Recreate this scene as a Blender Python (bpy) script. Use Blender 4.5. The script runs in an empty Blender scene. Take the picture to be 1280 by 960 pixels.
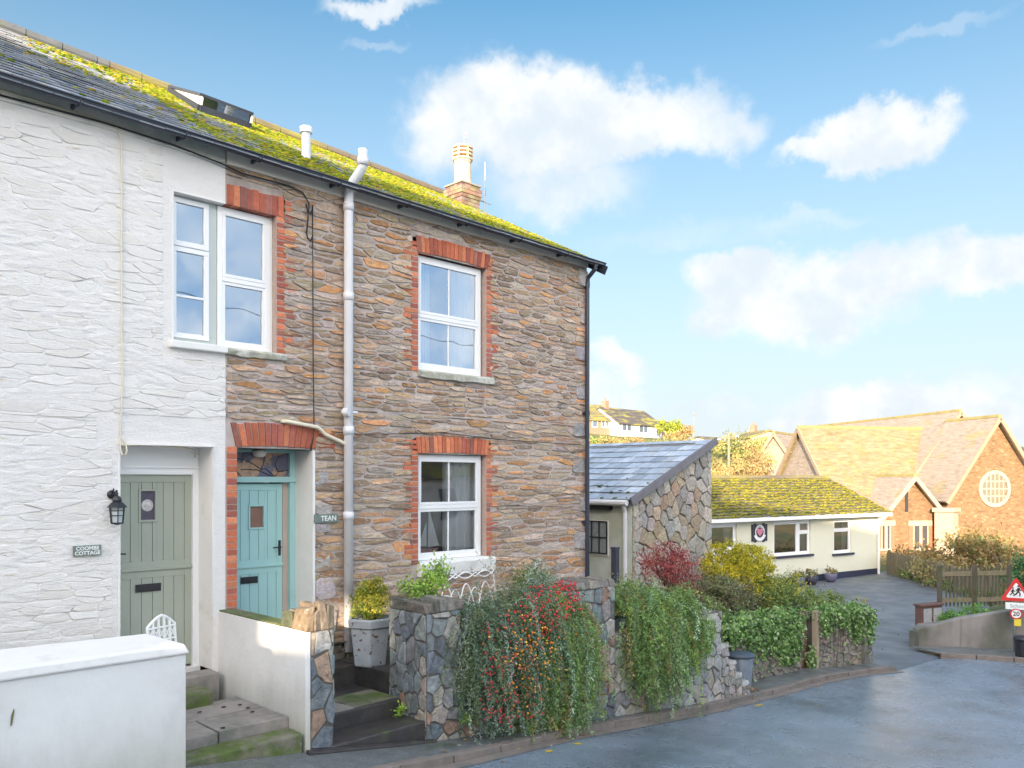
import bpy, math, random
import numpy as np
from mathutils import Vector, Matrix, noise
R2 = math.sqrt(2.0)
C = bpy.context.scene.collection
SC = bpy.context.scene
# ------------------------------------------------------------------ camera
F_PX, CX, HY, CAMD = 1050.0, 640.0, 600.0, 9.0
cd = bpy.data.cameras.new('camera'); cam = bpy.data.objects.new('camera', cd); C.objects.link(cam)
cam.location = (0, -CAMD, 0)
cam.rotation_euler = (math.radians(90), 0, math.radians(-45))
cd.sensor_width = 36; cd.lens = F_PX / 1280 * 36
cd.shift_y = (HY - 480) / 1280
cd.clip_start = 0.1; cd.clip_end = 4000
SC.camera = cam
# ------------------------------------------------------------------ light and exposure
SUN_AZ = Vector((-0.84, -0.543)).normalized(); SUN_EL = math.radians(12.5)
S = Vector((SUN_AZ.x * math.cos(SUN_EL), SUN_AZ.y * math.cos(SUN_EL), math.sin(SUN_EL)))
sd = bpy.data.lights.new('sun', 'SUN'); sun = bpy.data.objects.new('sun', sd); C.objects.link(sun)
sd.energy = 2.0; sd.angle = math.radians(0.5); sd.color = (1.0, 0.80, 0.57)
sun.rotation_euler = S.to_track_quat('Z', 'Y').to_euler(); sun.location = (-30, -20, 30)
SC.view_settings.view_transform = 'Standard'; SC.view_settings.look = 'None'
SC.view_settings.exposure = 2.72; SC.view_settings.gamma = 1.0; SC.view_settings.use_curve_mapping = False
w = bpy.data.worlds.new('World'); SC.world = w; w.use_nodes = True
nt = w.node_tree; nt.nodes.clear()
class NG:
    """small helper for wiring shader nodes"""
    def __init__(s, nt): s.nt = nt
    def n(s, t, **k):
        o = s.nt.nodes.new(t)
        for a, b in k.items(): setattr(o, a, b)
        return o
    def l(s, a, b): s.nt.links.new(a, b)
    def put(s, sock, v):
        if hasattr(v, 'is_linked') or isinstance(v, bpy.types.NodeSocket): s.l(v, sock)
        else: sock.default_value = v
    def math(s, op, a, b=0.0, c=None, clamp=False):
        m = s.n('ShaderNodeMath', operation=op, use_clamp=clamp)
        s.put(m.inputs[0], a); s.put(m.inputs[1], b)
        if c is not None: s.put(m.inputs[2], c)
        return m.outputs[0]
    def vmath(s, op, a, b=None):
        m = s.n('ShaderNodeVectorMath', operation=op)
        s.put(m.inputs[0], a)
        if b is not None: s.put(m.inputs[1], b)
        return m.outputs['Value'] if op in ('LENGTH', 'DOT_PRODUCT') else m.outputs[0]
    def noise(s, vec, scale, detail=4, rough=.55, dist=0.0):
        m = s.n('ShaderNodeTexNoise'); s.l(vec, m.inputs['Vector'])
        m.inputs['Scale'].default_value = scale; m.inputs['Detail'].default_value = detail
        m.inputs['Roughness'].default_value = rough; m.inputs['Distortion'].default_value = dist
        return m.outputs[0]
    def ramp(s, v, lo, hi, a=0.0, b=1.0, smooth=True):
        m = s.n('ShaderNodeMapRange', interpolation_type='SMOOTHSTEP' if smooth else 'LINEAR')
        s.put(m.inputs['Value'], v); m.inputs['From Min'].default_value = lo; m.inputs['From Max'].default_value = hi
        m.inputs['To Min'].default_value = a; m.inputs['To Max'].default_value = b
        return m.outputs[0]
    def mix(s, f, a, b, mode='MIX'):
        m = s.n('ShaderNodeMix', data_type='RGBA', blend_type=mode)
        s.put(m.inputs[0], f)
        for i, v in ((6, a), (7, b)):
            if isinstance(v, tuple): v = v if len(v) == 4 else (*v, 1)
            s.put(m.inputs[i], v)
        return m.outputs[2]
g = NG(nt)
out = g.n('ShaderNodeOutputWorld'); bg = g.n('ShaderNodeBackground')
sky = g.n('ShaderNodeTexSky', sky_type='NISHITA'); sky.sun_disc = False
sky.sun_elevation = SUN_EL; sky.sun_rotation = math.atan2(SUN_AZ.x, SUN_AZ.y) % (2 * math.pi)
sky.air_density = 1.0; sky.dust_density = 1.0; sky.ozone_density = 1.4
SKY_STRENGTH = 0.15
tc = g.n('ShaderNodeTexCoord'); D = tc.outputs['Generated']
def cdir(px, py):            # direction in the world of a point of the sky
    u = (px - CX) / F_PX; v = (HY - py) / F_PX
    return Vector(((1 + u) / R2, (1 - u) / R2, v)).normalized()
# cumulus clouds: soft ellipses of direction, broken up with noise of direction
CL = [  # centre px, py, half width px, half height px, weight
    (620, 130, 95, 45, 1.0), (690, 165, 100, 60, 1.0), (800, 150, 100, 40, 1.0), (880, 165, 65, 32, .8), (560, 170, 65, 55, .8), (700, 225, 105, 45, .55),
    (1100, 180, 85, 32, 1.0), (1040, 195, 60, 22, .8), (1150, 170, 50, 26, .8),
    (930, 340, 70, 30, 1.0), (1000, 370, 120, 48, .95), (1100, 340, 80, 36, .9), (1230, 330, 75, 34, 1.0), (920, 390, 55, 35, .7),
    (1100, 505, 95, 34, 1.0), (1190, 520, 90, 40, .9), (1040, 530, 60, 24, .7), (765, 460, 45, 25, .8), (760, 500, 60, 30, .6), (900, 515, 60, 18, .45), (1270, 470, 90, 22, .4),
    (1000, 275, 90, 14, .35), (480, 0, 60, 12, .6), (1170, 40, 80, 10, .3), (480, 50, 40, 8, .3), (900, 290, 160, 22, .3)]
warp = g.noise(D, 9.0, 4, .6)
wv = g.vmath('SCALE', g.vmath('SUBTRACT', g.n('ShaderNodeTexNoise').outputs[1], (.5, .5, .5)))
tn = wv.node.inputs[0].links[0].from_node.inputs[0].links[0].from_node
g.l(D, tn.inputs['Vector']); tn.inputs['Scale'].default_value = 9; tn.inputs['Detail'].default_value = 6; tn.inputs['Roughness'].default_value = .62
wv.node.inputs['Scale'].default_value = 0.11
Dw = g.vmath('ADD', D, wv)
acc = None
for (px, py, rx, ry, wt) in CL:
    rx *= 1.12; ry *= 1.15; c = cdir(px, py); sx = F_PX / rx * (1 + ((px - CX) / F_PX) ** 2) ** .5; sz = F_PX / ry * 1.15
    d = g.vmath('MULTIPLY', g.vmath('SUBTRACT', Dw, tuple(c)), (sx, sx, sz))
    q = g.math('MULTIPLY', g.ramp(g.vmath('LENGTH', d), 0.35, 1.35, 1, 0), wt)
    acc = q if acc is None else g.math('MAXIMUM', acc, q)
# clouds outside the view, made much brighter than the visible ones to lift the shade
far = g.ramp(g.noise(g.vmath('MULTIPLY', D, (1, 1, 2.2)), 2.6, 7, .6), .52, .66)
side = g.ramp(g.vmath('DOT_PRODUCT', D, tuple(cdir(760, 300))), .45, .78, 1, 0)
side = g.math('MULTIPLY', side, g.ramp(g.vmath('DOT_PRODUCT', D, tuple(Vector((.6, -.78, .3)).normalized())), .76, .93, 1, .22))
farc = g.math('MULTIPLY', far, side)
dens = g.math('MULTIPLY', acc, g.ramp(warp, .25, .62, .72, 1.1))
dens = g.math('MAXIMUM', g.ramp(dens, .08, .80), g.math('MULTIPLY', farc, .85), clamp=True)
sep = g.n('ShaderNodeSeparateXYZ'); g.l(D, sep.inputs[0])
hazef = g.ramp(sep.outputs[2], .03, .54, 1.0, 0, False)
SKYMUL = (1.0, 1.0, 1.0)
blue = g.mix(1.0, sky.outputs[0], g.mix(side, (.100, .206, .238, 1), (1.06, .9, .76, 1)), 'MULTIPLY')  # sky toned down in view, left bright elsewhere as fill light
shade = g.ramp(g.noise(D, 16, 4, .55), .35, .7)
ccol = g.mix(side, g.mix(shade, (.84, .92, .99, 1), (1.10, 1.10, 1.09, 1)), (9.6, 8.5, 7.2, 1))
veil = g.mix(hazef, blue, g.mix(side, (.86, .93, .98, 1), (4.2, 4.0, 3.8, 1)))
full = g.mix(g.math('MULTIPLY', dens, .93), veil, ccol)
# a patch of open blue sky behind the camera, the one the windows mirror
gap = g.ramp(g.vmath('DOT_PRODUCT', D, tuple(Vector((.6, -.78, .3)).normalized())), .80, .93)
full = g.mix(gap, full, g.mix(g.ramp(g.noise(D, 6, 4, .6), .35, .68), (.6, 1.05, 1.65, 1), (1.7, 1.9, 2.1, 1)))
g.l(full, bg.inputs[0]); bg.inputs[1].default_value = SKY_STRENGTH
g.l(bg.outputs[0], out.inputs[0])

# ------------------------------------------------------------------ picture-plane helpers used to read sizes off the site
def uu(px): return (px - CX) / F_PX
def PY(px, py, Y):           # point of the plane Y = const
    u = uu(px); d = (Y + CAMD) * R2 / (1 - u)
    return Vector(((Y + CAMD) * (1 + u) / (1 - u), Y, (HY - py) / F_PX * d))
def PXp(px, py, X):          # point of the plane X = const
    u = uu(px); d = X * R2 / (1 + u)
    return Vector((X, X * (1 - u) / (1 + u) - CAMD, (HY - py) / F_PX * d))
def PD(px, py, d):           # point at a distance d along the view
    u = uu(px)
    return Vector((d * (1 + u) / R2, d * (1 - u) / R2 - CAMD, (HY - py) / F_PX * d))
def fx(px): return PY(px, 600, 0).x
def fz(px, py): return PY(px, py, 0).z
# ------------------------------------------------------------------ objects
ORG = {}
class MB:
    def __init__(s): s.v = []; s.f = []; s.c = []; s.has = False
    def poly(s, pts, col=None):
        i = len(s.v); s.v += [tuple(p) for p in pts]; s.f.append(tuple(range(i, i + len(pts)))); s.c.append(col)
        if col: s.has = True
    def mesh(s, pts, faces, col=None):
        i = len(s.v); s.v += [tuple(p) for p in pts]
        for q in faces: s.f.append(tuple(i + k for k in q)); s.c.append(col)
        if col: s.has = True
    def hexa(s, p, col=None):   # 8 points, bottom loop then top loop
        s.mesh(p, [(3, 2, 1, 0), (4, 5, 6, 7), (0, 1, 5, 4), (1, 2, 6, 5), (2, 3, 7, 6), (3, 0, 4, 7)], col)
    def box(s, x0, x1, y0, y1, z0, z1, col=None):
        s.hexa([(x0, y0, z0), (x1, y0, z0), (x1, y1, z0), (x0, y1, z0), (x0, y0, z1), (x1, y0, z1), (x1, y1, z1), (x0, y1, z1)], col)
    def bar(s, a, b, wd, ht, up=(0, 0, 1), col=None):
        a = Vector(a); b = Vector(b); d = (b - a).normalized(); sd_ = d.cross(Vector(up))
        if sd_.length < 1e-4: sd_ = Vector((1, 0, 0))
        sd_.normalize(); u2 = sd_.cross(d).normalized()
        q = []
        for p in (a, b):
            for (i, j) in ((-1, -1), (1, -1), (1, 1), (-1, 1)): q.append(p + sd_ * i * wd / 2 + u2 * j * ht / 2)
        s.hexa(q, col)
    def prism(s, pts, vec, col=None):
        n = len(pts); v = Vector(vec); a = [Vector(p) for p in pts]
        s.mesh(a + [p + v for p in a], [tuple(range(n - 1, -1, -1)), tuple(range(n, 2 * n))] + [(i, (i + 1) % n, n + (i + 1) % n, n + i) for i in range(n)], col)
    def tube(s, pts, r, n=10, col=None, cap=True):
        pts = [Vector(p) for p in pts]; rings = []; prev = None
        for i, p in enumerate(pts):
            d = (pts[min(i + 1, len(pts) - 1)] - pts[max(i - 1, 0)]).normalized()
            ref = prev if prev is not None else (Vector((0, 0, 1)) if abs(d.z) < .9 else Vector((1, 0, 0)))
            a = (ref - d * ref.dot(d)).normalized(); prev = a; b = d.cross(a)
            rr = r[i] if isinstance(r, (list, tuple)) else r
            rings.append([p + (a * math.cos(t) + b * math.sin(t)) * rr for t in [2 * math.pi * k / n for k in range(n)]])
        m = len(rings); fs = []
        for i in range(m - 1):
            for k in range(n): fs.append((i * n + k, i * n + (k + 1) % n, (i + 1) * n + (k + 1) % n, (i + 1) * n + k))
        if cap: fs += [tuple(range(n - 1, -1, -1)), tuple(range((m - 1) * n, m * n))]
        s.mesh([q for r_ in rings for q in r_], fs, col)
    def lathe(s, c, prof, n=16, col=None, rot=0):
        c = Vector(c); vs = []
        for (r, z) in prof: vs += [c + Vector((r * math.cos(t), r * math.sin(t), z)) for t in [rot + 2 * math.pi * k / n for k in range(n)]]
        m = len(prof)
        fs = [(i * n + k, i * n + (k + 1) % n, (i + 1) * n + (k + 1) % n, (i + 1) * n + k) for i in range(m - 1) for k in range(n)]
        fs += [tuple(range(n - 1, -1, -1)), tuple(range((m - 1) * n, m * n))]
        s.mesh(vs, fs, col)
    def blob(s, c, r, n=1, jit=.15, rng=random, col=None, sc=(1, 1, 1)):
        t = (1 + 5 ** .5) / 2
        vv = [(-1, t, 0), (1, t, 0), (-1, -t, 0), (1, -t, 0), (0, -1, t), (0, 1, t), (0, -1, -t), (0, 1, -t), (t, 0, -1), (t, 0, 1), (-t, 0, -1), (-t, 0, 1)]
        ff = [(0, 11, 5), (0, 5, 1), (0, 1, 7), (0, 7, 10), (0, 10, 11), (1, 5, 9), (5, 11, 4), (11, 10, 2), (10, 7, 6), (7, 1, 8), (3, 9, 4), (3, 4, 2), (3, 2, 6), (3, 6, 8), (3, 8, 9), (4, 9, 5), (2, 4, 11), (6, 2, 10), (8, 6, 7), (9, 8, 1)]
        k = r / 1.902; c = Vector(c)
        s.mesh([c + Vector((a[0] * sc[0], a[1] * sc[1], a[2] * sc[2])) * k * (1 + rng.uniform(-jit, jit)) for a in vv], ff, col)
    def build(s, name, mat, parent=None, smooth=False, bevel=0, origin=None):
        o_ = ORG[parent.name] if parent is not None else (Vector(origin) if origin is not None else Vector((0, 0, 0)))
        me = bpy.data.meshes.new(name)
        me.from_pydata([(a[0] - o_.x, a[1] - o_.y, a[2] - o_.z) for a in s.v], [], s.f)
        if s.has:
            at = me.attributes.new('col', 'FLOAT_COLOR', 'FACE')
            at.data.foreach_set('color', np.array([(*(c or (.5, .5, .5)), 1) for c in s.c], dtype=np.float32).ravel())
        me.materials.append(mat)
        if smooth: me.polygons.foreach_set('use_smooth', [True] * len(me.polygons))
        o = bpy.data.objects.new(name, me); C.objects.link(o)
        if parent is not None: o.parent = parent
        else: o.location = o_
        ORG[o.name] = o_
        if bevel:
            b = o.modifiers.new('bevel', 'BEVEL'); b.width = bevel; b.segments = 2; b.limit_method = 'ANGLE'; b.angle_limit = math.radians(40)
        return o
def npmesh(name, quads, cols, mat, parent=None, origin=None):
    """many leaf quads at once: quads (N,4,3), cols (N,3)"""
    o_ = ORG[parent.name] if parent is not None else Vector(origin or (0, 0, 0))
    n = len(quads); me = bpy.data.meshes.new(name)
    me.vertices.add(n * 4); me.vertices.foreach_set('co', (quads.reshape(-1, 3) - np.array(o_)).astype(np.float32).ravel())
    me.loops.add(n * 4); me.loops.foreach_set('vertex_index', np.arange(n * 4, dtype=np.int32))
    me.polygons.add(n); me.polygons.foreach_set('loop_start', np.arange(0, n * 4, 4, dtype=np.int32)); me.polygons.foreach_set('loop_total', np.full(n, 4, dtype=np.int32))
    me.update(calc_edges=True)
    at = me.attributes.new('col', 'FLOAT_COLOR', 'FACE')
    at.data.foreach_set('color', np.concatenate([cols, np.ones((n, 1))], 1).astype(np.float32).ravel())
    me.materials.append(mat)
    o = bpy.data.objects.new(name, me); C.objects.link(o)
    if parent is not None: o.parent = parent
    else: o.location = o_
    ORG[o.name] = o_
    return o
def tag(o, label=None, cat=None, group=None, kind=None):
    if label: o['label'] = label
    if cat: o['category'] = cat
    if group: o['group'] = group
    if kind: o['kind'] = kind
    return o
def thing(name, loc, label, cat, group=None, rz=0):
    o = bpy.data.objects.new(name, None); C.objects.link(o); o.location = loc; o.empty_display_size = .1
    o.rotation_euler = (0, 0, rz)
    ORG[o.name] = Vector((0, 0, 0)) if rz else Vector(loc)
    return tag(o, label, cat, group)
def copy_tree(o, parent=None):
    c = o.copy(); C.objects.link(c)
    if parent is not None: c.parent = parent
    for k in list(o.children): copy_tree(k, c)
    return c
class FR:
    """a wall frame: a along the wall, b up, n outward"""
    def __init__(s, O, U, N, Z=(0, 0, 1)): s.O = Vector(O); s.U = Vector(U).normalized(); s.N = Vector(N).normalized(); s.Z = Vector(Z).normalized()
    def p(s, a, b, n=0.0): return s.O + s.U * a + s.Z * b + s.N * n
    def box(s, mb, a0, a1, b0, b1, n0, n1, col=None):
        mb.hexa([s.p(a0, b0, n1), s.p(a1, b0, n1), s.p(a1, b0, n0), s.p(a0, b0, n0), s.p(a0, b1, n1), s.p(a1, b1, n1), s.p(a1, b1, n0), s.p(a0, b1, n0)], col)
    def quad(s, mb, a0, a1, b0, b1, n, col=None): mb.poly([s.p(a0, b0, n), s.p(a1, b0, n), s.p(a1, b1, n), s.p(a0, b1, n)], col)
# ------------------------------------------------------------------ materials
MATS = {}
def pm(name, col=(.5, .5, .5), rough=.7, var=.15, vs=5.0, bump=0.0, bs=40.0, attr=False, col2=None, c2s=2.0, c2t=.55, c2w=.1, spec=.5, metal=0.0, stretch=(1, 1, 1), bd=.01, rvar=0.0, trans=0.0, col3=None, c3s=1.0, c3t=.6, c3w=.08, c2stretch=None, speck=0.0, dirt=None):
    if name in MATS: return MATS[name]
    m = bpy.data.materials.new(name); m.use_nodes = True; t = m.node_tree; t.nodes.clear(); G = NG(t)
    o = G.n('ShaderNodeOutputMaterial'); b = G.n('ShaderNodeBsdfPrincipled')
    pos = G.n('ShaderNodeNewGeometry').outputs['Position']
    sp = G.vmath('MULTIPLY', pos, stretch) if stretch != (1, 1, 1) else pos
    if attr: base = G.n('ShaderNodeAttribute', attribute_name='col').outputs['Color']
    else: base = (*col, 1)
    if col2:
        sp2 = G.vmath('MULTIPLY', pos, c2stretch) if c2stretch else sp
        base = G.mix(G.ramp(G.noise(sp2, c2s, 6, .6), c2t - c2w, c2t + c2w), base, (*col2, 1))
    if col3: base = G.mix(G.ramp(G.noise(pos, c3s, 7, .65), c3t - c3w, c3t + c3w), base, (*col3, 1))
    v = G.ramp(G.noise(sp, vs, 6, .65), .25, .75, 1 - var, 1 + var, False)
    cb = G.n('ShaderNodeCombineXYZ'); [G.l(v, cb.inputs[i]) for i in range(3)]
    base = G.mix(1.0, base, cb.outputs[0], 'MULTIPLY')
    if speck:
        k_ = G.ramp(G.noise(pos, 70, 3, .75), .36, .68, 1 - speck, 1 + speck * 1.6, False); cb = G.n('ShaderNodeCombineXYZ'); [G.l(k_, cb.inputs[i]) for i in range(3)]; base = G.mix(1.0, base, cb.outputs[0], 'MULTIPLY')
    if dirt:
        z_ = G.n('ShaderNodeSeparateXYZ'); G.l(pos, z_.inputs[0]); e_ = G.math('ADD', z_.outputs[2], G.math('MULTIPLY', G.noise(G.vmath('MULTIPLY', pos, (2.5, 2.5, .9)), 2.2, 6, .65), -.55))
        base = G.mix(G.ramp(e_, dirt[0] - .28, dirt[1] - .28, dirt[3] if len(dirt) > 3 else .8, 0), base, (*dirt[2], 1))
    G.l(base, b.inputs['Base Color'])
    b.inputs['Metallic'].default_value = metal; b.inputs['Specular IOR Level'].default_value = spec
    if rvar: G.l(G.ramp(G.noise(pos, 1.3, 6, .6), .35, .65, rough - rvar, rough + rvar), b.inputs['Roughness'])
    else: b.inputs['Roughness'].default_value = rough
    if bump:
        bn = G.n('ShaderNodeBump'); bn.inputs['Strength'].default_value = bump; bn.inputs['Distance'].default_value = bd
        G.l(G.noise(sp, bs, 6, .65), bn.inputs['Height']); G.l(bn.outputs[0], b.inputs['Normal'])
    sh = b.outputs[0]
    if trans:
        tr = G.n('ShaderNodeBsdfTranslucent'); G.l(base, tr.inputs[0]); mx = G.n('ShaderNodeMixShader'); mx.inputs[0].default_value = trans
        G.l(sh, mx.inputs[1]); G.l(tr.outputs[0], mx.inputs[2]); sh = mx.outputs[0]
    G.l(sh, o.inputs[0]); MATS[name] = m
    return m
def glass_mat(name, fac=.5, tint=(.8, .85, .88)):
    m = bpy.data.materials.new(name); m.use_nodes = True; t = m.node_tree; t.nodes.clear(); G = NG(t)
    o = G.n('ShaderNodeOutputMaterial'); tr = G.n('ShaderNodeBsdfTransparent'); tr.inputs[0].default_value = (*tint, 1)
    gl = G.n('ShaderNodeBsdfGlossy'); gl.inputs['Roughness'].default_value = .015; gl.inputs[0].default_value = (.95, .97, 1, 1)
    bn = G.n('ShaderNodeBump'); bn.inputs['Strength'].default_value = .06; bn.inputs['Distance'].default_value = .05
    G.l(G.noise(G.n('ShaderNodeNewGeometry').outputs['Position'], 1.6, 1), bn.inputs['Height']); G.l(bn.outputs[0], gl.inputs['Normal'])
    lw = G.n('ShaderNodeLayerWeight'); lw.inputs[0].default_value = .5
    mx = G.n('ShaderNodeMixShader'); G.l(G.ramp(lw.outputs['Fresnel'], 0, 1, fac, 1.0, False), mx.inputs[0])
    G.l(tr.outputs[0], mx.inputs[1]); G.l(gl.outputs[0], mx.inputs[2]); G.l(mx.outputs[0], o.inputs[0])
    return m
M = dict(
    stone=pm('rubble stone', attr=True, rough=.85, var=.38, vs=16, bump=1.0, bs=38, bd=.016, stretch=(1, 1, 2.2), col2=(.50, .43, .39), c2s=11, c2t=.60, c2w=.06),
    mortar=pm('lime mortar', (.52, .45, .42), .95, .2, 10, bump=.9, bs=60, bd=.01, col2=(.36, .31, .28), c2s=1.6),
    brick=pm('red brick', attr=True, rough=.85, var=.25, vs=22, bump=.6, bs=70, bd=.006),
    bmortar=pm('brick mortar', (.45, .36, .32), .95, .15, 20, bump=.5, bs=80),
    crazy=pm('walling stone', attr=True, rough=.75, var=.5, vs=14, bump=1.0, bs=24, bd=.022, col2=(.2, .22, .2), c2s=7, c2t=.66, c2w=.05, rvar=.15),
    joint=pm('dark joints', (.12, .11, .10), .95, .3, 12, bump=.8, bs=50),
    whitewash=pm('whitewashed stone', (.80, .775, .755), .75, .05, 3, bump=1.0, bs=15, bd=.012, stretch=(1.5, 1.5, 4.0), col2=(.66, .58, .50), c2s=2.4, c2t=.66, c2w=.05),
    whitesm=pm('smooth white masonry paint', (.82, .80, .78), .7, .04, 3, bump=.45, bs=16, bd=.012, col3=(.66, .63, .58), c3s=1.6, c3t=.64, dirt=(-2.5, -1.9, (.5, .47, .4), .6)),
    render=pm('white render', (.76, .76, .755), .8, .06, 1.4, bump=.45, bs=14, bd=.012, col2=(.64, .62, .60), c2s=1.1, c2t=.62, c2w=.18, col3=(.5, .38, .32), c3s=2.3, c3t=.78, c3w=.03, dirt=(-2.7, -1.75, (.40, .40, .33), .8)),
    upvc=pm('white frame', (.86, .86, .87), .35, .02, 3), timberw=pm('white painted timber', (.80, .79, .77), .5, .05, 4, bump=.1, bs=30),
    greyfr=pm('grey green frame paint', (.50, .55, .53), .55, .05, 4),
    sage=pm('sage green door paint', (.36, .385, .32), .45, .05, 3, bump=.08, bs=20), aqua=pm('pale turquoise door paint', (.36, .60, .60), .42, .04, 3, bump=.08, bs=20),
    black=pm('black iron', (.02, .022, .028), .4, .2, 8, bump=.2, bs=60), gutter=pm('dark blue gutter', (.035, .042, .065), .35, .25, 4, bump=.1),
    fascia=pm('fascia boards', (.80, .77, .70), .7, .1, 3, bump=.2, bs=20, col2=(.50, .55, .50), c2s=1.0),
    slate=pm('roof slate', attr=True, rough=.5, var=.25, vs=9, bump=.35, bs=30, bd=.006, rvar=.12, spec=.45),
    moss=pm('roof moss', attr=True, rough=.95, var=.35, vs=25, bump=.8, bs=90, spec=.1),
    leaf=pm('leaves', attr=True, rough=.55, var=.25, vs=9, spec=.35, trans=.22), bark=pm('bark', (.13, .10, .075), .9, .3, 8, bump=.8, bs=30),
    asphalt=pm('wet asphalt', (.185, .23, .285), .27, .2, 1.2, bump=.35, bs=170, bd=.006, rvar=.05, speck=.45, spec=.9, col2=(.09, .11, .13), c2s=.5, c2t=.6, c2w=.15),
    pave=pm('tarmac pavement', (.13, .14, .142), .5, .35, 3, speck=.4, bump=.6, bs=140, bd=.006, rvar=.15, col2=(.05, .075, .035), c2s=2.2, c2t=.64),
    yard=pm('worn yard asphalt', (.13, .145, .165), .6, .3, 1.5, bump=.5, bs=90, rvar=.15, col2=(.075, .10, .03), c2s=.5, c2t=.6, c2w=.08),
    kerb=pm('kerb stone', (.21, .175, .155), .75, .25, 5, bump=.5, bs=40, col2=(.15, .15, .13), c2s=3, c2t=.6),
    slab=pm('flagstones', (.30, .27, .25), .7, .25, 4, bump=.5, bs=25, col2=(.17, .17, .15), c2s=1.8, c2t=.56),
    step=pm('mossy step stone', (.17, .16, .12), .8, .35, 6, bump=.9, bs=22, col2=(.09, .13, .03), c2s=3.2, c2t=.52, col3=(.40, .36, .30), c3s=5, c3t=.7, c3w=.03),
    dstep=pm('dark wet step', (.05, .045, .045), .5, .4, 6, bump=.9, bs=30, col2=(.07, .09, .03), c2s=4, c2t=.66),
    soil=pm('soil', (.07, .055, .04), .95, .3, 4, bump=.8, bs=20), grass=pm('rough grass', (.085, .10, .035), .95, .35, .8, bump=.6, bs=12, bd=.05, col2=(.17, .13, .06), c2s=.08, c2t=.55),
    hill=pm('hill grass', (.10, .12, .04), .95, .3, .3, bump=.6, bs=1.5, bd=.4, col2=(.26, .18, .07), c2s=.06, c2t=.5, c2w=.12),
    pvc=pm('grey white pipe', (.72, .73, .77), .4, .06, 4, col2=(.5, .5, .5), c2s=6, c2t=.72), cream=pm('cream plastic pipe', (.72, .66, .52), .5, .08, 5),
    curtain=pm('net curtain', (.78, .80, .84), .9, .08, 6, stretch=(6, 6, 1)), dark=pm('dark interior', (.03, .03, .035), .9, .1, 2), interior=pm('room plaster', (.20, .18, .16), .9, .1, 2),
    outw=pm('weathered white render', (.66, .69, .64), .85, .1, 2, bump=.5, bs=18, col2=(.50, .56, .46), c2s=1.6, c2t=.5, c2w=.2),
    creamr=pm('cream render', (.72, .70, .56), .85, .03, 1, bump=.2, bs=30), navy=pm('navy plinth', (.03, .035, .07), .7, .1, 3),
    wood=pm('weathered timber', (.20, .16, .11), .85, .3, 5, bump=.5, bs=30, stretch=(3, 3, 1), col2=(.12, .13, .06), c2s=2.5, c2t=.58),
    pale=pm('church slate', (.27, .225, .19), .8, .38, 3.0, bump=.6, bs=9, bd=.04, stretch=(.6, .6, 4), col2=(.27, .225, .11), c2s=.9, c2t=.62, c2w=.08, c2stretch=(1, 1, 1)),
    cstone=pm('church stone', (.185, .112, .058), .9, .5, 3.2, bump=.8, bs=7, bd=.04, stretch=(1, 1, 2.6), col2=(.27, .19, .12), c2s=3.5, c2t=.60, c2w=.05),
    gstone=pm('dressed pale stone', (.36, .30, .225), .85, .12, 3, bump=.3, bs=20),
    concrete=pm('concrete', (.24, .22, .21), .85, .3, 2, bump=.5, bs=14, col2=(.12, .125, .10), c2s=1.4, c2t=.52, c2w=.15, stretch=(1, 1, .5)),
    lichen=pm('lichened sill', (.42, .41, .33), .85, .25, 8, bump=.6, bs=30, col2=(.60, .60, .55), c2s=7), paintsill=pm('flaking white sill', (.78, .78, .76), .7, .08, 8, bump=.5, bs=22, col2=(.45, .45, .42), c2s=9, c2t=.7, c2w=.04),
    galv=pm('galvanised steel', (.30, .34, .40), .45, .2, 6, metal=.6), plate=pm('slate sign', (.16, .21, .19), .6, .2, 8), letter=pm('white lettering', (.85, .85, .83), .6, .02, 3),
    sred=pm('sign red', (.62, .03, .03), .4, .03, 3), swhite=pm('sign white', (.82, .83, .84), .4, .03, 3), sblack=pm('sign black', (.02, .02, .02), .5, .03, 3), syellow=pm('sign yellow', (.75, .62, .05), .5, .1, 5),
    pot=pm('chimney pot clay', (.62, .48, .33), .8, .1, 6, bump=.2, bs=40, col2=(.5, .25, .15), c2s=5, c2t=.66), planter=pm('peeling planter', (.34, .37, .40), .75, .2, 8, bump=.6, bs=30, col2=(.13, .07, .05), c2s=16, c2t=.62, c2w=.02),
    wiron=pm('white painted iron', (.82, .82, .82), .5, .05, 6), berry=pm('berries', attr=True, rough=.3, var=.1, spec=.6), ypaint=pm('worn yellow line', (.50, .36, .04), .7, .5, 8),
    trim=pm('weathered bargeboard', (.26, .20, .145), .8, .15, 3), hbrick=pm('house brick', (.30, .17, .12), .9, .15, 3, bump=.4, bs=20), hroof=pm('brown roof tile', (.13, .11, .085), .85, .2, 2, stretch=(1, 1, 6), bump=.4, bs=5, col2=(.24, .22, .05), c2s=.35, c2t=.5),
    stained=pm('leaded glass', (.12, .12, .2), .15, .3, 8, col2=(.45, .27, .16), c2s=2.6, c2t=.52, c2w=.03, bump=.8, bs=60, spec=.8),
)
M['glass'] = glass_mat('window glass', .33); M['glass_clear'] = glass_mat('clear window glass', .06, (.92, .95, .96)); M['glass_far'] = glass_mat('dull window glass', .2, (.5, .5, .55)); M['sky_glass'] = glass_mat('rooflight glass', .5)
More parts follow.
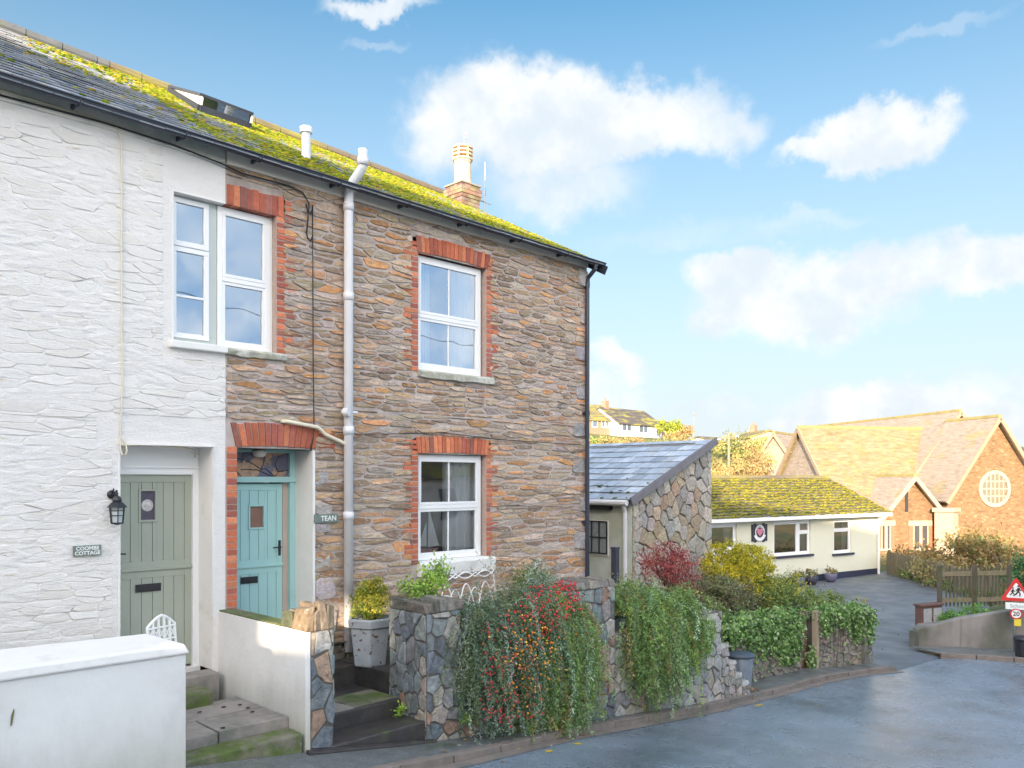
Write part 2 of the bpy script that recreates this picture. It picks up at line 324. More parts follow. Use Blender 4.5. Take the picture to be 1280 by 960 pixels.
# ------------------------------------------------------------------ stones, slates, bricks, leaves
def clip(poly, nx, nz, d):      # keep nx*x+nz*z <= d
    o = []; n = len(poly)
    for i in range(n):
        a = poly[i]; b = poly[(i + 1) % n]; da = nx * a[0] + nz * a[1] - d; db = nx * b[0] + nz * b[1] - d
        if da <= 0: o.append(a)
        if (da < 0 < db) or (db < 0 < da):
            t = da / (da - db); o.append((a[0] + (b[0] - a[0]) * t, a[1] + (b[1] - a[1]) * t))
    return o
def area(p): return .5 * sum(p[i][0] * p[(i + 1) % len(p)][1] - p[(i + 1) % len(p)][0] * p[i][1] for i in range(len(p)))
def cells(region, sx, sz, jit, seed, holes=(), size_fn=None):
    """irregular stones filling a convex region (counter-clockwise), sx by sz on average"""
    rng = random.Random(seed); xs = [p[0] for p in region]; zs = [p[1] for p in region]
    x0, x1, z0, z1 = min(xs), max(xs), min(zs), max(zs)
    nx = int((x1 - x0) / sx) + 4; nz = int((z1 - z0) / sz) + 4; G = {}
    for j in range(nz):
        off = rng.random()
        for i in range(nx):
            if rng.random() < .12: continue
            G[i, j] = (i - 1.5 + off + rng.uniform(-jit, jit), j - 1.5 + rng.uniform(-jit, jit) * .9 + .25 * math.sin(i * .7 + seed))
    res = []
    for (i, j), s in G.items():
        poly = [(s[0] - 2.2, s[1] - 2), (s[0] + 2.2, s[1] - 2), (s[0] + 2.2, s[1] + 2), (s[0] - 2.2, s[1] + 2)]
        for di in range(-3, 4):
            for dj in range(-3, 4):
                q = G.get((i + di, j + dj))
                if q is None or q is s: continue
                a = q[0] - s[0]; b = q[1] - s[1]; poly = clip(poly, a, b, a * (s[0] + q[0]) / 2 + b * (s[1] + q[1]) / 2)
                if len(poly) < 3: break
            if len(poly) < 3: break
        if len(poly) < 3: continue
        poly = [(x0 + p[0] * sx, z0 + p[1] * sz) for p in poly]
        for k in range(len(region)):
            a = region[k]; b = region[(k + 1) % len(region)]; nx_, nz_ = b[1] - a[1], -(b[0] - a[0])
            poly = clip(poly, nx_, nz_, nx_ * a[0] + nz_ * a[1])
            if len(poly) < 3: break
        if len(poly) < 3: continue
        for (hx0, hx1, hz0, hz1) in holes:
            c = clip(clip(clip(clip(poly, 1, 0, hx1), -1, 0, -hx0), 0, 1, hz1), 0, -1, -hz0)
            if len(c) >= 3 and area(c) > 1e-5:
                best = max((clip(poly, 1, 0, hx0), clip(poly, -1, 0, -hx1), clip(poly, 0, 1, hz0), clip(poly, 0, -1, -hz1)), key=lambda q: area(q) if len(q) >= 3 else 0)
                poly = best
                if len(poly) < 3: break
        if len(poly) >= 3 and area(poly) > sx * sz * .08: res.append(poly)
    return res
def lay_stones(mb, fr, polys, gap, relief, pal, seed, var=.2, n0=0.0, rnd=1, hue=.04, cut=(.07, .2)):
    rng = random.Random(seed)
    for p in polys:
        cx = sum(a[0] for a in p) / len(p); cz = sum(a[1] for a in p) / len(p)
        wx = max(a[0] for a in p) - min(a[0] for a in p); wz = max(a[1] for a in p) - min(a[1] for a in p)
        if wx < gap * 1.5 or wz < gap * 1.5: continue
        kx = 1 - gap / wx * rng.uniform(.8, 1.5); kz = 1 - gap / wz * rng.uniform(.8, 1.5)
        q = [(cx + (a[0] - cx) * kx, cz + (a[1] - cz) * kz) for a in p]
        for _ in range(rnd):
            r = []
            for i in range(len(q)):
                a, b = q[i], q[(i + 1) % len(q)]; t = rng.uniform(*cut)
                r += [(a[0] + (b[0] - a[0]) * t, a[1] + (b[1] - a[1]) * t), (b[0] + (a[0] - b[0]) * t, b[1] + (a[1] - b[1]) * t)]
            q = r
        m = len(q); j = min(wx, wz) * .06
        q = [(a[0] + rng.uniform(-j, j), a[1] + rng.uniform(-j, j)) for a in q]
        h = relief * rng.uniform(.35, 1.5); tx = rng.uniform(-.25, .25) * h / wx * 2; tz = rng.uniform(-.4, .25) * h / wz * 2
        V = [fr.p(a[0], a[1], n0 - .006) for a in q]
        V += [fr.p(cx + (a[0] - cx) * .93, cz + (a[1] - cz) * .88, n0 + h * rng.uniform(.6, 1.35) + (a[0] - cx) * tx + (a[1] - cz) * tz) for a in q]
        V.append(fr.p(cx, cz, n0 + h * rng.uniform(.95, 1.25)))
        c = rng.choice(pal); k = 1 + rng.uniform(-var, var); c = tuple(min(.9, v * k * (1 + rng.uniform(-hue, hue))) for v in c)
        mb.mesh(V, [(i, (i + 1) % m, m + (i + 1) % m, m + i) for i in range(m)] + [(m + i, m + (i + 1) % m, 2 * m) for i in range(m)], c)
def holed(fr, mb, a0, a1, b0, b1, holes, n=0.0, col=None):
    A = sorted({a0, a1, *[min(max(h[k], a0), a1) for h in holes for k in (0, 1)]}); B = sorted({b0, b1, *[min(max(h[k], b0), b1) for h in holes for k in (2, 3)]})
    for i in range(len(A) - 1):
        for j in range(len(B) - 1):
            ca, cb = (A[i] + A[i + 1]) / 2, (B[j] + B[j + 1]) / 2
            if any(h[0] < ca < h[1] and h[2] < cb < h[3] for h in holes): continue
            fr.quad(mb, A[i], A[i + 1], B[j], B[j + 1], n, col)
BR = [(.52, .15, .075), (.58, .18, .09), (.46, .13, .075), (.38, .11, .08), (.62, .22, .11), (.34, .13, .10)]
def brick_col(rng): c = rng.choice(BR); k = rng.uniform(.8, 1.2); return tuple(v * k for v in c)
def quoins(mb, fr, a_edge, sgn, b0, b1, rng, ln=(.12, .235), bh=.065, proud=.012, dep=.11):
    b = b0; k = 0
    while b + bh < b1 + .02:
        L = ln[(k // 2) % 2] * rng.uniform(.9, 1.1) if True else 0
        x0 = a_edge; x1 = a_edge + sgn * L
        n_ = 2 if L > .18 and rng.random() < .5 else 1
        for q in range(n_):
            s0 = x0 + (x1 - x0) * q / n_ + sgn * .004; s1 = x0 + (x1 - x0) * (q + 1) / n_ - sgn * .004
            fr.box(mb, min(s0, s1), max(s0, s1), b + .005, b + bh - .005, -dep, proud + rng.uniform(-.003, .003), brick_col(rng))
        b += bh + .006; k += 1
def soldier(mb, fr, a0, a1, b0, h, rng, rise=.0, proud=.014, dep=.11, skew=0.0):
    n = max(2, int((a1 - a0) / .072)); w_ = (a1 - a0) / n
    for i in range(n):
        t = (i + .5) / n; r = rise * (1 - (2 * t - 1) ** 2); x = a0 + i * w_; sk = skew * (2 * t - 1)
        z0 = b0 + r + rng.uniform(-.004, .004); z1 = z0 + h + rng.uniform(-.012, .008); nn = proud + rng.uniform(-.003, .003)
        P = [(x + .004, z0), (x + w_ - .004, z0), (x + w_ - .004 + sk, z1), (x + .004 + sk, z1)]
        mb.hexa([fr.p(*P[0], nn), fr.p(*P[1], nn), fr.p(*P[1], -dep), fr.p(*P[0], -dep), fr.p(*P[3], nn), fr.p(*P[2], nn), fr.p(*P[2], -dep), fr.p(*P[3], -dep)], brick_col(rng))
def slates(mb, e0, e1, r1, r0, rows, wid, pal, rng, th=.008, lift=.022):
    """e0,e1 eaves ends, r0,r1 ridge ends above them"""
    e0, e1, r0, r1 = map(Vector, (e0, e1, r0, r1)); N = (e1 - e0).cross(r0 - e0).normalized()
    if N.z < 0: N = -N
    n = max(1, int((e1 - e0).length / wid))
    def P(s, t, h): a = e0.lerp(e1, s); b = r0.lerp(r1, s); return a.lerp(b, t) + N * h
    for j in range(rows):
        t0 = j / rows; t1 = min(1, (j + 1.25) / rows); o = .5 * (j % 2)
        for i in range(-1, n + 1):
            s0 = max(0, (i + o) / n); s1 = min(1, (i + 1 + o) / n)
            if s1 - s0 < .2 / n: continue
            g_ = .003 / max(.1, (e1 - e0).length); dz = rng.uniform(-.003, .004); dt = rng.uniform(-.04, .04) / rows
            hh = lift + dz + noise.noise(Vector(P(s0, t0, 0)) * .9) * .012
            tt = max(0, t0 + dt)
            V = [P(s0 + g_, tt, hh), P(s1 - g_, tt, hh), P(s1 - g_, t1, .004), P(s0 + g_, t1, .004), P(s0 + g_, tt, hh - th), P(s1 - g_, tt, hh - th)]
            c = rng.choice(pal); k = rng.uniform(.8, 1.2)
            mb.mesh(V, [(0, 1, 2, 3), (4, 5, 1, 0)], tuple(v * k for v in c))
def moss_on(mb, P, N, n, dens, rng, rmin, rmax, pal, course=0, flat=.5):
    """clumps of moss over a roof surface P(s,t); dens(s,t) is the chance of growing there"""
    for _ in range(n):
        s, t = rng.random(), rng.random()
        if course and rng.random() < .75: t = (math.floor(t * course) + rng.uniform(-.12, .22)) / course
        if not 0 <= t <= 1 or rng.random() > dens(s, t): continue
        r = rng.uniform(rmin, rmax); c = rng.choice(pal); k = rng.uniform(.75, 1.25)
        mb.blob(P(s, t) + N * (.02 + r * .1), r, jit=.3, rng=rng, col=tuple(v * k for v in c), sc=(1.5, .9, flat))
def leafquads(pos, size, rng, updir=None, spread=1.0, asp=.5, droop=None):
    """pointed leaf quads at pos (N,3); axis random or near updir"""
    n = len(pos); ax = rng.normal(size=(n, 3))
    if updir is not None: ax = ax * spread + np.asarray(updir) * 1.0
    ax /= np.linalg.norm(ax, axis=1, keepdims=True) + 1e-9
    sd_ = np.cross(ax, rng.normal(size=(n, 3))); sd_ /= np.linalg.norm(sd_, axis=1, keepdims=True) + 1e-9
    L = (size * rng.uniform(.6, 1.35, n))[:, None]; W = L * asp * .5
    mid = pos + ax * L * .45
    return np.stack([pos, mid + sd_ * W, pos + ax * L, mid - sd_ * W], 1)
def pick(pal, n, rng, var=.22):
    p = np.array(pal)[rng.integers(0, len(pal), n)]; return np.clip(p * 1.5 * rng.uniform(1 - var, 1 + var, (n, 1)), 0, 1)
def crown(blobs, n, size, pal, seed, clumps=60, cs=.12, asp=.55, shell=.8, updir=None, spread=1.0, zmin=None, pvar=.3):
    """blobs: list of (centre, radii). Leaves gather in clumps spread through the outer volume of each."""
    rng = np.random.default_rng(seed); V = np.array([r[0] * r[1] * r[2] for c, r in blobs]) ** .67; w_ = V / V.sum()
    Q = []; K = []
    for (c, r), f in zip(blobs, w_):
        nc = max(4, int(clumps * f)); d = rng.normal(size=(nc, 3)); d /= np.linalg.norm(d, axis=1, keepdims=True)
        rad = rng.uniform(shell * .6, 1.02, (nc, 1)) * rng.uniform(.86, 1.12, (nc, 1))
        cc = np.array(c) + d * rad * np.array(r)
        nl = int(n * f); idx = rng.integers(0, nc, nl)
        p = cc[idx] + rng.normal(size=(nl, 3)) * cs * rng.uniform(.5, 1.2, (nc, 1))[idx]
        cp = pick(pal, nc, rng, .25); col = cp[idx] * (1 - pvar) + pick(pal, nl, rng, .3) * pvar
        if zmin is not None: k = p[:, 2] > zmin; p = p[k]; col = col[k]
        Q.append(leafquads(p, size, rng, updir, spread, asp)); K.append(col)
    return np.concatenate(Q), np.clip(np.concatenate(K), 0, 1)
def strands(starts, out_dir, n_pts, seglen, size, pal, seed, per=3, gravity=.35, wig=.3, asp=.3, lens=None):
    """hanging or rising shoots set with small leaves; starts (N,3), out_dir (N,3)"""
    rng = np.random.default_rng(seed); n = len(starts); p = starts.copy(); d = out_dir / (np.linalg.norm(out_dir, axis=1, keepdims=True) + 1e-9)
    L = lens if lens is not None else np.ones(n); Q = []; K = []; cp = pick(pal, n, rng, .25)
    for k in range(n_pts):
        act = (k / n_pts) < L
        if not act.any(): break
        for _ in range(per):
            q = p[act] + rng.normal(size=(act.sum(), 3)) * size * .35
            dd = d[act] * .8 + rng.normal(size=(act.sum(), 3)) * .75
            Q.append(leafquads(q, size, rng, dd, .25, asp)); K.append(cp[act] * rng.uniform(.75, 1.3, (act.sum(), 1)))
        d = d + rng.normal(size=(n, 3)) * wig * .3 + np.array([0, 0, -gravity]); d /= np.linalg.norm(d, axis=1, keepdims=True)
        p = p + d * seglen
    return np.concatenate(Q), np.clip(np.concatenate(K), 0, 1)
# ------------------------------------------------------------------ terrain
HT = [(-80, 10), (-40, 7), (-26, 5), (-14, 1.6), (-6, -.6), (0, -2.05), (2.5, -2.47), (4.3, -2.70), (5.8, -2.93), (8.7, -3.27), (11.4, -3.55), (14, -3.78), (18, -4.03), (24, -4.1), (40, -3.9), (60, -4.5), (2000, -5)]
HF = [(-300, 12), (-100, 12), (0, 9.5), (12, 7.0), (25, 6.2), (37, 4.9), (60, 3.6), (80, 3.8), (120, 5), (400, 6)]
def hx(x): return float(np.interp(x, [a[0] for a in HT], [a[1] for a in HT]))
def H(x, y):
    b = hx(x); Dp = (x + y + CAMD) / R2; Lp = (x - y - CAMD) / R2
    if Dp > 58:
        t = min(1, (Dp - 58) / 70); t = t * t * (3 - 2 * t)
        top = float(np.interp(Lp, [a[0] for a in HF], [a[1] for a in HF])) + noise.noise(Vector((x * .03, y * .03, 0))) * .7
        b = b * (1 - t) + top * t
    return b
# ------------------------------------------------------------------ ground, road, pavement
xs = np.concatenate([np.arange(-80, 60, 1.25), np.arange(60, 300, 6), [400, 700, 1500, 2500]]); ys = np.concatenate([[-1500, -600, -300], np.arange(-200, -30, 8), np.arange(-30, 40, 1.25), np.arange(40, 260, 6), [400, 900, 2000]])
mb = MB(); V = [(x, y, H(x, y) - .09 - (0.12 if (-10 < y < 3 and -30 < x < 18) else 0)) for y in ys for x in xs]; nx = len(xs)
mb.mesh(V, [(j * nx + i, j * nx + i + 1, (j + 1) * nx + i + 1, (j + 1) * nx + i) for j in range(len(ys) - 1) for i in range(nx - 1)])
tag(mb.build('ground', M['hill'], smooth=True), kind='structure')
def resample(pts, n):
    pts = [Vector(p) for p in pts]; L = [0]
    for a, b in zip(pts, pts[1:]): L.append(L[-1] + (b - a).length)
    r = []
    for k in range(n):
        t = L[-1] * k / (n - 1); i = max(0, min(len(L) - 2, int(np.searchsorted(L, t)) - 1))
        r.append(pts[i].lerp(pts[i + 1], (t - L[i]) / max(1e-6, L[i + 1] - L[i])))
    return r
def drape(name, A, B, n, m, dz, mat, hf=H, kind='structure'):
    a, b = resample([(*p, 0) for p in A], n), resample([(*p, 0) for p in B], n); mb = MB(); V = []
    for p, q in zip(a, b):
        for k in range(m + 1): r = p.lerp(q, k / m); V.append((r.x, r.y, hf(r.x, r.y) + dz))
    mb.mesh(V, [(i * (m + 1) + k, i * (m + 1) + k + 1, (i + 1) * (m + 1) + k + 1, (i + 1) * (m + 1) + k) for i in range(n - 1) for k in range(m)])
    return tag(mb.build(name, mat, smooth=True), kind=kind)
KERB = [(-30, -3.3), (-8, -3.0), (0, -3.05), (3, -2.85), (4.3, -2.70), (5.68, -2.47), (8.04, -2.13), (11.0, -2.04), (13.4, -1.86), (15.8, -1.74), (17.4, -1.9), (18.3, -2.2)]
FAR = [(20.5, -2.35), (21.1, -3.4), (21.7, -5.5), (22.2, -9), (22.6, -16), (23, -34)]
LOW = [(-30, -11), (0, -11), (8, -11.2), (12, -12.6), (14, -16), (15, -34)]
# two road sheets meet edge to edge at the mouth of the drive
drape('road', KERB + FAR, [(-30, -11), (-8, -11), (0, -11), (3, -11), (5, -11), (7, -11.2), (9, -11.4), (10.5, -11.8), (11.5, -12.5), (12.5, -13.5), (13, -15), (13.5, -18), (13.8, -20), (14, -23), (14.5, -27), (15, -31), (15, -34)], 150, 24, 0.0, M['asphalt'])
def pvz(x, y): return H(x, y) + .07
WALLF = [(-30, -.6), (-8, -1.4), (0, -1.9), (3, -1.9), (5.68, -1.8), (8.04, -1.8), (11.0, -1.8), (12.9, -1.5), (13.4, -1.0), (15.8, -1.0), (17.4, -1.2), (18.3, -1.6)]
drape('pavement', KERB, WALLF, 90, 4, .075, M['pave'])
# kerb stones of the near side
def kerbstones(line, name, n, wdt, ht, mat, seed, inward):
    rng = random.Random(seed); mb = MB(); r = resample([(*p, 0) for p in line], n)
    for i in range(n - 1):
        a, b = r[i], r[i + 1]; d = (b - a).normalized(); nn = Vector((-d.y, d.x, 0)) * inward; a = a + d * .006; b = b - d * .006
        j = rng.uniform(-.012, .012); P = []
        for q, off in ((a, 0), (b, 0), (b, wdt), (a, wdt)): w_ = q + nn * (off + j); P.append((w_.x, w_.y, H(w_.x, w_.y) - .15))
        P += [(x, y, H(x, y) + ht + j * .3) for x, y, z in P]; mb.hexa(P)
    return tag(mb.build(name, mat, bevel=.012), kind='structure')
kerbstones(KERB, 'kerb', 62, .12, .082, M['kerb'], 3, 1)
drape('gutter_channel', [(x, y - .01) for x, y in KERB], [(x, y - .17) for x, y in KERB], 90, 2, .006, M['kerb'])
# far pavement and its kerb
WR = [(21.25, -1.55), (21.75, -2.4), (22.5, -3.6), (23.2, -6), (23.6, -10), (24, -34)]
kerbstones(FAR, 'kerb', 44, .14, .10, M['kerb'], 5, 1)
drape('pavement', FAR, [(20.9, -1.55)] + WR[1:], 60, 3, .09, M['pave'])
# yard and drive
YL = [(18.3, -2.21), (18.5, -1.6), (18.6, 1), (20, 4.2), (24, 6.6), (26, 7.2)]; YR = [(20.5, -2.34), (21.3, -1.4), (26, -1.9), (30.5, -.6), (34, 2.0), (37.2, 5.2)]
def yh(x, y): return H(x, y)
drape('yard', YL, YR, 60, 24, .004, M['yard'])
# worn yellow line dashes in the channel
mb = MB()
for a, b in ((6.9, 7.15), (7.5, 7.75), (12.2, 12.6)):
    r = resample([(*p, 0) for p in KERB], 400); q = [p for p in r if a < p.x < b]
    for i in range(len(q) - 1):
        p0, p1 = q[i], q[i + 1]
        mb.poly([(p0.x, p0.y - .32, H(p0.x, p0.y) + .004), (p1.x, p1.y - .32, H(p1.x, p1.y) + .004), (p1.x, p1.y - .255, H(p1.x, p1.y) + .004), (p0.x, p0.y - .255, H(p0.x, p0.y) + .004)])
tag(mb.build('road_marking', M['ypaint']), kind='structure')
# garden ground behind the street walls
mb = MB(); mb.box(4.53, 5.83, -.5, -.07, -3.9, -2.23); mb.box(5.83, 11.85, -1.60, -.07, -3.9, -2.22)
tag(mb.build('garden_terrace', M['dstep']), kind='structure')
mb = MB(); mb.box(10.78, 13.0, -.01, 6, -3.9, -2.3); mb.box(13.9, 18.0, -.85, 1.25, -4.4, -2.95); mb.box(16.8, 18.3, 1.26, 5, -4.4, -3.0)
tag(mb.build('garden_soil', M['soil']), kind='structure')

# ------------------------------------------------------------------ the terrace: roof geometry
def ridge_z(x): return 5.95 - .050 * (x - 3)
def eave_z(x): return 3.70 - .016 * (x - 2.5)
EAVE_Y, EAVE_Z, RIDGE_Y = -.2, 3.66, 3.6
def RP(x, t): return Vector((x, EAVE_Y + (RIDGE_Y - EAVE_Y) * t, eave_z(x) + (ridge_z(x) - eave_z(x)) * t))
FRN = FR((0, 0, 0), (1, 0, 0), (0, -1, 0))
XP = 4.42; XE = 10.75
W1 = (3.83, XP, 1.50, 3.12); W2 = (XP, 5.05, 1.50, 3.12); W3 = (7.19, 8.455, 1.50, 3.10); W4 = (7.19, 8.455, -1.13, .36); D1 = (3.27, 4.265, -2.12, .38); D2 = (4.56, 5.54, -2.25, .37)
SL = [(.30, .335, .39), (.25, .285, .34), (.35, .38, .43), (.28, .29, .32), (.37, .38, .38)]
MOSS = [(.30, .32, .02), (.40, .34, .025), (.20, .27, .02), (.12, .19, .02), (.36, .27, .035), (.26, .31, .02)]
MOSS = [tuple(v * .82 for v in c) for c in MOSS]
rng = random.Random(11)
# ---- white cottage
M['painted'] = pm('thick limewash over stone', attr=True, rough=.75, var=.04, vs=4, bump=.9, bs=22, bd=.012, col2=(.62, .53, .44), c2s=2.6, c2t=.68, c2w=.05, stretch=(1, 1, 3.5))
WC = thing('white_cottage', (2.2, 0, -2.4), 'whitewashed rubble cottage with sage green stable door and slate roof', 'cottage')
mb = MB(); step = .016
X0, Z0, Z1 = 1.9, -2.5, 3.62
gx = np.arange(X0, XP + 1e-6, (XP - X0) / 150); gz = np.arange(Z0, Z1, .017)
def rel(x, z):
    # long ledges of stone under many coats of limewash
    w_ = noise.noise(Vector((x * 1.1, z * .8, 3))) * .35 + .10 * x
    a = noise.noise(Vector((x * 2.6 + 2, (z + w_ * .30) * 15, 1.0))); b = noise.noise(Vector((x * 8, (z + w_ * .3) * 26, 5)))
    c = noise.noise(Vector((x * .8, z * 2, 9)))
    sx_ = min(1, max(0, (3.74 - x) / .12)) if z > 1.35 else (1 if z > .70 or z < .36 else 0)
    if 1.3 < z < 1.5 and x > 3.6: sx_ = .3
    if x > 4.27 and z < .7: sx_ = .12
    if z < .36 and 3.12 < x < 3.3: sx_ = .5
    k = max(.12, sx_)
    return ((1 - abs(a) * 2.2) * .011 + b * .007 + c * .012) * k
idx = {}; V = []
for i, x in enumerate(gx):
    for j, z in enumerate(gz): idx[i, j] = len(V); V.append((x, -rel(x, z), z))
fc = []
for i in range(len(gx) - 1):
    for j in range(len(gz) - 1):
        cx, cz = (gx[i] + gx[i + 1]) / 2, (gz[j] + gz[j + 1]) / 2
        if (W1[0] < cx < W1[1] + .01 and W1[2] < cz < W1[3]) or (D1[0] < cx < D1[1] and D1[2] < cz < D1[3]): continue
        fc.append((idx[i, j], idx[i + 1, j], idx[i + 1, j + 1], idx[i, j + 1]))
mb.mesh(V, fc)
mb.build('wall', M['whitewash'], WC, smooth=True)
mb = MB(); hw_ = [(3.72, 5, 1.33, 3.7), (3.05, 5, .36, .68), (4.27, 5, -3, .7), (3.2, 4.4, -3, .5)]
cw = cells([(X0, -2.5), (XP - .01, -2.5), (XP - .01, .62), (X0, .62)], .30, .075, .44, 21, hw_) + cells([(X0, .62), (XP - .01, .62), (XP - .01, 3.56), (X0, 3.56)], .34, .085, .44, 22, hw_)
cw += cells([(-3, -2.5), (X0, -2.5), (X0, 3.56), (-3, 3.56)], .32, .08, .44, 24)
lay_stones(mb, FRN, cw, .007, .0055, [(.80, .775, .75), (.79, .765, .74), (.81, .79, .765), (.77, .74, .70)], 23, var=.025, n0=.004, hue=0.0)
mb.build('wall', M['painted'], WC)
mb = MB(); mb.box(-7, X0, 0, .4, -2.6, 3.62); mb.box(-7, -6.6, .4, 7.2, -1, 3.6); mb.box(-7, XP - .02, 7.0, 7.3, -2.6, 3.6)
for y0, y1 in ((0, 7.2),): mb.prism([(-7.0, y0, 3.66), (-7.0, y1, 3.66), (-7.0, 3.6, 6.3)], (.3, 0, 0))
mb.build('wall', M['whitesm'], WC)
mb = MB()   # reveals
FRN.box(mb, D1[0] - .02, D1[0], D1[2], D1[3], -.42, .004); FRN.box(mb, D1[1], D1[1] + .02, D1[2], D1[3], -.42, .004)
FRN.box(mb, W1[0] - .02, W1[0], W1[2], W1[3], -.3, .004)
FRN.box(mb, D1[0] - .02, D1[1] + .02, D1[3] - .012, D1[3] + .01, -.42, .02); FRN.box(mb, W1[0] - .02, W1[1], W1[3], W1[3] + .02, -.3, .006)
FRN.box(mb, D1[0], D1[1], D1[2] - .3, D1[2], -.5, -.30)
mb.build('reveal', M['whitesm'], WC)
def roof_piece(parent, xa, xb, dens, n, rows=23, pal=SL):
    mb = MB(); slates(mb, RP(xa, -.02), RP(xb, -.02), RP(xb, 1), RP(xa, 1), rows, .26, pal, rng, th=.014, lift=.03)
    mb.poly([RP(xa, 0), RP(xb, 0), RP(xb, 1), RP(xa, 1)], (.05, .05, .05))
    back = [RP(xa, 1), RP(xb, 1), Vector((xb, 7.4, 3.8)), Vector((xa, 7.4, 3.8))]; mb.poly(back, (.12, .12, .13))
    rf = mb.build('roof', M['slate'], parent)
    m2 = MB(); e = (RP(xb, 0) - RP(xa, 0)); N = e.cross(RP(xa, 1) - RP(xa, 0)).normalized()
    moss_on(m2, lambda s, t: RP(xa + (xb - xa) * s, t), N, n, lambda s, t: dens(xa + (xb - xa) * s, t), rng, .012, .034, MOSS, course=rows)
    tag(m2.build('moss', M['moss'], rf), kind='stuff')
    m3 = MB()
    x = xa
    while x < xb - .05:
        x2 = min(xb, x + .45); a = RP(x, 1) + Vector((0, 0, .05)); b = RP(x2 - .01, 1) + Vector((0, 0, .05))
        m3.tube([a, b], [.075, .082], 10, None); x = x2
    m3.build('ridge_tile', M['hroof'] if xa > 4 else M['slate_ridge'], rf, smooth=False)
    return rf
M['slate_ridge'] = pm('dark ridge', (.10, .11, .12), .6, .2, 4, bump=.3, bs=20, col2=(.10, .13, .04), c2s=3, c2t=.6)
def d_left(x, t):
    e = (x - 3.5) * 1.1 + (t - .62) * 2.6 + noise.noise(Vector((x * 1.4, t * 4, 0))) * 1.3
    return max(.06 if noise.noise(Vector((x * 3, t * 9, 4))) > 0 else .015, min(.9, e * .75))
def d_right(x, t): return max(.12, min(.97, 0.66 + noise.noise(Vector((x * 1.3, t * 5, 7))) * .9 - max(0, .12 - t) * 2))
roof_piece(WC, -7, XP, d_left, 15000)
def gutter_run(parent, xa, xb, union):
    mb = MB(); y, z, r = -.235, 0.012, .053
    sz0 = len(mb.v)
    pts = [(math.cos(a), math.sin(a)) for a in [math.pi + math.pi * k / 8 for k in range(9)]]
    out_ = [(x, y + c * r, z + s_ * r) for x in (xa, xb) for c, s_ in pts]; inn = [(x, y + c * r * .86, z + s_ * r * .86 + .003) for x in (xa, xb) for c, s_ in pts]
    V = out_ + inn; n = 9; f = []
    for i in range(8): f += [(i, i + 1, n + i + 1, n + i), (2 * n + i + 1, 2 * n + i, 3 * n + i, 3 * n + i + 1)]
    f += [(0, n, 3 * n, 2 * n), (8, 2 * n + 8, 3 * n + 8, n + 8)]; mb.mesh(V, f)
    mb.tube([(xa, y - .062, z + .004), (xb, y - .062, z + .004)], .008, 6)
    mb.v = [(a, b, c + eave_z(a) - .005) for a, b, c in mb.v]
    gt = mb.build('gutter', M['gutter'], parent, smooth=False)
    x = xa + .35
    while x < xb:
        b = MB(); b.tube([(x, y + c * (r + .006), z + s_ * (r + .006)) for c, s_ in pts], .009, 5); b.box(x - .012, x + .012, y + r * .7, -.03, z - .035, z + .01); b.v = [(p_[0], p_[1], p_[2] + eave_z(x) - .005) for p_ in b.v]
        b.build('bracket', M['gutter'], gt); x += 1.05
    return gt
gutter_run(WC, -7, XP - .05, True)
mb = MB(); mb.box(-7, XP - .015, -.035, .0, 3.575, 3.74)
mb.build('fascia', M['fascia'], WC, bevel=.004)

def sash(parent, fr, a0, a1, b0, b1, splits, n=-.10, fw=.055, mat='upvc', bars=(), glass='glass', name='window', inset=True, curtain=None, barh=None, fr_mat=None):
    """frame with stacked lights; splits are heights of the transoms; bars the glazing bar positions (0..1)"""
    mb = MB(); F = fr
    F.box(mb, a0, a1, b0, b0 + fw, n - .07, n); F.box(mb, a0, a1, b1 - fw, b1, n - .07, n); F.box(mb, a0, a0 + fw, b0 + fw, b1 - fw, n - .07, n - .001); F.box(mb, a1 - fw, a1, b0 + fw, b1 - fw, n - .07, n - .001)
    lv = [b0 + fw] + list(splits) + [b1 - fw]
    for s_ in splits: F.box(mb, a0 + fw, a1 - fw, s_ - fw * .45, s_ + fw * .45, n - .068, n + .004)
    wn = mb.build(name, M[fr_mat or mat], parent, bevel=.004)
    for i in range(len(lv) - 1):
        lo = lv[i] + (fw * .45 if i else 0); hi = lv[i + 1] - (fw * .45 if i < len(lv) - 2 else 0)
        q = fw * .62; mb = MB(); aa, ab = a0 + fw, a1 - fw; nn = n + .008 if i % 2 else n - .006
        F.box(mb, aa, ab, lo, lo + q, nn - .05, nn); F.box(mb, aa, ab, hi - q, hi, nn - .05, nn); F.box(mb, aa, aa + q, lo + q, hi - q, nn - .05, nn - .001); F.box(mb, ab - q, ab, lo + q, hi - q, nn - .05, nn - .001)
        for b_ in bars:
            xx = aa + (ab - aa) * b_; F.box(mb, xx - .011, xx + .011, lo + q, hi - q, nn - .035, nn - .012)
        for (k, hb) in (barh or ()):
            if k == i: zz = lo + (hi - lo) * hb; F.box(mb, aa + q, ab - q, zz - .012, zz + .012, nn - .035, nn - .011)
        mb.build('sash', M[mat], wn, bevel=.003)
        mb = MB(); F.quad(mb, aa + q * .5, ab - q * .5, lo + q * .5, hi - q * .5, nn - .024); mb.build('pane', M[glass], wn)
    if curtain:
        for (c0, c1) in curtain:
            mb = MB(); k = 30; P = []
            for i in range(k + 1):
                a = a0 + (a1 - a0) * (c0 + (c1 - c0) * i / k); o = n - .16 + math.sin(i * 1.55 + c0 * 9) * .018 + math.sin(i * .7) * .01
                P += [F.p(a, b0 + .02, o), F.p(a, b1 - .03, o)]
            mb.mesh(P, [(2 * i, 2 * i + 2, 2 * i + 3, 2 * i + 1) for i in range(k)]); mb.build('curtain', M['curtain'], wn, smooth=True)
    return wn
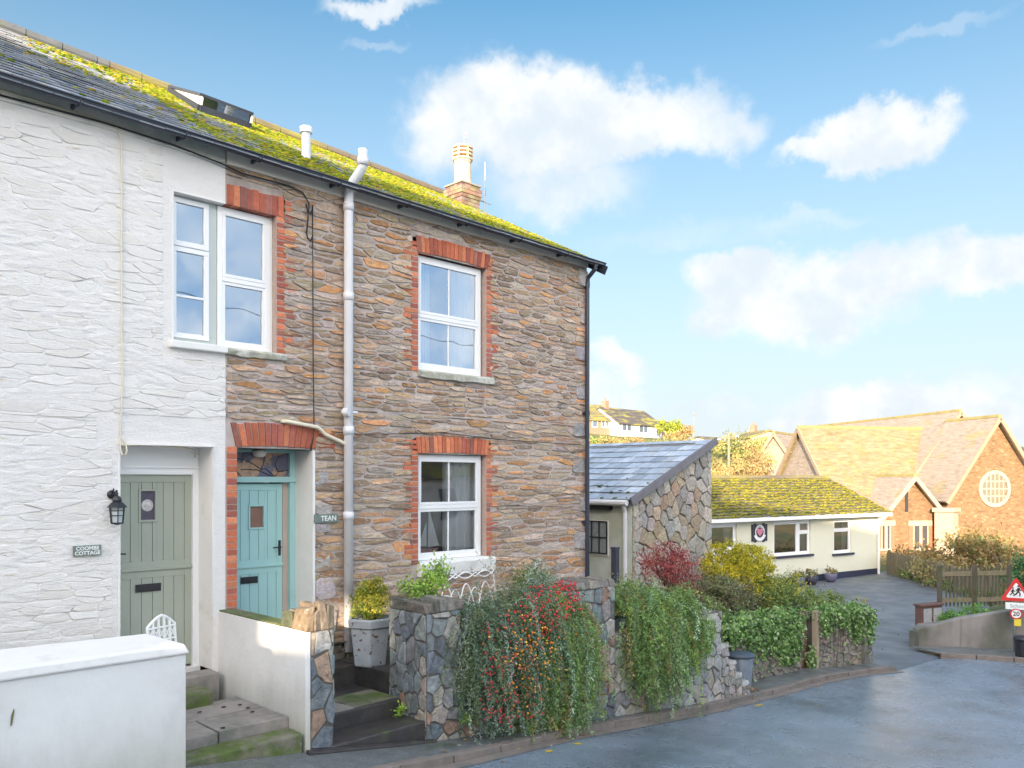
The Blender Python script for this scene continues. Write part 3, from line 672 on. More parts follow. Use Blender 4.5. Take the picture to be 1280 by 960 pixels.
def room(parent, fr, a0, a1, b0, b1, n0=-.32, n1=-2.6):
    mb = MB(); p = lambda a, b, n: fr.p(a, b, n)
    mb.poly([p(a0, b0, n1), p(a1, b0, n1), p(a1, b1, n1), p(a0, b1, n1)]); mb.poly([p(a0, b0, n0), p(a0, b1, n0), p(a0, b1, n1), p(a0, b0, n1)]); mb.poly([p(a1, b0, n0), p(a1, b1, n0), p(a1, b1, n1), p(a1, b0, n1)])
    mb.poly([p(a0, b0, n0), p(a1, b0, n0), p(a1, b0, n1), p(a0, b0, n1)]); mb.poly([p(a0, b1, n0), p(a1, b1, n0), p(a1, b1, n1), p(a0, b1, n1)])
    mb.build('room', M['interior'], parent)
# window of the white cottage: grey-green frame round two white casements
mb = MB(); F = FRN; a0, a1, b0, b1 = W1
for A in ((a0, a1 - .055, b0, b0 + .10), (a0, a1 - .055, b1 - .045, b1), (a0, a0 + .035, b0 + .1, b1 - .045), (a1 - .15, a1 - .055, b0 + .1, b1 - .045), (a0 + .035, a1 - .15, 2.53, 2.60)): F.box(mb, *A, -.17, -.10)
fw = mb.build('window', M['greyfr'], WC, bevel=.004)
for (z0, z1, hb) in ((b0 + .06, 2.565, .46), (2.57, b1 - .02, None)):
    mb = MB(); x0, x1, q = a0 + .012, a1 - .15, .058
    F.box(mb, x0, x1, z0, z0 + q, -.13, -.085); F.box(mb, x0, x1, z1 - q, z1 - .005, -.13, -.085); F.box(mb, x0, x0 + q, z0 + q, z1 - q, -.13, -.086); F.box(mb, x1 - q, x1, z0 + q, z1 - q, -.13, -.086)
    if hb: zz = z0 + (z1 - z0) * hb; F.box(mb, x0 + q, x1 - q, zz - .014, zz + .014, -.12, -.09)
    mb.build('sash', M['upvc'], fw, bevel=.004); mb = MB(); F.quad(mb, x0 + q * .5, x1 - q * .5, z0 + q * .5, z1 - q * .5, -.108); mb.build('pane', M['glass'], fw)
mb = MB(); F.box(mb, a0 - .06, a1 + .0, b0 - .075, b0 + .005, -.12, .075); mb.build('sill', M['timberw'], fw, bevel=.012)
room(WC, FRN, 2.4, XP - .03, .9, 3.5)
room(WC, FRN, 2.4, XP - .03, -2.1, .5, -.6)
# front door of the white cottage
mb = MB(); n = -.36; a0, a1, b0, b1 = D1
F.box(mb, a0, a1, .095, b1 - .012, n - .05, n + .02); F.box(mb, a1 - .07, a1, b0, .095, n - .05, n + .02); F.box(mb, a0, a0 + .04, b0, .095, n - .05, n + .02)
F.box(mb, a0 + .04, a1 - .07, .06, .10, n - .05, n + .035); F.box(mb, a1 - .075, a1 - .055, b0, .10, n - .05, n + .045)
F.box(mb, a0, a1, .13, .15, n, n + .04)
mb.build('door_frame', M['upvc'], WC, bevel=.004)
def leaf(parent, fr, a0, a1, b0, b1, n, mat, name='door_leaf', hole=None, st=.085, boards=6):
    mb = MB()
    H_ = [hole] if hole else []
    hx0, hx1, hz0, hz1 = hole if hole else (0, 0, 0, 0)
    fr.box(mb, a0, a0 + st, b0, b1, n - .04, n); fr.box(mb, a1 - st, a1, b0, b1, n - .04, n); fr.box(mb, a0 + st, a1 - st, b1 - st, b1, n - .04, n - .0005); fr.box(mb, a0 + st, a1 - st, b0, b0 + st, n - .04, n - .0005)
    W_ = (a1 - a0 - 2 * st) / boards
    for i in range(boards):
        x0 = a0 + st + i * W_ + .0025; x1 = x0 + W_ - .005; z0, z1 = b0 + st, b1 - st
        if hole and x0 < hx1 and x1 > hx0:
            if x0 < hx0: fr.box(mb, x0, hx0, z0, z1, n - .04, n - .008)
            if x1 > hx1: fr.box(mb, hx1, x1, z0, z1, n - .04, n - .008)
            y0, y1 = max(x0, hx0), min(x1, hx1); fr.box(mb, y0, y1, z0, hz0, n - .04, n - .008); fr.box(mb, y0, y1, hz1, z1, n - .04, n - .008)
        else: fr.box(mb, x0, x1, z0, z1, n - .04, n - .008)
    fr.box(mb, a0 + .01, a1 - .01, b0 + .01, b1 - .01, n - .045, n - .041) if not hole else None
    lf = mb.build(name, M[mat], parent, bevel=.003)
    if hole:
        mb = MB(); q = .022
        for A in ((hx0, hx1, hz0, hz0 + q), (hx0, hx1, hz1 - q, hz1), (hx0, hx0 + q, hz0 + q, hz1 - q), (hx1 - q, hx1, hz0 + q, hz1 - q)): fr.box(mb, *A, n - .03, n + .008)
        mb.build('glazing_bead', M[mat], lf, bevel=.002)
    return lf
def zY(py, px, Y): return PY(px, py, Y).z
dl = leaf(WC, FRN, 3.31, 4.195, -.98, .06, n, 'sage', hole=(3.60, 3.80, -.46, -.10)); dd = thing('x', (0, 0, 0), None, None); C.objects.unlink(dd); bpy.data.objects.remove(dd)
mb = MB(); F.quad(mb, 3.61, 3.79, -.45, -.11, n - .02); gl = mb.build('door_glass', M['bullseye'] if 'bullseye' in M else M['dark'], dl)
M['bullglass'] = pm('bullseye glass', (.10, .09, .13), .12, .3, 9, spec=.9)
gl.data.materials[0] = M['bullglass']
mb = MB(); pr = [(.0, .012), (.035, .011), (.05, .004), (.058, .010), (.066, .0)]; V = []; kk = 20
for r, h in pr: V += [F.p(3.70 + r * math.cos(2 * math.pi * i / kk), -.28 + r * math.sin(2 * math.pi * i / kk), n - .018 + h) for i in range(kk)]
mb.mesh(V, [(j * kk + i, j * kk + (i + 1) % kk, (j + 1) * kk + (i + 1) % kk, (j + 1) * kk + i) for j in range(len(pr) - 1) for i in range(kk)]); mb.build('bullseye', pm('pale bottle glass', (.55, .5, .5), .08, .3, 30, spec=1), dl, smooth=True)
d2 = leaf(WC, FRN, 3.31, 4.195, -2.09, -.99, n, 'sage')
mb = MB(); F.box(mb, 3.31, 4.195, -.995, -.955, n, n + .022); mb.build('weather_bar', M['sage'], dl, bevel=.004)
def letterbox(parent, fr, a0, a1, b0, b1, n):
    mb = MB(); fr.box(mb, a0, a1, b0, b1, n, n + .012); fr.box(mb, a0 + .025, a1 - .025, b0 + .018, b1 - .02, n + .012, n + .02); mb.build('letterbox', M['black'], parent, bevel=.003)
letterbox(d2, FRN, 3.565, 3.84, -1.225, -1.14, n)
def handle(parent, fr, a, b, n, s=1):
    mb = MB(); fr.box(mb, a - .016, a + .016, b - .11, b + .08, n, n + .008); mb.tube([fr.p(a, b, n), fr.p(a, b, n + .045), fr.p(a + s * .02, b, n + .05), fr.p(a + s * .11, b - .004, n + .05)], .009, 8); mb.build('handle', M['black'], parent)
handle(dl, FRN, 3.335, -.79, n, 1)
# cable clipped under the eaves and down the white wall
mb = MB(); cp = [(-2, -.012, 3.56)] + [(x, -.03, 3.56 + math.sin(x * 3) * .008) for x in np.arange(0, 3.1, .3)]
xw = fx(154)
mb.tube([(-2, -.045, 3.66), (1.2, -.045, 3.66), (2.2, -.045, 3.655), (3.0, -.045, 3.64), (3.22, -.05, 3.62), (3.27, -.045, 3.5), (3.28, -.03, 3.3), (3.275, -.035, 2), (3.285, -.035, 1), (3.265, -.03, .5), (3.262, -.035, .33), (3.28, -.04, .26), (3.315, -.04, .25), (3.33, -.04, .31), (3.31, -.035, .39), (3.285, -.03, .43)], .0085, 6)
mb.build('cable', M['cream'], WC, smooth=True)
mb = MB(); mb.tube([(3.28, -.02, .36), (3.5, -.01, .372), (3.75, .03, .355), (4.0, .12, .365), (4.2, .28, .33), (4.22, .33, .26)], .008, 6); mb.tube([(3.75, .03, .350), (4.0, .08, .345), (4.2, .2, .28)], .006, 6); mb.build('cable', M['cream'], WC, smooth=True)
mb = MB(); mb.tube([(2.0, -.05, 3.60), (3.1, -.05, 3.625), (3.8, -.05, 3.60), (4.35, -.045, 3.545), (4.6, -.04, 3.5), (5.2, -.045, 3.505), (5.38, -.045, 3.47), (5.47, -.045, 3.36), (5.46, -.045, 3.2), (5.44, -.04, 3.0)], .010, 6)
mb.build('cable', M['black'], WC, smooth=True)

# ---- stone cottage
SCt = thing('stone_cottage', (7.5, 0, -2.6), 'brown rubble stone cottage with red brick window surrounds and mossy roof', 'cottage')
F = FRN; rg = random.Random(5)
mb = MB(); holes = [W2, W3, W4, D2]
holed(F, mb, XP, XE, -2.9, 3.6, holes, 0.0)
mb.build('mortar', M['mortar'], SCt)
PALS = [(.46, .26, .14), (.40, .26, .155), (.44, .31, .20), (.36, .27, .18), (.48, .30, .18), (.33, .235, .16), (.52, .26, .11), (.40, .29, .175), (.45, .35, .26), (.37, .27, .19), (.48, .36, .26), (.42, .33, .27), (.30, .21, .14)]
PALS = [tuple(v * 1.12 for v in (c[0], c[1] * 1.04, c[2] * 1.12)) for c in PALS]
holes2 = [(W2[0], W2[1] + .08, W2[2] - .09, W2[3] + .31), (W3[0] - .10, W3[1] + .06, W3[2] - .11, W3[3] + .27), (W4[0] - .10, W4[1] + .06, W4[2] - .22, W4[3] + .24), (D2[0] - .14, D2[1] + .02, -3, D2[3] + .31)]
cl = []
cl += cells([(XP, 2.2), (XE - .01, 2.2), (XE - .01, 3.56), (XP, 3.6)], .31, .080, .44, 1, holes2)
cl += cells([(XP, .9), (XE - .01, .9), (XE - .01, 2.2), (XP, 2.2)], .27, .070, .44, 2, holes2)
cl += cells([(XP, -.4), (XE - .01, -.4), (XE - .01, .9), (XP, .9)], .36, .078, .44, 3, holes2)
cl += cells([(5.54, -2.9), (XE - .01, -2.9), (XE - .01, -.4), (5.54, -.4)], .34, .085, .44, 4, holes2)
mb = MB(); lay_stones(mb, F, cl, .024, .015, PALS, 8, var=.32)
# big pale quoin stones on the corner and beside the door
for zz in np.arange(-2.4, 3.5, .62):
    w_ = rg.uniform(.18, .4); z1 = zz + rg.uniform(.22, .34)
    lay_stones(mb, F, [[(XE - w_, zz), (XE + .005, zz), (XE + .005, z1), (XE - w_, z1)]], .02, .035, [(.42, .39, .40), (.36, .34, .35)], int(zz * 100) + 900)
for zz, zh, ww in ((-.09, .2, .22), (-.45, .17, .26), (-.66, .15, .24), (-1.15, .26, .24), (-1.5, .3, .3), (-1.95, .36, .3)):
    lay_stones(mb, F, [[(5.565, zz), (5.565 + ww, zz), (5.565 + ww, zz + zh), (5.565, zz + zh)]], .02, .03, [(.50, .46, .47), (.45, .42, .42)], int(zz * 100) + 500)
mb.build('wall', M['stone'], SCt)
mb = MB(); FG = FR((XE, 0, 0), (0, 1, 0), (1, 0, 0))
mb.box(XE - .35, XE, .02, 7.2, -2.9, 3.6); mb.box(XP, XE, 6.9, 7.2, -2.9, 3.6)
mb.prism([(XE, 0.02, 3.6), (XE, 7.2, 3.6), (XE, 3.6, 5.55)], (-.35, 0, 0))
mb.build('wall', M['mortar'], SCt)
mb = MB(); lay_stones(mb, FG, cells([(0, -2.8), (7.2, -2.8), (7.2, 3.55), (3.6, 5.5), (0, 3.55)], .32, .13, .4, 31), .02, .03, PALS, 33); mb.build('wall', M['stone'], SCt)
# brickwork
bks = []
def flush():
    global mb, bb
    k_ = mb.build('brick_surround', M['brick'], SCt, bevel=.003)
    if bb.v: bb.build('brick_mortar', M['bmortar'], k_)
    mb, bb = MB(), MB()
mb = MB(); bb = MB()
def brickback(a0, a1, b0, b1): FRN.box(bb, a0, a1, b0, b1, -.12, .006)
quoins(mb, F, W2[1] + .005, 1, W2[2] + .0, W2[3] + .1, rg); brickback(W2[1] + .003, W2[1] + .15, W2[2], W2[3] + .25)
soldier(mb, F, XP + .01, W2[1] + .10, W2[3], .235, rg, .0); brickback(XP + .004, W2[1] + .12, W2[3] + .004, W2[3] + .22)
quoins(mb, F, W2[1] + .11, 1, W2[3] + .08, W2[3] + .26, rg, (.1, .2))
flush()
for W_ in (W3, W4):
    quoins(mb, F, W_[0] - .004, -1, W_[2] - .02, W_[3] + .2, rg); quoins(mb, F, W_[1] + .004, 1, W_[2] - .05, W_[3] + .2, rg)
    brickback(W_[0] - .12, W_[0] - .003, W_[2] - .02, W_[3] + .2); brickback(W_[1] + .003, W_[1] + .12, W_[2] - .05, W_[3] + .2)
    soldier(mb, F, W_[0] - .02, W_[1] + .03, W_[3] + .004, .225, rg, .02, .018, skew=.03); brickback(W_[0] - .1, W_[1] + .1, W_[3] + .02, W_[3] + .2); flush()
soldier(mb, F, D2[0] - .02, D2[1] + .04, D2[3] + .01, .265, rg, .02, .02, skew=.07); brickback(D2[0] - .02, D2[1] + .06, D2[3] + .03, D2[3] + .26)
flush()
for i in range(34):
    z = -2.1 + i * .073; F.box(mb, XP + .015, D2[0] - .004, z + .005, z + .068, -.2, .01 + rg.uniform(0, .004), brick_col(rg))
brickback(XP + .004, D2[0] - .006, -2.2, .37); flush()
for i, zz in enumerate((.39, .455, .52)): F.box(mb, D2[1] + .09, D2[1] + (.26 if i % 2 else .32), zz, zz + .06, -.1, .012, brick_col(rg))
flush()
# reveals
mb = MB()
for W_ in (W3, W4): mb = MB(); F.box(mb, W_[0], W_[1], W_[2] - .02, W_[2], -.25, -.005); mb.build('reveal', M['timberw'], SCt)
mb = MB()
F.box(mb, D2[1], D2[1] + .012, -2.2, D2[3], -.48, .012); F.box(mb, D2[1] - .004, D2[1] + .03, -2.2, D2[3] - .01, -.03, .022)
mb.build('reveal', M['timberw'], SCt)
# windows of the stone cottage
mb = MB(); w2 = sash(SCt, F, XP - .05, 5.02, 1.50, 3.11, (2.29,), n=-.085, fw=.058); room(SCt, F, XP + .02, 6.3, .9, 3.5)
F.box(mb, 5.02, 5.05, 1.5, 3.12, -.2, -.09); mb.build('reveal', M['timberw'], SCt)
def sill(parent, a0, a1, b1, h, d, mat, seed):
    r = random.Random(seed); mb = MB(); k = 9
    V = []
    for i in range(k + 1):
        a = a0 + (a1 - a0) * i / k
        V += [F.p(a, b1 - h + r.uniform(-.008, .008), -.1), F.p(a, b1 - h + r.uniform(-.012, .012), d - .012 + r.uniform(-.01, .008)), F.p(a, b1 - .03 + r.uniform(-.006, .006), d + r.uniform(-.01, .006)), F.p(a, b1 - .008 + r.uniform(-.004, .004), d - .03), F.p(a, b1 + .004, -.1)]
    f = [(i * 5 + j, i * 5 + (j + 1) % 5, (i + 1) * 5 + (j + 1) % 5, (i + 1) * 5 + j) for i in range(k) for j in range(5)] + [(4, 3, 2, 1, 0), tuple(k * 5 + j for j in range(5))]
    mb.mesh(V, f); mb.build('sill', M[mat], parent, bevel=.006)
sill(w2, XP + .005, 5.17, 1.505, .09, .06, 'lichen', 1)
w3 = sash(SCt, F, W3[0] + .01, W3[1] - .03, W3[2] + .02, W3[3] - .005, (2.27,), n=-.075, fw=.062, bars=(.5,), curtain=((.0, .30), (.62, 1.0)))
sill(w3, W3[0] - .02, W3[1] + .12, W3[2] + .012, .11, .07, 'lichen', 2)
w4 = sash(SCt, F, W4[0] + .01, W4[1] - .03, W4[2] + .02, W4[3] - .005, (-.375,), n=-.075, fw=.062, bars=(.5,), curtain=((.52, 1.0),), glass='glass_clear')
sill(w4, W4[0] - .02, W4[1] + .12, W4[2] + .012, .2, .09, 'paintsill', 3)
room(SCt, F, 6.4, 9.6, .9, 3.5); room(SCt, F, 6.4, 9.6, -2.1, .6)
# front door of the stone cottage
n = -.42; a0, a1, b0, b1 = D2
mb = MB(); F.box(mb, a0, a1, b1 - .035, b1 + .01, n - .06, n + .03); F.box(mb, a0, a1, -.03, .04, n - .06, n + .05); F.box(mb, a1 - .075, a1, b0, b1 - .035, n - .06, n + .03); F.box(mb, a0, a0 + .06, b0, b1 - .035, n - .06, n + .03)
fr2 = mb.build('door_frame', M['aqua'], SCt, bevel=.005)
mb = MB(); F.box(mb, a1 - .145, a1 - .076, b0, -.03, n - .09, n - .03); mb.build('door_stop', pm('bare stop timber', (.50, .40, .34), .7, .1, 5), fr2)
mb = MB(); F.quad(mb, a0 + .06, a1 - .075, .04, b1 - .035, n - .01); fl = mb.build('fanlight', M['stained'], fr2)
mb = MB()
def fp(s, t): return F.p(a0 + .06 + (a1 - a0 - .135) * s, .04 + (b1 - .075) * t, n - .004)
for L in ([(0, .35), (.15, .3), (.25, 0)], [(.25, .55), (.27, .85), (.3, 1)], [(.1, .75), (.3, .7), (.45, .5), (.56, .3), (.62, .35), (.78, 0)], [(.56, .3), (.6, .6), (.62, 1)], [(.78, 0), (.83, .2), (1, .3)], [(.83, .2), (.78, .5), (.84, .85), (1, 1)], [(.25, .3), (.5, .28), (.75, 0)]):
    mb.tube([fp(*q) for q in L], .005, 5)
mb.build('leading', M['black'], fl)
mb = MB(); c = F.p(5.03, .33, n + .06); mb.lathe(c - Vector((0, 0, .05)), [(.02, .1), (.075, .085), (.085, .05), (.07, .01), (.03, -.005)], 16); mb.build('porch_light', pm('opal lamp glass', (.8, .76, .7), .25, .05, 5, spec=.8), fr2, smooth=True)
xl0, xl1 = 4.63, 5.385
ld = leaf(SCt, F, xl0, xl1, -1.05, -.045, n - .02, 'aqua', hole=(4.93, 5.15, -.60, -.30), st=.08, boards=5); n2 = n - .02
mb = MB(); F.quad(mb, 4.94, 5.14, -.59, -.31, n2 - .02); mb.build('door_glass', pm('amber door glass', (.25, .14, .11), .2, .15, 8, spec=.7), ld)
le = leaf(SCt, F, xl0, xl1, -2.2, -1.06, n2, 'aqua', st=.08, boards=5); mb = MB(); F.box(mb, xl0, xl1, -1.065, -1.03, n2, n2 + .02); mb.build('weather_bar', M['aqua'], ld, bevel=.004)
letterbox(le, F, 4.83, 5.05, -1.25, -1.17, n2); handle(ld, F, 5.345, -.83, n2, -1)
# roof, fascia, gutter
rf = roof_piece(SCt, XP, XE + .12, d_right, 26000)
gutter_run(SCt, XP - .05, XE + .16, True)
mb = MB(); mb.hexa([(XP + .003, -.04, 3.565), (XE, -.04, 3.52), (XE, -.003, 3.52), (XP + .003, -.003, 3.565), (XP + .003, -.04, 3.74), (XE, -.04, 3.64), (XE, -.003, 3.66), (XP + .003, -.003, 3.76)]); mb.build('fascia', pm('white fascia', (.84, .78, .71), .6, .06, 3, col2=(.5, .42, .36), c2s=2, c2t=.68), SCt, bevel=.003)
mb = MB()
vy = [RP(XE + .125, -.03), RP(XE + .125, 1.0)]; mb.bar(vy[0] - Vector((0, 0, .06)), vy[1] - Vector((0, 0, .06)), .03, .14); mb.build('bargeboard', M['gutter'], rf)
# rooflight standing open, vent pipe
def roof_hit(px, py):
    d = PD(px, py, 1) - Vector((0, -CAMD, 0)); lo = None
    for k in range(400, 2600):
        s_ = k / 100; p = Vector((0, -CAMD, 0)) + d * s_; t = (p.y - EAVE_Y) / (RIDGE_Y - EAVE_Y)
        if t > 0 and p.z < eave_z(p.x) + (ridge_z(p.x) - eave_z(p.x)) * t: return p, t
    return None, 0
pa, ta = roof_hit(262, 152); pb, tb = roof_hit(312, 158)
rx0, rx1 = pa.x + .12, pa.x + .86; ta = .64; tb2 = .90
mb = MB(); up = Vector((0, -.45, 1)).normalized()
A_, B_, C_, D_ = RP(rx0, ta), RP(rx1, ta), RP(rx1, tb2), RP(rx0, tb2)
for p, q in ((A_, B_), (B_, C_), (C_, D_), (D_, A_)): mb.bar(p + up * .05, q + up * .05, .06, .12, up)
rl = mb.build('rooflight', M['gutter'], rf)
mb = MB(); o1 = up * .12; hinge0, hinge1 = D_ + o1, C_ + o1; lift = up * .12
q = [A_ + o1 + lift, B_ + o1 + lift, hinge1, hinge0]
for a, b in ((q[0], q[1]), (q[1], q[2]), (q[3], q[0]), (q[2], q[3])): mb.bar(a, b, .05, .035, up)
mb.build('rooflight_sash', M['gutter'], rl)
mb = MB(); mb.hexa([A_ + up * .02, A_ + up * .02 + Vector((.03, 0, 0)), D_ + up * .02 + Vector((.03, 0, 0)), D_ + up * .02, q[0], q[0] + Vector((.03, 0, 0)), q[3] + Vector((.03, 0, 0)), q[3]]); mb.build('rooflight_cheek', M['fascia'], rl); mb = MB(); mb.hexa([B_ + up * .02, B_ + up * .02 + Vector((.03, 0, 0)), C_ + up * .02 + Vector((.03, 0, 0)), C_ + up * .02, q[1], q[1] + Vector((.03, 0, 0)), q[2] + Vector((.03, 0, 0)), q[2]]); mb.build('rooflight_cheek', M['fascia'], rl)
mb = MB(); mb.poly(q); mb.build('pane', M['sky_glass'], rl); mb = MB(); mb.poly([A_ + up * .1 + Vector((.03, 0, 0)), B_ + up * .1 - Vector((.03, 0, 0)), q[1] - Vector((.03, 0, .01)), q[0] + Vector((.03, 0, -.01))]); mb.build('pane', M['sky_glass'], rl)
p, t = roof_hit(384, 201); mb = MB(); mb.lathe(p + Vector((0, .03, .02)), [(.062, 0), (.062, .36), (.085, .362), (.085, .44), (.06, .445)], 16); mb.build('vent_pipe', M['pvc'], rf)
# chimney
mb = MB(); cx, cy, cz = 10.29, 2.6, 4.7; rc = random.Random(3)
pal = [(.20, .16, .12), (.16, .13, .10), (.24, .19, .13), (.15, .11, .09)]
for k in range(12):
    z0 = cz + k * .068; e = .03 if k in (9, 10) else (.015 if k == 8 else 0)
    for s_ in range(5):
        for face in range(4):
            w_ = .52 / 2.5 if k % 2 else .52 / 2.5
        pass
    nb = 3; sh = .5 * (k % 2)
    X = [cx - e, cx + .46 + e]; Yc = [cy - e, cy + .46 + e]
    cuts = sorted({0, 1, *[min(1, max(0, (i + sh) / nb)) for i in range(nb + 1)]})
    for a, b in zip(cuts, cuts[1:]):
        xx0 = X[0] + (X[1] - X[0]) * a + .004; xx1 = X[0] + (X[1] - X[0]) * b - .004; c = rc.choice(pal); c = tuple(v * rc.uniform(.8, 1.2) for v in c)
        mb.box(xx0, xx1, Yc[0], Yc[0] + .1, z0, z0 + .062, c); mb.box(xx0, xx1, Yc[1] - .1, Yc[1], z0, z0 + .062, c)
        yy0 = Yc[0] + .1 + (Yc[1] - Yc[0] - .2) * a + .004; yy1 = Yc[0] + .1 + (Yc[1] - Yc[0] - .2) * b - .004
        mb.box(X[0], X[0] + .1, yy0, yy1, z0, z0 + .062, c); mb.box(X[1] - .1, X[1], yy0, yy1, z0, z0 + .062, c)
mb.box(cx + .01, cx + .45, cy + .01, cy + .45, cz, cz + .80, (.28, .25, .22))
mb.prism([(cx - .02, cy - .02, cz + .80), (cx + .48, cy - .02, cz + .80), (cx + .48, cy + .48, cz + .80), (cx - .02, cy + .48, cz + .80)], (0, 0, .03), (.25, .22, .19))
ch = mb.build('chimney', M['brick'], rf)
mb = MB(); pc = Vector((cx + .2, cy + .2, cz + .82)); mb.lathe(pc, [(.19, 0), (.17, .05), (.155, .10), (.15, .42), (.165, .43), (.165, .46), (.19, .47), (.19, .50), (.15, .51), (.12, .515)], 24)
for k in range(3):
    z = .545 + k * .07; mb.lathe(pc, [(.15, z), (.19, z + .004), (.19, z + .034), (.15, z + .04)], 24)
for k in range(6): a = k * math.pi / 3 + .4; mb.box(pc.x + .165 * math.cos(a) - .014, pc.x + .165 * math.cos(a) + .014, pc.y + .165 * math.sin(a) - .014, pc.y + .165 * math.sin(a) + .014, pc.z + .5, pc.z + .73)
mb.build('chimney_pot', M['pot'], ch, smooth=False)
mb = MB(); mb.tube([pc + Vector((.02, 0, .7)), pc + Vector((.06, 0, 1.02))], .006, 5); mb.tube([pc + Vector((-.06, -.1, .88)), pc + Vector((.2, .1, 1.06))], .004, 4)
for k in range(5): q = pc + Vector((-.04 + k * .055, -.085 + k * .042, .895 + k * .036)); mb.tube([q - Vector((.0, -.02, .05)), q + Vector((0, -.02, .05))], .003, 4)
mb.build('aerial', M['galv'], ch)
mb = MB(); q = PY(606, 262, 3.3); mb.tube([q - Vector((0, 0, .25)), q + Vector((0, 0, .42))], .018, 6); mb.tube([q + Vector((-.14, .05, .18)), q + Vector((.14, -.05, .12))], .012, 5); mb.tube([q + Vector((0, 0, .4)), q + Vector((0, 0, .95))], .005, 4)
mb.build('aerial', M['galv'], rf)
# white soil pipe passing through the eaves, waste pipe, corner downpipe
xp = fx(430); mb = MB(); rr = .058; zt = fz(430, 245)
pts = [(xp, -.10, -2.15), (xp, -.10, zt - .15), (xp, -.11, zt), (xp - .0, -.2, zt + .13), (xp + .03, -.34, zt + .26), (xp + .035, -.36, zt + .32), (xp + .035, -.36, zt + .50)]
mb.tube(pts, rr, 18)
for z in (zt - .16, -.45 + .0, 2.3, .62): mb.tube([(xp, -.10, z - .05), (xp, -.10, z + .05)], rr + .009, 18)
mb.tube([(xp, -.14, zt + .045), (xp, -.185, zt + .10)], rr + .01, 18); mb.tube([(xp + .035, -.36, zt + .30), (xp + .035, -.36, zt + .40)], rr + .01, 18)
sp = mb.build('soil_pipe', M['pvc'], SCt, smooth=True)
mb = MB(); z = fz(428, 516); mb.tube([(xp - .085, -.13, z), (xp - .05, -.19, z)], .055, 14); mb.tube([(xp - .12, -.13, z), (xp + .11, -.13, z)], .02, 10); mb.build('inspection_cap', M['pvc'], sp)
mb = MB(); z0, z1 = fz(352, 527), fz(428, 556); xa_, xb_ = fx(352), fx(397)
mb.tube([(xa_, .05, z0), (xa_, -.06, z0), (xa_ + .03, -.075, z0), (xb_ - .05, -.075, z0 - .05), (xb_, -.078, z0 - .08), (xb_ + .05, -.08, z0 - .13), (xp - .07, -.085, z1 + .02), (xp, -.09, z1)], .024, 10); mb.build('waste_pipe', M['cream'], sp, smooth=True)
mb = MB(); xq = XE - .06; mb.tube([(xq, -.245, 3.53), (xq, -.24, 3.46), (xq, -.09, 3.34), (xq, -.07, 3.24), (xq, -.07, -2.3)], .036, 12)
for z in (3.22, 1.1, -.7): mb.tube([(xq, -.07, z - .04), (xq, -.07, z + .04)], .044, 12); mb.box(xq - .07, xq + .07, -.05, -.0, z - .02, z + .02)
mb.build('downpipe', M['gutter'], SCt, smooth=False)
mb = MB(); xk = fx(390); mb.tube([(xk - .02, -.045, 3.35), (xk - .015, -.045, 2.4), (xk - .01, -.045, 1.4), (xk, -.045, .72), (xk - .02, -.06, .5), (xk - .06, -.07, .35)], .008, 6)
for z in (3.28, 2.95): mb.tube([(xk - .10, -.03, z + .06), (xk - .10, -.07, z - .03), (xk - .06, -.07, z - .05), (xk - .02, -.05, z + .02)], .01, 6)
mb.tube([(xk + .25, -.045, .60), (6.2, -.045, .585), (7, -.045, .62), (7.6, -.045, .66), (8.8, -.045, .60), (10.6, -.045, .575)], .006, 5)
mb.build('cable', M['black'], SCt, smooth=True)
# sailing boat ornament standing inside the lower window
TB = thing('toy_boat', (7.56, .26, -1.03), 'white sailed model boat standing behind the lower window of the stone cottage', 'ornament')
mb = MB(); mb.prism([(7.40, .24, -1.03), (7.70, .24, -1.03), (7.76, .24, -.97), (7.36, .24, -.97)], (0, .06, 0)); mb.build('hull', pm('pink hull', (.55, .25, .32), .5, .05), TB)
mb = MB(); mb.prism([(7.585, .27, -.95), (7.79, .27, -.94), (7.60, .27, -.40)], (0, .006, 0)); mb.prism([(7.56, .27, -.94), (7.41, .27, -.93), (7.555, .27, -.60)], (0, .006, 0)); mb.build('sail', M['curtain'], TB)
mb = MB(); mb.tube([(7.57, .27, -1), (7.575, .27, -.37)], .006, 6); mb.build('mast', M['wood'], TB)
# name plates and lantern
def text(s, size, fr, a, b, n, mat, parent, name='lettering', ax='CENTER', sc=1.0, bold=.0):
    cu = bpy.data.curves.new(name, 'FONT'); cu.body = s; cu.size = size; cu.align_x = ax; cu.align_y = 'CENTER'; cu.extrude = .0015; cu.offset = bold; cu.resolution_u = 3
    t_ = bpy.data.objects.new(name, cu); C.objects.link(t_); bpy.context.view_layer.update()
    me = bpy.data.meshes.new_from_object(t_.evaluated_get(bpy.context.evaluated_depsgraph_get())); C.objects.unlink(t_); bpy.data.objects.remove(t_)
    o_ = ORG[parent.name]
    for v in me.vertices: p_ = fr.p(a + v.co.x * sc, b + v.co.y, n + v.co.z) - o_; v.co = p_
    me.materials.clear(); me.materials.append(mat); o = bpy.data.objects.new(name, me); C.objects.link(o); o.parent = parent; ORG[o.name] = o_; return o
s1 = thing('house_sign', F.p((fx(90) + fx(125)) / 2, fz(107, 688), .03), 'slate name plate reading Coombe Cottage on the whitewashed wall beside the sage door', 'sign')
a0, a1 = fx(90), fx(125); zc = fz(107, 688); mb = MB(); F.box(mb, a0, a1, zc - .052, zc + .052, .022, .042); mb.build('plate', M['plate'], s1, bevel=.003)
text('COOMBE', .052, F, (a0 + a1) / 2 - .0, zc + .022, .043, M['letter'], s1, bold=.0012); text('COTTAGE', .052, F, (a0 + a1) / 2, zc - .025, .043, M['letter'], s1, bold=.0012)
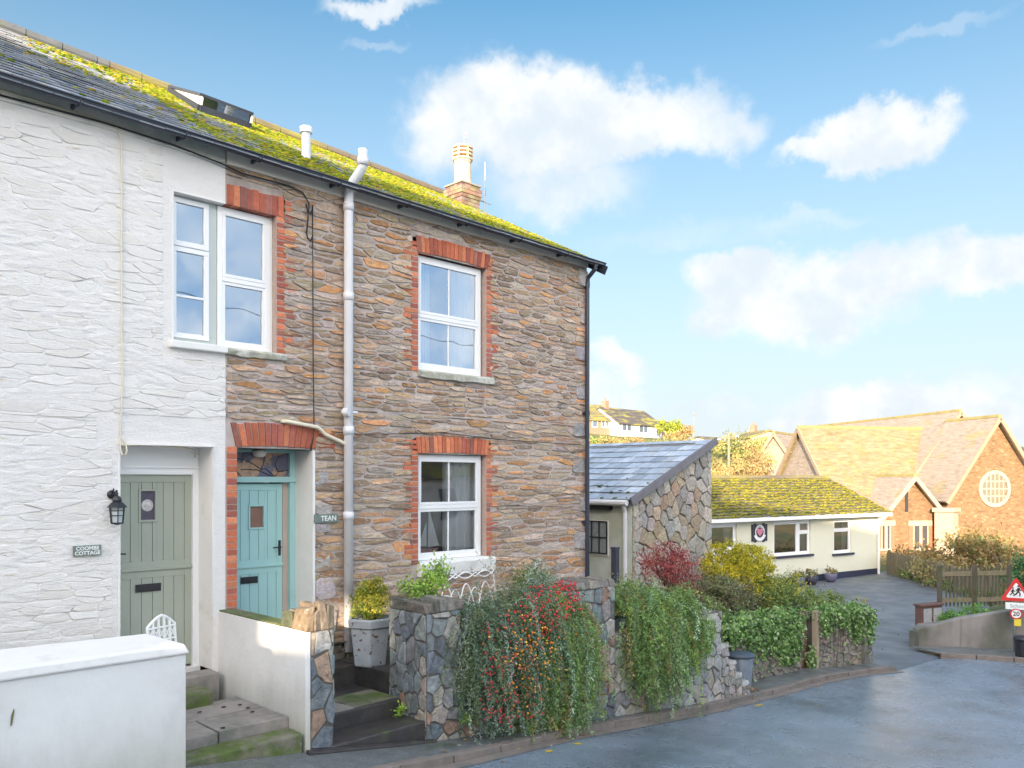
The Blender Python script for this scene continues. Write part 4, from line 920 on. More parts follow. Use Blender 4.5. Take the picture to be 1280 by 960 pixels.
a0, a1 = fx(390.5), fx(420); zc = fz(405, 648); s2 = thing('house_sign', F.p((a0 + a1) / 2, zc, .03), 'green slate name plate reading Tean on the stone wall beside the turquoise door', 'sign')
mb = MB(); F.box(mb, a0, a1, zc - .05, zc + .055, .035, .05); mb.build('plate', M['plate'], s2, bevel=.003); text('TEAN', .088, F, (a0 + a1) / 2 + .03, zc + .0, .052, M['letter'], s2, bold=.0012)
ln = thing('wall_lantern', F.p(fx(136), fz(136, 620), .02), 'black iron coach lantern on the whitewashed wall left of the sage door', 'lantern')
xl = fx(139); zl = fz(140, 640); yl = -.16
mb = MB(); mb.tube([(xl, -.005, zl + .18), (xl, -.02, zl + .18)], .045, 12); mb.tube([(xl, -.02, zl + .16), (xl, -.06, zl + .12), (xl, -.12, zl + .15), (xl, -.15, zl + .22), (xl, yl, zl + .2), (xl, yl, zl + .14)], .012, 8); mb.tube([(xl, -.02, zl + .2), (xl, -.07, zl + .24), (xl, -.05, zl + .17)], .007, 6)
mb.build('bracket', M['black'], ln, smooth=True)
mb = MB(); mb.lathe((xl, yl, zl), [(.10, .05), (.098, .06), (.06, .10), (.045, .105), (.05, .125), (.035, .16), (.012, .17), (.012, .19), (.004, .2)], 6, rot=.3); mb.lathe((xl, yl, zl), [(.062, -.115), (.062, -.10), (.02, -.125)], 6, rot=.3)
for k in range(6):
    a = .3 + k * math.pi / 3; c0, s0 = math.cos(a), math.sin(a); mb.tube([(xl + .06 * c0, yl + .06 * s0, zl - .11), (xl + .075 * c0, yl + .075 * s0, zl + .055)], .006, 5)
for zz, r_ in ((-.03, .07), (.02, .073)): mb.tube([(xl + r_ * math.cos(.3 + k * math.pi / 3), yl + r_ * math.sin(.3 + k * math.pi / 3), zl + zz) for k in range(7)], .004, 4)
mb.build('cage', M['black'], ln); mb = MB(); mb.lathe((xl, yl, zl), [(.05, -.1), (.062, .05)], 6, rot=.3); mb.build('glass', pm('frosted lantern glass', (.55, .6, .62), .15, .1, 5, spec=.8), ln)
# ================================================================== street front: walls, steps, planting
CRZ = [(.20, .235, .25), (.25, .27, .28), (.17, .20, .225), (.31, .27, .23), (.33, .22, .17), (.22, .24, .23), (.15, .17, .185), (.34, .32, .29)]
def solid_wall(parent, x0, x1, y0, y1, z0, z1, seed, sx=.19, sz=.2, faces='F', pal=CRZ, gap=.012, relief=.017, mat='crazy', joint='joint'):
    mb = MB(); mb.box(x0, x1, y0, y1, z0, z1); mb.build('core', M[joint], parent)
    mb = MB()
    if 'F' in faces: lay_stones(mb, FR((x0, y0, 0), (1, 0, 0), (0, -1, 0)), cells([(0, z0), (x1 - x0, z0), (x1 - x0, z1), (0, z1)], sx, sz, .42, seed), gap, relief, pal, seed, cut=(.02, .09))
    if 'L' in faces: lay_stones(mb, FR((x0, y1, 0), (0, -1, 0), (-1, 0, 0)), cells([(0, z0), (y1 - y0, z0), (y1 - y0, z1), (0, z1)], sx * .7, sz, .42, seed + 1), gap, relief, pal, seed + 1, cut=(.02, .09))
    if 'R' in faces: lay_stones(mb, FR((x1, y0, 0), (0, 1, 0), (1, 0, 0)), cells([(0, z0), (y1 - y0, z0), (y1 - y0, z1), (0, z1)], sx, sz, .42, seed + 2), gap, relief, pal, seed + 2, cut=(.02, .09))
    return mb.build('stonework', M[mat], parent)
def rocks(parent, x0, x1, y0, y1, z, n, seed, pal, hh=.12, name='coping_stones'):
    r = random.Random(seed); mb = MB()
    for k in range(n):
        x = x0 + (x1 - x0) * (k + .5) / n + r.uniform(-.01, .01); w_ = (x1 - x0) / n * .56; h = hh * r.uniform(.7, 1.3); c = r.choice(pal); t = r.uniform(-.03, .03)
        P = [(x - w_, y0 + r.uniform(-.02, .02), z - .01), (x + w_, y0 + r.uniform(-.02, .02), z - .01), (x + w_, y1, z - .01), (x - w_, y1, z - .01)]
        P += [(a + t + r.uniform(-.012, .012), b + r.uniform(-.01, .01) + (.02 if i < 2 else -.02), z + h * r.uniform(.8, 1.1)) for i, (a, b, _) in enumerate(P)]
        mb.hexa(P, c)
    return mb.build(name, M['crazy'], parent, bevel=.012)
# low white wall in front of the white cottage
lw = thing('garden_wall', (1.5, -2.0, -2.6), 'low white rendered wall with sloped white coping at the left foreground', 'wall')
mb = MB(); mb.hexa([(-1.5, -2.0, -3), (3.09, -2.0, -3), (3.02, -1.42, -3), (-1.5, -.9, -3), (-1.5, -2.0, -1.475), (3.09, -2.0, -1.475), (3.02, -1.42, -1.475), (-1.5, -.9, -1.475)]); mb.build('wall', M['render'], lw, bevel=.015)
mb = MB(); mb.hexa([(-1.5, -2.03, -1.475), (3.115, -2.03, -1.475), (3.05, -1.36, -1.475), (-1.5, -.85, -1.475), (-1.5, -2.02, -1.385), (3.07, -2.02, -1.385), (3.0, -1.38, -1.37), (-1.5, -.86, -1.37)]); mb.build('coping', M['whitesm'], lw, bevel=.02)
mb = MB(); q = PY(15, 897, -2.004); fr_ = FR(q, (1, 0, .0), (0, -1, 0)); mb.prism([fr_.p(-.012, -.06, 0), fr_.p(.0, -.055, 0), fr_.p(.016, .05, 0), (fr_.p(.012, .065, 0)), fr_.p(-.004, .02, 0)], (0, -.003, 0)); mb.build('chipped_paint', M['hroof'], lw)
# slabs and steps in front of the sage door
st = thing('door_steps', (3.8, -1, -2.6), 'flagged landing and mossy stone steps leading up to the sage green door', 'steps')
def slabstep(parent, P, z0, z1, mat, name, seed=1, bev=.018):
    mb = MB(); r = random.Random(seed); mb.hexa([(x, y, z0) for x, y in P] + [(x, y, z1 + r.uniform(-.004, .004)) for x, y in P]); return mb.build(name, M[mat], parent, bevel=bev)
slabstep(st, [(2.9, -1.86), (4.29, -1.86), (4.31, -1.56), (2.9, -1.56)], -3, -2.44, 'step', 'step')
slabstep(st, [(3.6, -1.55), (4.32, -1.55), (4.32, -1.03), (3.62, -1.03)], -3, -2.345, 'slab', 'flagstone', 2, .006)
slabstep(st, [(2.8, -1.55), (3.585, -1.55), (3.605, -1.03), (2.8, -1.03)], -3, -2.35, 'slab', 'flagstone', 3, .006)
slabstep(st, [(2.8, -1.02), (4.32, -1.02), (4.32, -.48), (2.8, -.48)], -3, -2.34, 'slab', 'flagstone', 4, .006)
slabstep(st, [(2.8, -.62), (4.0, -.60), (4.02, -.22), (2.8, -.22)], -2.6, -2.20, 'step', 'step', 5)
slabstep(st, [(2.8, -.215), (4.25, -.215), (4.25, .05), (2.8, .05)], -2.6, -2.11, 'slab', 'step', 6, .015)
mb = MB(); r = random.Random(2)
for k in range(6): mb = MB(); mb.blob((3.5 + r.uniform(0, .7), -1.3 + r.uniform(-.2, .5), -2.33), .02, rng=r, sc=(1.4, 1, .3)); mb.build('fallen_leaf', M['dark'], st)
# white partition wall ending in the stone gate pier
pw = thing('partition_wall', (4.4, -1, -2.6), 'white painted dividing wall ending in a grey stone gate pier', 'wall')
mb = MB(); mb.box(4.33, 4.52, -1.42, -.003, -3, -1.475); mb.build('wall', M['render'], pw, bevel=.008)
mb = MB(); mb.box(4.325, 4.38, -1.86, -1.421, -3, -1.468); mb.build('wall_end', M['render'], pw, bevel=.008)
mb = MB(); mb.box(4.335, 4.52, -1.42, -.02, -1.474, -1.455); mb.build('cap', M['step'], pw, bevel=.006)
solid_wall(pw, 4.381, 4.63, -1.86, -1.38, -3.1, -1.47, 41, .16, .24, 'FR')
BRN = [(.17, .14, .11), (.13, .12, .09), (.20, .15, .10), (.09, .10, .06)]
rocks(pw, 4.325, 4.64, -1.88, -1.6, -1.46, 4, 3, BRN, .22); rocks(pw, 4.33, 4.62, -1.6, -1.38, -1.46, 3, 4, BRN, .2)
# entrance of the stone cottage
es = thing('entrance_steps', (5.2, -1.5, -2.8), 'dark wet stone steps between the two grey stone gate piers', 'steps')
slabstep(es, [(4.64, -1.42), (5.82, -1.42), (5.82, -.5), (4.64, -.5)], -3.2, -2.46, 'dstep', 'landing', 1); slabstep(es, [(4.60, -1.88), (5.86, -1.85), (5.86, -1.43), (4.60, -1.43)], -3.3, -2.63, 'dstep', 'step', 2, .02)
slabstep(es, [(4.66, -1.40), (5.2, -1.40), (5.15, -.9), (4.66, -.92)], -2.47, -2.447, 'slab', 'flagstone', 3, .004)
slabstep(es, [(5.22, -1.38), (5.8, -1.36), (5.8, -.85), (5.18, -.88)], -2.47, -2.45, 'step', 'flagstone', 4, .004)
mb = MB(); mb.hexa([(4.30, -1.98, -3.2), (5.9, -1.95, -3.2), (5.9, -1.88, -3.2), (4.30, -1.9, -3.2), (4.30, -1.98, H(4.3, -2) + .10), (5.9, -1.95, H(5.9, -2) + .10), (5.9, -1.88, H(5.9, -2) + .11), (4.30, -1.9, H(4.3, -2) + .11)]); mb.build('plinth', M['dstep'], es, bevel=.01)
gp = thing('gate_pier', (6.05, -1.6, -2.9), 'tall square pier of crazy laid grey stone right of the entrance steps', 'pier')
solid_wall(gp, 5.82, 6.31, -1.86, -1.2, -3.3, -1.46, 51, .17, .19, 'FL'); rocks(gp, 5.82, 6.32, -1.88, -1.5, -1.455, 5, 7, [(.12, .12, .10), (.2, .19, .17), (.16, .14, .12)], .14); rocks(gp, 5.82, 6.3, -1.5, -1.2, -1.455, 4, 8, [(.12, .12, .10), (.2, .19, .17)], .1)
gw = thing('retaining_wall', (9, -1.8, -3.2), 'grey crazy stone retaining wall along the kerb with a taller pier', 'wall')
solid_wall(gw, 6.312, 8.35, -1.84, -1.58, -3.6, -1.95, 61, .2, .2)
solid_wall(gw, 8.352, 9.12, -1.86, -1.45, -3.8, -1.44, 62, .19, .21, 'FL'); rocks(gw, 8.35, 9.13, -1.88, -1.45, -1.435, 6, 9, [(.22, .20, .18), (.3, .27, .22), (.15, .15, .13)], .09)
PAL2 = [(.34, .34, .33), (.40, .37, .34), (.30, .30, .30), (.36, .33, .27), (.28, .27, .25)]
solid_wall(gw, 9.122, 11.9, -1.84, -1.58, -4.0, -2.1, 63, .2, .2, 'F', PAL2)
ss = thing('stepped_wall', (12.4, -1.6, -3.6), 'short stone wall stepping down to the pavement beside the dustbin', 'wall')
for k, (xa, xb, zt) in enumerate(((11.902, 12.12, -2.70), (12.122, 12.34, -3.0), (12.342, 12.56, -3.24), (12.562, 12.80, -3.42))):
    solid_wall(ss, xa, xb, -1.84, -1.5, -4.1, zt, 70 + k, .15, .15, 'FR', PAL2); rocks(ss, xa, xb, -1.86, -1.5, zt + .0, 1, 80 + k, [(.45, .44, .42), (.4, .39, .36)], .05)
r = random.Random(6); mb = MB()
for k in range(14): mb.blob((12.9 + r.uniform(0, .35), -1.7 + r.uniform(-.1, .15), H(13, -1.7) + .1), r.uniform(.03, .06), rng=r, col=r.choice([(.2, .12, .06), (.3, .18, .1), (.15, .1, .07)]), sc=(1, 1, .6))
tag(mb.build('leaf_litter', M['crazy'], origin=(13, -1.7, -3.7)), kind='stuff')
# ivy covered wall further down with a board gate
IVC = [(.26, .23, .20), (.22, .20, .17), (.30, .25, .21), (.2, .19, .17)]
def ivywall(name, P, Q, zt0, zt1, thick, label, seed, ret=None):
    P = Vector((*P, 0)); Q = Vector((*Q, 0)); t = thing(name, (P.x, P.y, -3.9), label, 'wall'); U = (Q - P).normalized(); N = Vector((U.y, -U.x, 0)); L = (Q - P).length
    fr = FR(P, U, N); mb = MB(); mb.hexa([fr.p(0, -4.4, 0), fr.p(L, -4.4, 0), fr.p(L, -4.4, -thick), fr.p(0, -4.4, -thick), fr.p(0, zt0, 0), fr.p(L, zt1, 0), fr.p(L, zt1, -thick), fr.p(0, zt0, -thick)]); mb.build('core', M['concrete'], t)
    mb = MB(); lay_stones(mb, fr, cells([(0, -4.4), (L, -4.4), (L, zt1), (0, zt0)], .16, .11, .42, seed), .012, .03, IVC, seed)
    if ret:
        f2 = FR(Q, -N, U); mb2 = MB(); lay_stones(mb, f2, cells([(0, -4.4), (ret, -4.4), (ret, zt1), (0, zt1)], .16, .11, .42, seed + 1), .012, .03, IVC, seed + 1); mb2.box(Q.x - thick, Q.x - .005, Q.y, Q.y + ret, -4.4, zt1 - .01); mb2.build('core', M['concrete'], t)
    mb.build('stonework', M['crazy'], t); return t, fr, L
iv1, fi1, L1 = ivywall('ivy_wall', (13.0, -1.12), (16.15, -1.1), -2.62, -2.75, .35, 'long rough stone wall draped with ivy behind the dustbin', 91)
iv2, fi2, L2 = ivywall('ivy_wall', (16.75, -1.2), (18.42, -1.62), -2.8, -2.86, .35, 'rough wall end with trailing ivy at the corner of the drive', 93, ret=2.6)
gt = thing('board_gate', (16.4, -1.0, -3.9), 'narrow brown board gate set between the two ivy clad walls', 'gate')
mb = MB()
for k in range(5): x = 16.18 + k * .095; mb.box(x, x + .088, -1.0, -.97, -3.95, -2.72 + .02 * (k % 2))
mb.build('boards', pm('red brown boards', (.17, .09, .07), .85, .3, 6, bump=.5, bs=30), gt); mb = MB(); mb.box(16.66, 16.76, -1.22, -1.1, -4.1, -2.7); mb.build('post', M['gstone'], gt, bevel=.01)
# dustbin
bn = thing('dustbin', (13.45, -1.42, -3.7), 'ribbed blue grey metal dustbin against the ivy clad wall', 'bin')
bx, by, bz = 13.16, -1.45, H(13.1, -1.4) + .10
mb = MB(); n_ = 36; V = []
for (r_, z) in ((.19, 0), (.195, .03), (.235, .52), (.24, .56)):
    for k in range(n_): rr_ = r_ * (1 + (.018 if k % 2 and .02 < z < .53 else 0)); V.append((bx + rr_ * math.cos(2 * math.pi * k / n_), by + rr_ * math.sin(2 * math.pi * k / n_), bz + z))
mb.mesh(V, [(j * n_ + i, j * n_ + (i + 1) % n_, (j + 1) * n_ + (i + 1) % n_, (j + 1) * n_ + i) for j in range(3) for i in range(n_)] + [tuple(range(n_ - 1, -1, -1))]); mb.build('body', M['galv'], bn)
mb = MB(); mb.lathe((bx, by, bz + .555), [(.255, -.03), (.26, .0), (.25, .025), (.12, .05), (0.01, .055)], 28); mb.build('lid', pm('bin lid', (.06, .08, .11), .45, .15, 6), bn, smooth=True)
mb = MB(); mb.tube([(bx - .26, by, bz + .44), (bx - .28, by - .03, bz + .40), (bx - .25, by - .02, bz + .36)], .01, 6); mb.build('handle', M['galv'], bn)
# planter with its golden shrub
pl = thing('planter', (5.99, -.7, -2.26), 'square tapering planter with peeling white paint beside the soil pipe', 'planter')
def sqlathe(mb, c, prof, rot=math.pi / 4, n=4, col=None): mb.lathe(c, prof, n, col, rot)
mb = MB(); px_, py_ = 5.96, -.62; sqlathe(mb, (px_, py_, -2.225), [(.20, 0), (.21, .02), (.262, .46), (.29, .47), (.30, .56), (.285, .575), (.25, .575), (.245, .5)], .95, 6); mb.build('tub', M['planter'], pl, bevel=.008)
mb = MB(); mb.lathe((px_, py_, -1.74), [(.24, 0), (.1, .02)], 8); mb.build('compost', M['soil'], pl)
GOLD = [(.30, .28, .03), (.22, .25, .035), (.13, .18, .03), (.36, .30, .03), (.08, .12, .03)]
def bush(name, loc, label, cat, blobs, n, size, pal, seed, stems=6, group=None, stem_mat='bark', root=None, **k):
    t = thing(name, loc, label, cat, group); q, c = crown(blobs, n, size, pal, seed, **k); npmesh('foliage', q, c, M['leaf'], t)
    r = random.Random(seed); mb = MB(); root = Vector(root or loc)
    for i in range(stems):
        b = blobs[i % len(blobs)]; e = Vector(b[0]) + Vector((r.uniform(-.6, .6) * b[1][0], r.uniform(-.6, .6) * b[1][1], r.uniform(-.3, .7) * b[1][2])); m_ = root.lerp(e, .5) + Vector((r.uniform(-.1, .1), r.uniform(-.1, .1), 0)) * (e - root).length * .4
        w_ = max(.006, (e - root).length * .018); mb.tube([root, m_, e], [w_, w_ * .6, w_ * .25], 5)
    mb.build('stems', M[stem_mat], t); return t
bush('potted_shrub', (5.96, -.62, -1.72), 'clipped golden green shrub growing in the peeling planter', 'shrub', [((5.93, -.62, -1.48), (.23, .23, .25)), ((6.02, -.6, -1.42), (.2, .2, .25))], 6500, .028, GOLD, 101, clumps=160, cs=.035, updir=(0, 0, .5), spread=.8)
# white iron bench behind the wall
be = thing('garden_bench', (7.4, -.9, -2.22), 'white ornamental iron bench under the lower window behind the berry bush', 'bench')
mb = MB(); yb = -.72; xb0, xb1 = 6.95, 8.0
n_h = 3; wd = (xb1 - xb0) / n_h; T = .011
mb.tube([(xb0, yb, -2.22), (xb0, yb + .02, -1.75), (xb0, yb + .08, -1.30)], T, 8); mb.tube([(xb1, yb, -2.22), (xb1, yb + .02, -1.75), (xb1, yb + .08, -1.30)], T, 8)
mb.tube([(xb0 + wd * 1.5 * k, yb + .08, -1.32) for k in range(2)][:1] + [(xb0 + (xb1 - xb0) * k / 40, yb + .075, -1.30 + .07 * abs(math.sin(math.pi * k / 40 * 3))) for k in range(41)], T, 8)
mb.tube([(xb0 + (xb1 - xb0) * k / 40, yb + .07, -1.24 - .07 * abs(math.sin(math.pi * k / 40 * 3))) for k in range(41)], T * .8, 8)
for k in range(n_h):
    a = xb0 + k * wd
    mb.tube([(a + wd * (.08 + .84 * i / 16), yb + .04 + .02 * math.sin(math.pi * i / 16), -1.72 + .34 * math.sin(math.pi * i / 16)) for i in range(17)], T * .8, 8)
    mb.tube([(a + wd * (.5 + .84 * i / 16), yb + .05, -1.72 + .28 * math.sin(math.pi * i / 16)) for i in range(17 if k < n_h - 1 else 9)], T * .7, 8)
mb.build('backrest', M['wiron'], be)
mb = MB()
for k in range(9): mb.bar((xb0, yb - .42 + k * .05, -1.76), (xb1, yb - .42 + k * .05, -1.76), .03, .01)
for k in range(12): x = xb0 + (xb1 - xb0) * k / 11; mb.bar((x, yb - .43, -1.748), (x, yb, -1.748), .012, .006)
mb.build('seat', M['wiron'], be)
for x in (xb0, xb1):
    mb = MB(); mb.tube([(x, yb + .03, -1.52), (x, yb - .15, -1.47), (x, yb - .35, -1.5), (x, yb - .44, -1.6), (x, yb - .4, -1.76), (x, yb - .42, -2.22)], T, 8); mb.build('arm', M['wiron'], be)
# slatted chair in front of the sage door
gc = thing('garden_chair', (3.3, -.95, -2.34), 'white slatted metal chair back showing above the low white wall', 'chair')
mb = MB()
def gch(a, b, c_): return Vector((3.13 + a * .30 - c_ * .10, -1.12 + a * .10 + c_ * .35, -2.37 + b))
for k in range(6):
    a = k / 5; top = 1.10 - .14 * abs(a - .5) ** 1.5 * 2
    mb.tube([gch(a, .46, 0), gch(a, .8, .05), gch(a, top, .10)], .013, 7)
mb.tube([gch(k / 10, 1.09 - .14 * abs(k / 10 - .5) ** 1.5 * 2, .10) for k in range(11)], .014, 7)
for z in (.98, .86, .7): mb.tube([gch(0, z, .07), gch(1, z, .07)], .009, 6)
for k in range(5): mb.tube([gch(k / 5, .86, .07), gch((k + 1) / 5, .98, .07)], .006, 5); mb.tube([gch(k / 5, .98, .07), gch((k + 1) / 5, .86, .07)], .006, 5)
mb.build('backrest', M['wiron'], gc); mb = MB()
for k in range(7): mb.bar(gch(0, .45, .1 * k), gch(1, .45, .1 * k), .03, .012)
mb.build('seat', M['wiron'], gc)
for a in (0, 1):
    mb = MB(); mb.tube([gch(a, .46, 0), gch(a, 0, .1)], .012, 6); mb.build('leg', M['wiron'], gc); mb = MB(); mb.tube([gch(a, .45, .6), gch(a, 0, .65)], .012, 6); mb.build('leg', M['wiron'], gc)
# ---- planting along the wall
ROS = [(.12, .20, .06), (.17, .27, .09), (.09, .15, .055), (.22, .31, .15), (.20, .29, .07), (.25, .33, .22), (.10, .17, .06), (.15, .25, .08), (.24, .18, .08)]
COT = [(.07, .12, .07), (.13, .19, .13), (.20, .26, .21), (.06, .10, .05), (.14, .17, .08)]
rngc = np.random.default_rng(77)
def cascade(name, label, x0, x1, ytop, ztop, n, npts, seg, size, pal, seed, per=3, out_=(.0, -1, .45), lens=None, zj=.12, group=None, wig=.45, grav=.22, core=True, cat='shrub'):
    t = thing(name, ((x0 + x1) / 2, -1.75, ztop), label, cat, group); r = np.random.default_rng(seed)
    xs_ = r.uniform(x0, x1, n); s_ = np.stack([xs_, r.uniform(ytop[0], ytop[1], n), ztop + r.normal(size=n) * zj], 1)
    mid = (x0 + x1) / 2; od = np.stack([(xs_ - mid) / (x1 - x0) * .9 + r.normal(size=n) * .3, np.full(n, out_[1]) + r.normal(size=n) * .35, np.full(n, out_[2]) + r.normal(size=n) * .3], 1)
    L = r.uniform(.45, 1.0, n) * (lens(xs_) if lens else 1)
    q, c = strands(s_, od, npts, seg, size, pal, seed + 1, per, grav, wig, .34, L)
    # keep clear of the wall and the pavement
    cy = q[:, :, 1].mean(1); cz = q[:, :, 2].mean(1); k = ~((cy > -1.86) & (cz < -1.9)); q, c = q[k], c[k]
    npmesh('foliage', q, c, M['leaf'], t)
    return t, r
def berries(parent, pts, r_, cols, seed, name='berries'):
    rr = random.Random(seed); mb = MB()
    for p in pts: mb.blob(p, r_ * rr.uniform(.8, 1.25), jit=.05, rng=rr, col=rr.choice(cols))
    o = mb.build(name, M['berry'], parent, smooth=True); tag(o, kind='stuff'); return o
t, r = cascade('cotoneaster', 'cotoneaster with red and orange berries spilling over the wall right of the tall pier', 6.45, 7.8, (-1.9, -1.45), -1.72, 620, 44, .034, .032, COT, 201, 5, (0, -1, .55), lens=lambda x: np.clip(1.05 - np.maximum(0, x - 7.2) * .9, .3, 1.1), zj=.16, grav=.17)
q, c = crown([((7.2, -1.65, -1.78), (.45, .3, .20)), ((7.7, -1.55, -1.56), (.45, .3, .26)), ((6.7, -1.85, -2.0), (.35, .2, .28)), ((8.05, -1.45, -1.45), (.32, .25, .20))], 9000, .03, COT, 205, clumps=170, cs=.07); npmesh('foliage', q, c, M['leaf'], t)
rr = random.Random(9); P = []
for k in range(620):
    x = rr.uniform(6.35, 8.2); zlo = -2.75 if x < 7.2 else -2.0 + (x - 7.2) * .5; z = rr.uniform(zlo, -1.28 - .35 * max(0, 7.5 - x)); y = -1.95 - .20 * min(1, max(0, (-1.4 - z))) * rr.uniform(.2, 1.1) + max(0, z + 1.6) * .7
    if rr.random() < .55 or noise.noise(Vector((x * 5, z * 5, 0))) > -.05: P.append((x, y - rr.uniform(.10, .26), z))
berries(t, P, .013, [(.60, .03, .04), (.70, .06, .05), (.48, .02, .04)], 1)
P = []
for k in range(170):
    x = rr.gauss(7.05, .26); z = rr.gauss(-2.1, .25); P.append((x, -2.2 - rr.uniform(0, .16), z))
berries(t, P, .0135, [(.75, .34, .02), (.80, .45, .03), (.75, .2, .02)], 2)
mb = MB()
for k in range(16): x = rr.uniform(6.5, 8); mb.tube([(x, -1.65, -1.9), (x + rr.uniform(-.1, .1), -1.9, -1.5), (x + rr.uniform(-.25, .25), -2.12, -1.9 - rr.uniform(0, .5))], [.012, .008, .003], 5)
mb.build('branches', M['bark'], t)
t, r = cascade('trailing_rosemary', 'dense green trailing rosemary hanging to the kerb right of the berry bush', 7.3, 8.38, (-1.9, -1.5), -1.76, 900, 50, .034, .038, ROS, 211, 5, (.0, -1, .55), lens=lambda x: np.clip(.75 + (1 - abs(x - 7.85)) * .35, .4, 1.1), zj=.12, grav=.24)
mb = MB()
for k in range(14): x = rr.uniform(7.4, 8.7); mb.tube([(x, -1.65, -1.9), (x, -1.92, -1.75), (x + rr.uniform(-.1, .1), -2.08, -2.5)], [.012, .008, .003], 5)
mb.build('stems', M['bark'], t)
t, r = cascade('trailing_rosemary', 'second trailing rosemary, dark green, falling over the wall left of the stone steps', 9.42, 10.85, (-1.9, -1.3), -1.94, 900, 46, .034, .042, ROS, 221, 5, (.0, -1, .7), lens=lambda x: np.clip(1.05 - abs(x - 10.1) * .45, .35, 1.05), zj=.14, grav=.23)
q, c = crown([((10.05, -1.35, -1.84), (.7, .42, .30)), ((10.75, -1.3, -1.95), (.45, .4, .26))], 9000, .036, ROS, 226, clumps=150, cs=.08, updir=(0, -.3, .6), spread=.7); npmesh('foliage', q, c, M['leaf'], t)
mb = MB()
for k in range(14): x = rr.uniform(9.4, 11.2); mb.tube([(x, -1.65, -2.1), (x, -1.92, -1.95), (x + rr.uniform(-.1, .1), -2.08, -2.7)], [.012, .008, .003], 5)
mb.build('stems', M['bark'], t)
GRN = [(.09, .15, .04), (.14, .22, .05), (.06, .10, .03), (.20, .27, .06), (.11, .17, .07)]
# plants on and behind the tall pier
bush('leafy_shrub', (6.15, -1.4, -1.3), 'open bright green leafy plant growing out of the top of the tall pier', 'plant', [((6.2, -1.4, -1.22), (.26, .2, .18)), ((6.42, -1.35, -1.12), (.18, .16, .18)), ((5.98, -1.4, -1.25), (.14, .14, .12))], 1500, .045, [(.20, .32, .06), (.28, .38, .08), (.12, .2, .05)], 231, stems=16, clumps=60, cs=.05, asp=.6)
def tuft(name, loc, label, n, h, pal, seed, cat='plant', fan=.5, size=.05, group=None):
    t = thing(name, loc, label, cat, group); r = np.random.default_rng(seed); s_ = np.array(loc)[None] + r.normal(size=(n, 3)) * [.05, .05, .01]
    q, c = strands(s_, np.stack([r.normal(size=n) * fan, r.normal(size=n) * fan, np.ones(n)], 1), 14, h / 14, size, pal, seed, 2, .04, .35, .25, r.uniform(.5, 1, n)); npmesh('foliage', q, c, M['leaf'], t); return t
tuft('feathery_plant', (8.0, -.9, -1.75), 'feathery pale brown seed heads between the berry bush and the stone cottage', 60, .95, [(.34, .25, .18), (.26, .22, .14), (.3, .27, .18)], 241, fan=.5)
tuft('grey_shrub', (8.55, -1.1, -1.6), 'wispy silver grey lavender beside the pier at the wall corner', 90, .5, [(.28, .33, .30), (.22, .28, .24), (.34, .37, .36)], 242, fan=.9)
bush('low_shrub', (8.7, -.8, -1.8), 'small bright green mound behind the wall near the blue downpipe', 'shrub', [((8.65, -.75, -1.38), (.34, .26, .15))], 1600, .04, GRN, 243, clumps=50, cs=.06)
# round conifer, maple, golden hedge, other shrubs
bush('round_conifer', (11.3, -1.6, -2.9), 'small globe shaped bright green conifer above the stepped stone wall', 'shrub', [((11.32, -1.78, -2.46), (.32, .28, .32))], 9000, .034, [(.16, .26, .04), (.22, .32, .06), (.10, .17, .04)], 251, clumps=240, cs=.035, updir=(0, -.2, .5), spread=.8)
bush('mixed_shrub', (13.3, -.6, -3.6), 'dark leafy shrub behind the dustbin at the end of the stepped wall', 'shrub', [((13.2, -.75, -2.75), (.42, .3, .5)), ((12.6, -1.0, -2.7), (.4, .3, .42)), ((13.6, -.6, -2.8), (.5, .3, .5))], 6500, .06, GRN + [(.05, .09, .03)], 287, clumps=150, cs=.08)
ACER = [(.22, .035, .035), (.30, .07, .055), (.14, .02, .03), (.34, .13, .10), (.18, .03, .05)]
ac = bush('maple_tree', (12.6, -.3, -2.4), 'small weeping maple with deep red leaves in front of the stone gable', 'tree', [((12.5, -.45, -1.42), (.62, .5, .30)), ((12.95, -.35, -1.75), (.40, .35, .42)), ((12.1, -.5, -1.55), (.4, .35, .28))], 4200, .055, ACER, 261, stems=22, clumps=160, cs=.07, asp=.3, updir=(0, 0, -.7), spread=.7, root=(12.75, -.3, -2.1))
mb = MB(); mb.tube([(12.85, -.3, -2.9), (12.8, -.35, -2.3), (12.7, -.35, -1.9)], [.05, .045, .03], 8); mb.build('trunk', M['bark'], ac)
bush('golden_hedge', (16.8, 1.0, -3.2), 'rounded golden yellow clipped conifer hedge before the cream bungalow', 'hedge', [((15.75, .35, -1.86), (.52, .5, .50)), ((16.2, .1, -1.88), (.50, .5, .50)), ((15.95, .2, -2.1), (.66, .55, .55))], 26000, .042, [(.46, .38, .03), (.50, .42, .04), (.30, .30, .03), (.18, .20, .03)], 271, clumps=900, cs=.035, shell=1.5, pvar=.5, updir=(0, -.2, .6), spread=.7)
bush('slim_conifer', (16.9, .1, -2.6), 'slender upright golden conifer right of the golden hedge', 'shrub', [((16.75, .15, -1.95), (.09, .09, .40))], 1500, .045, [(.34, .38, .05), (.25, .32, .05)], 272, clumps=50, cs=.03, updir=(0, 0, 1), spread=.3)
mixp = [(.10, .14, .06), (.16, .18, .08), (.20, .16, .12), (.08, .12, .05), (.22, .24, .10), (.14, .10, .08)]
bush('mixed_shrub', (14.4, -.4, -3), 'grey green tangled shrub below the golden hedge', 'shrub', [((14.2, -.3, -2.25), (.75, .5, .48)), ((15.0, -.2, -2.35), (.75, .5, .42)), ((13.4, -.4, -2.4), (.5, .45, .4))], 12000, .05, mixp, 281, clumps=240, cs=.08)
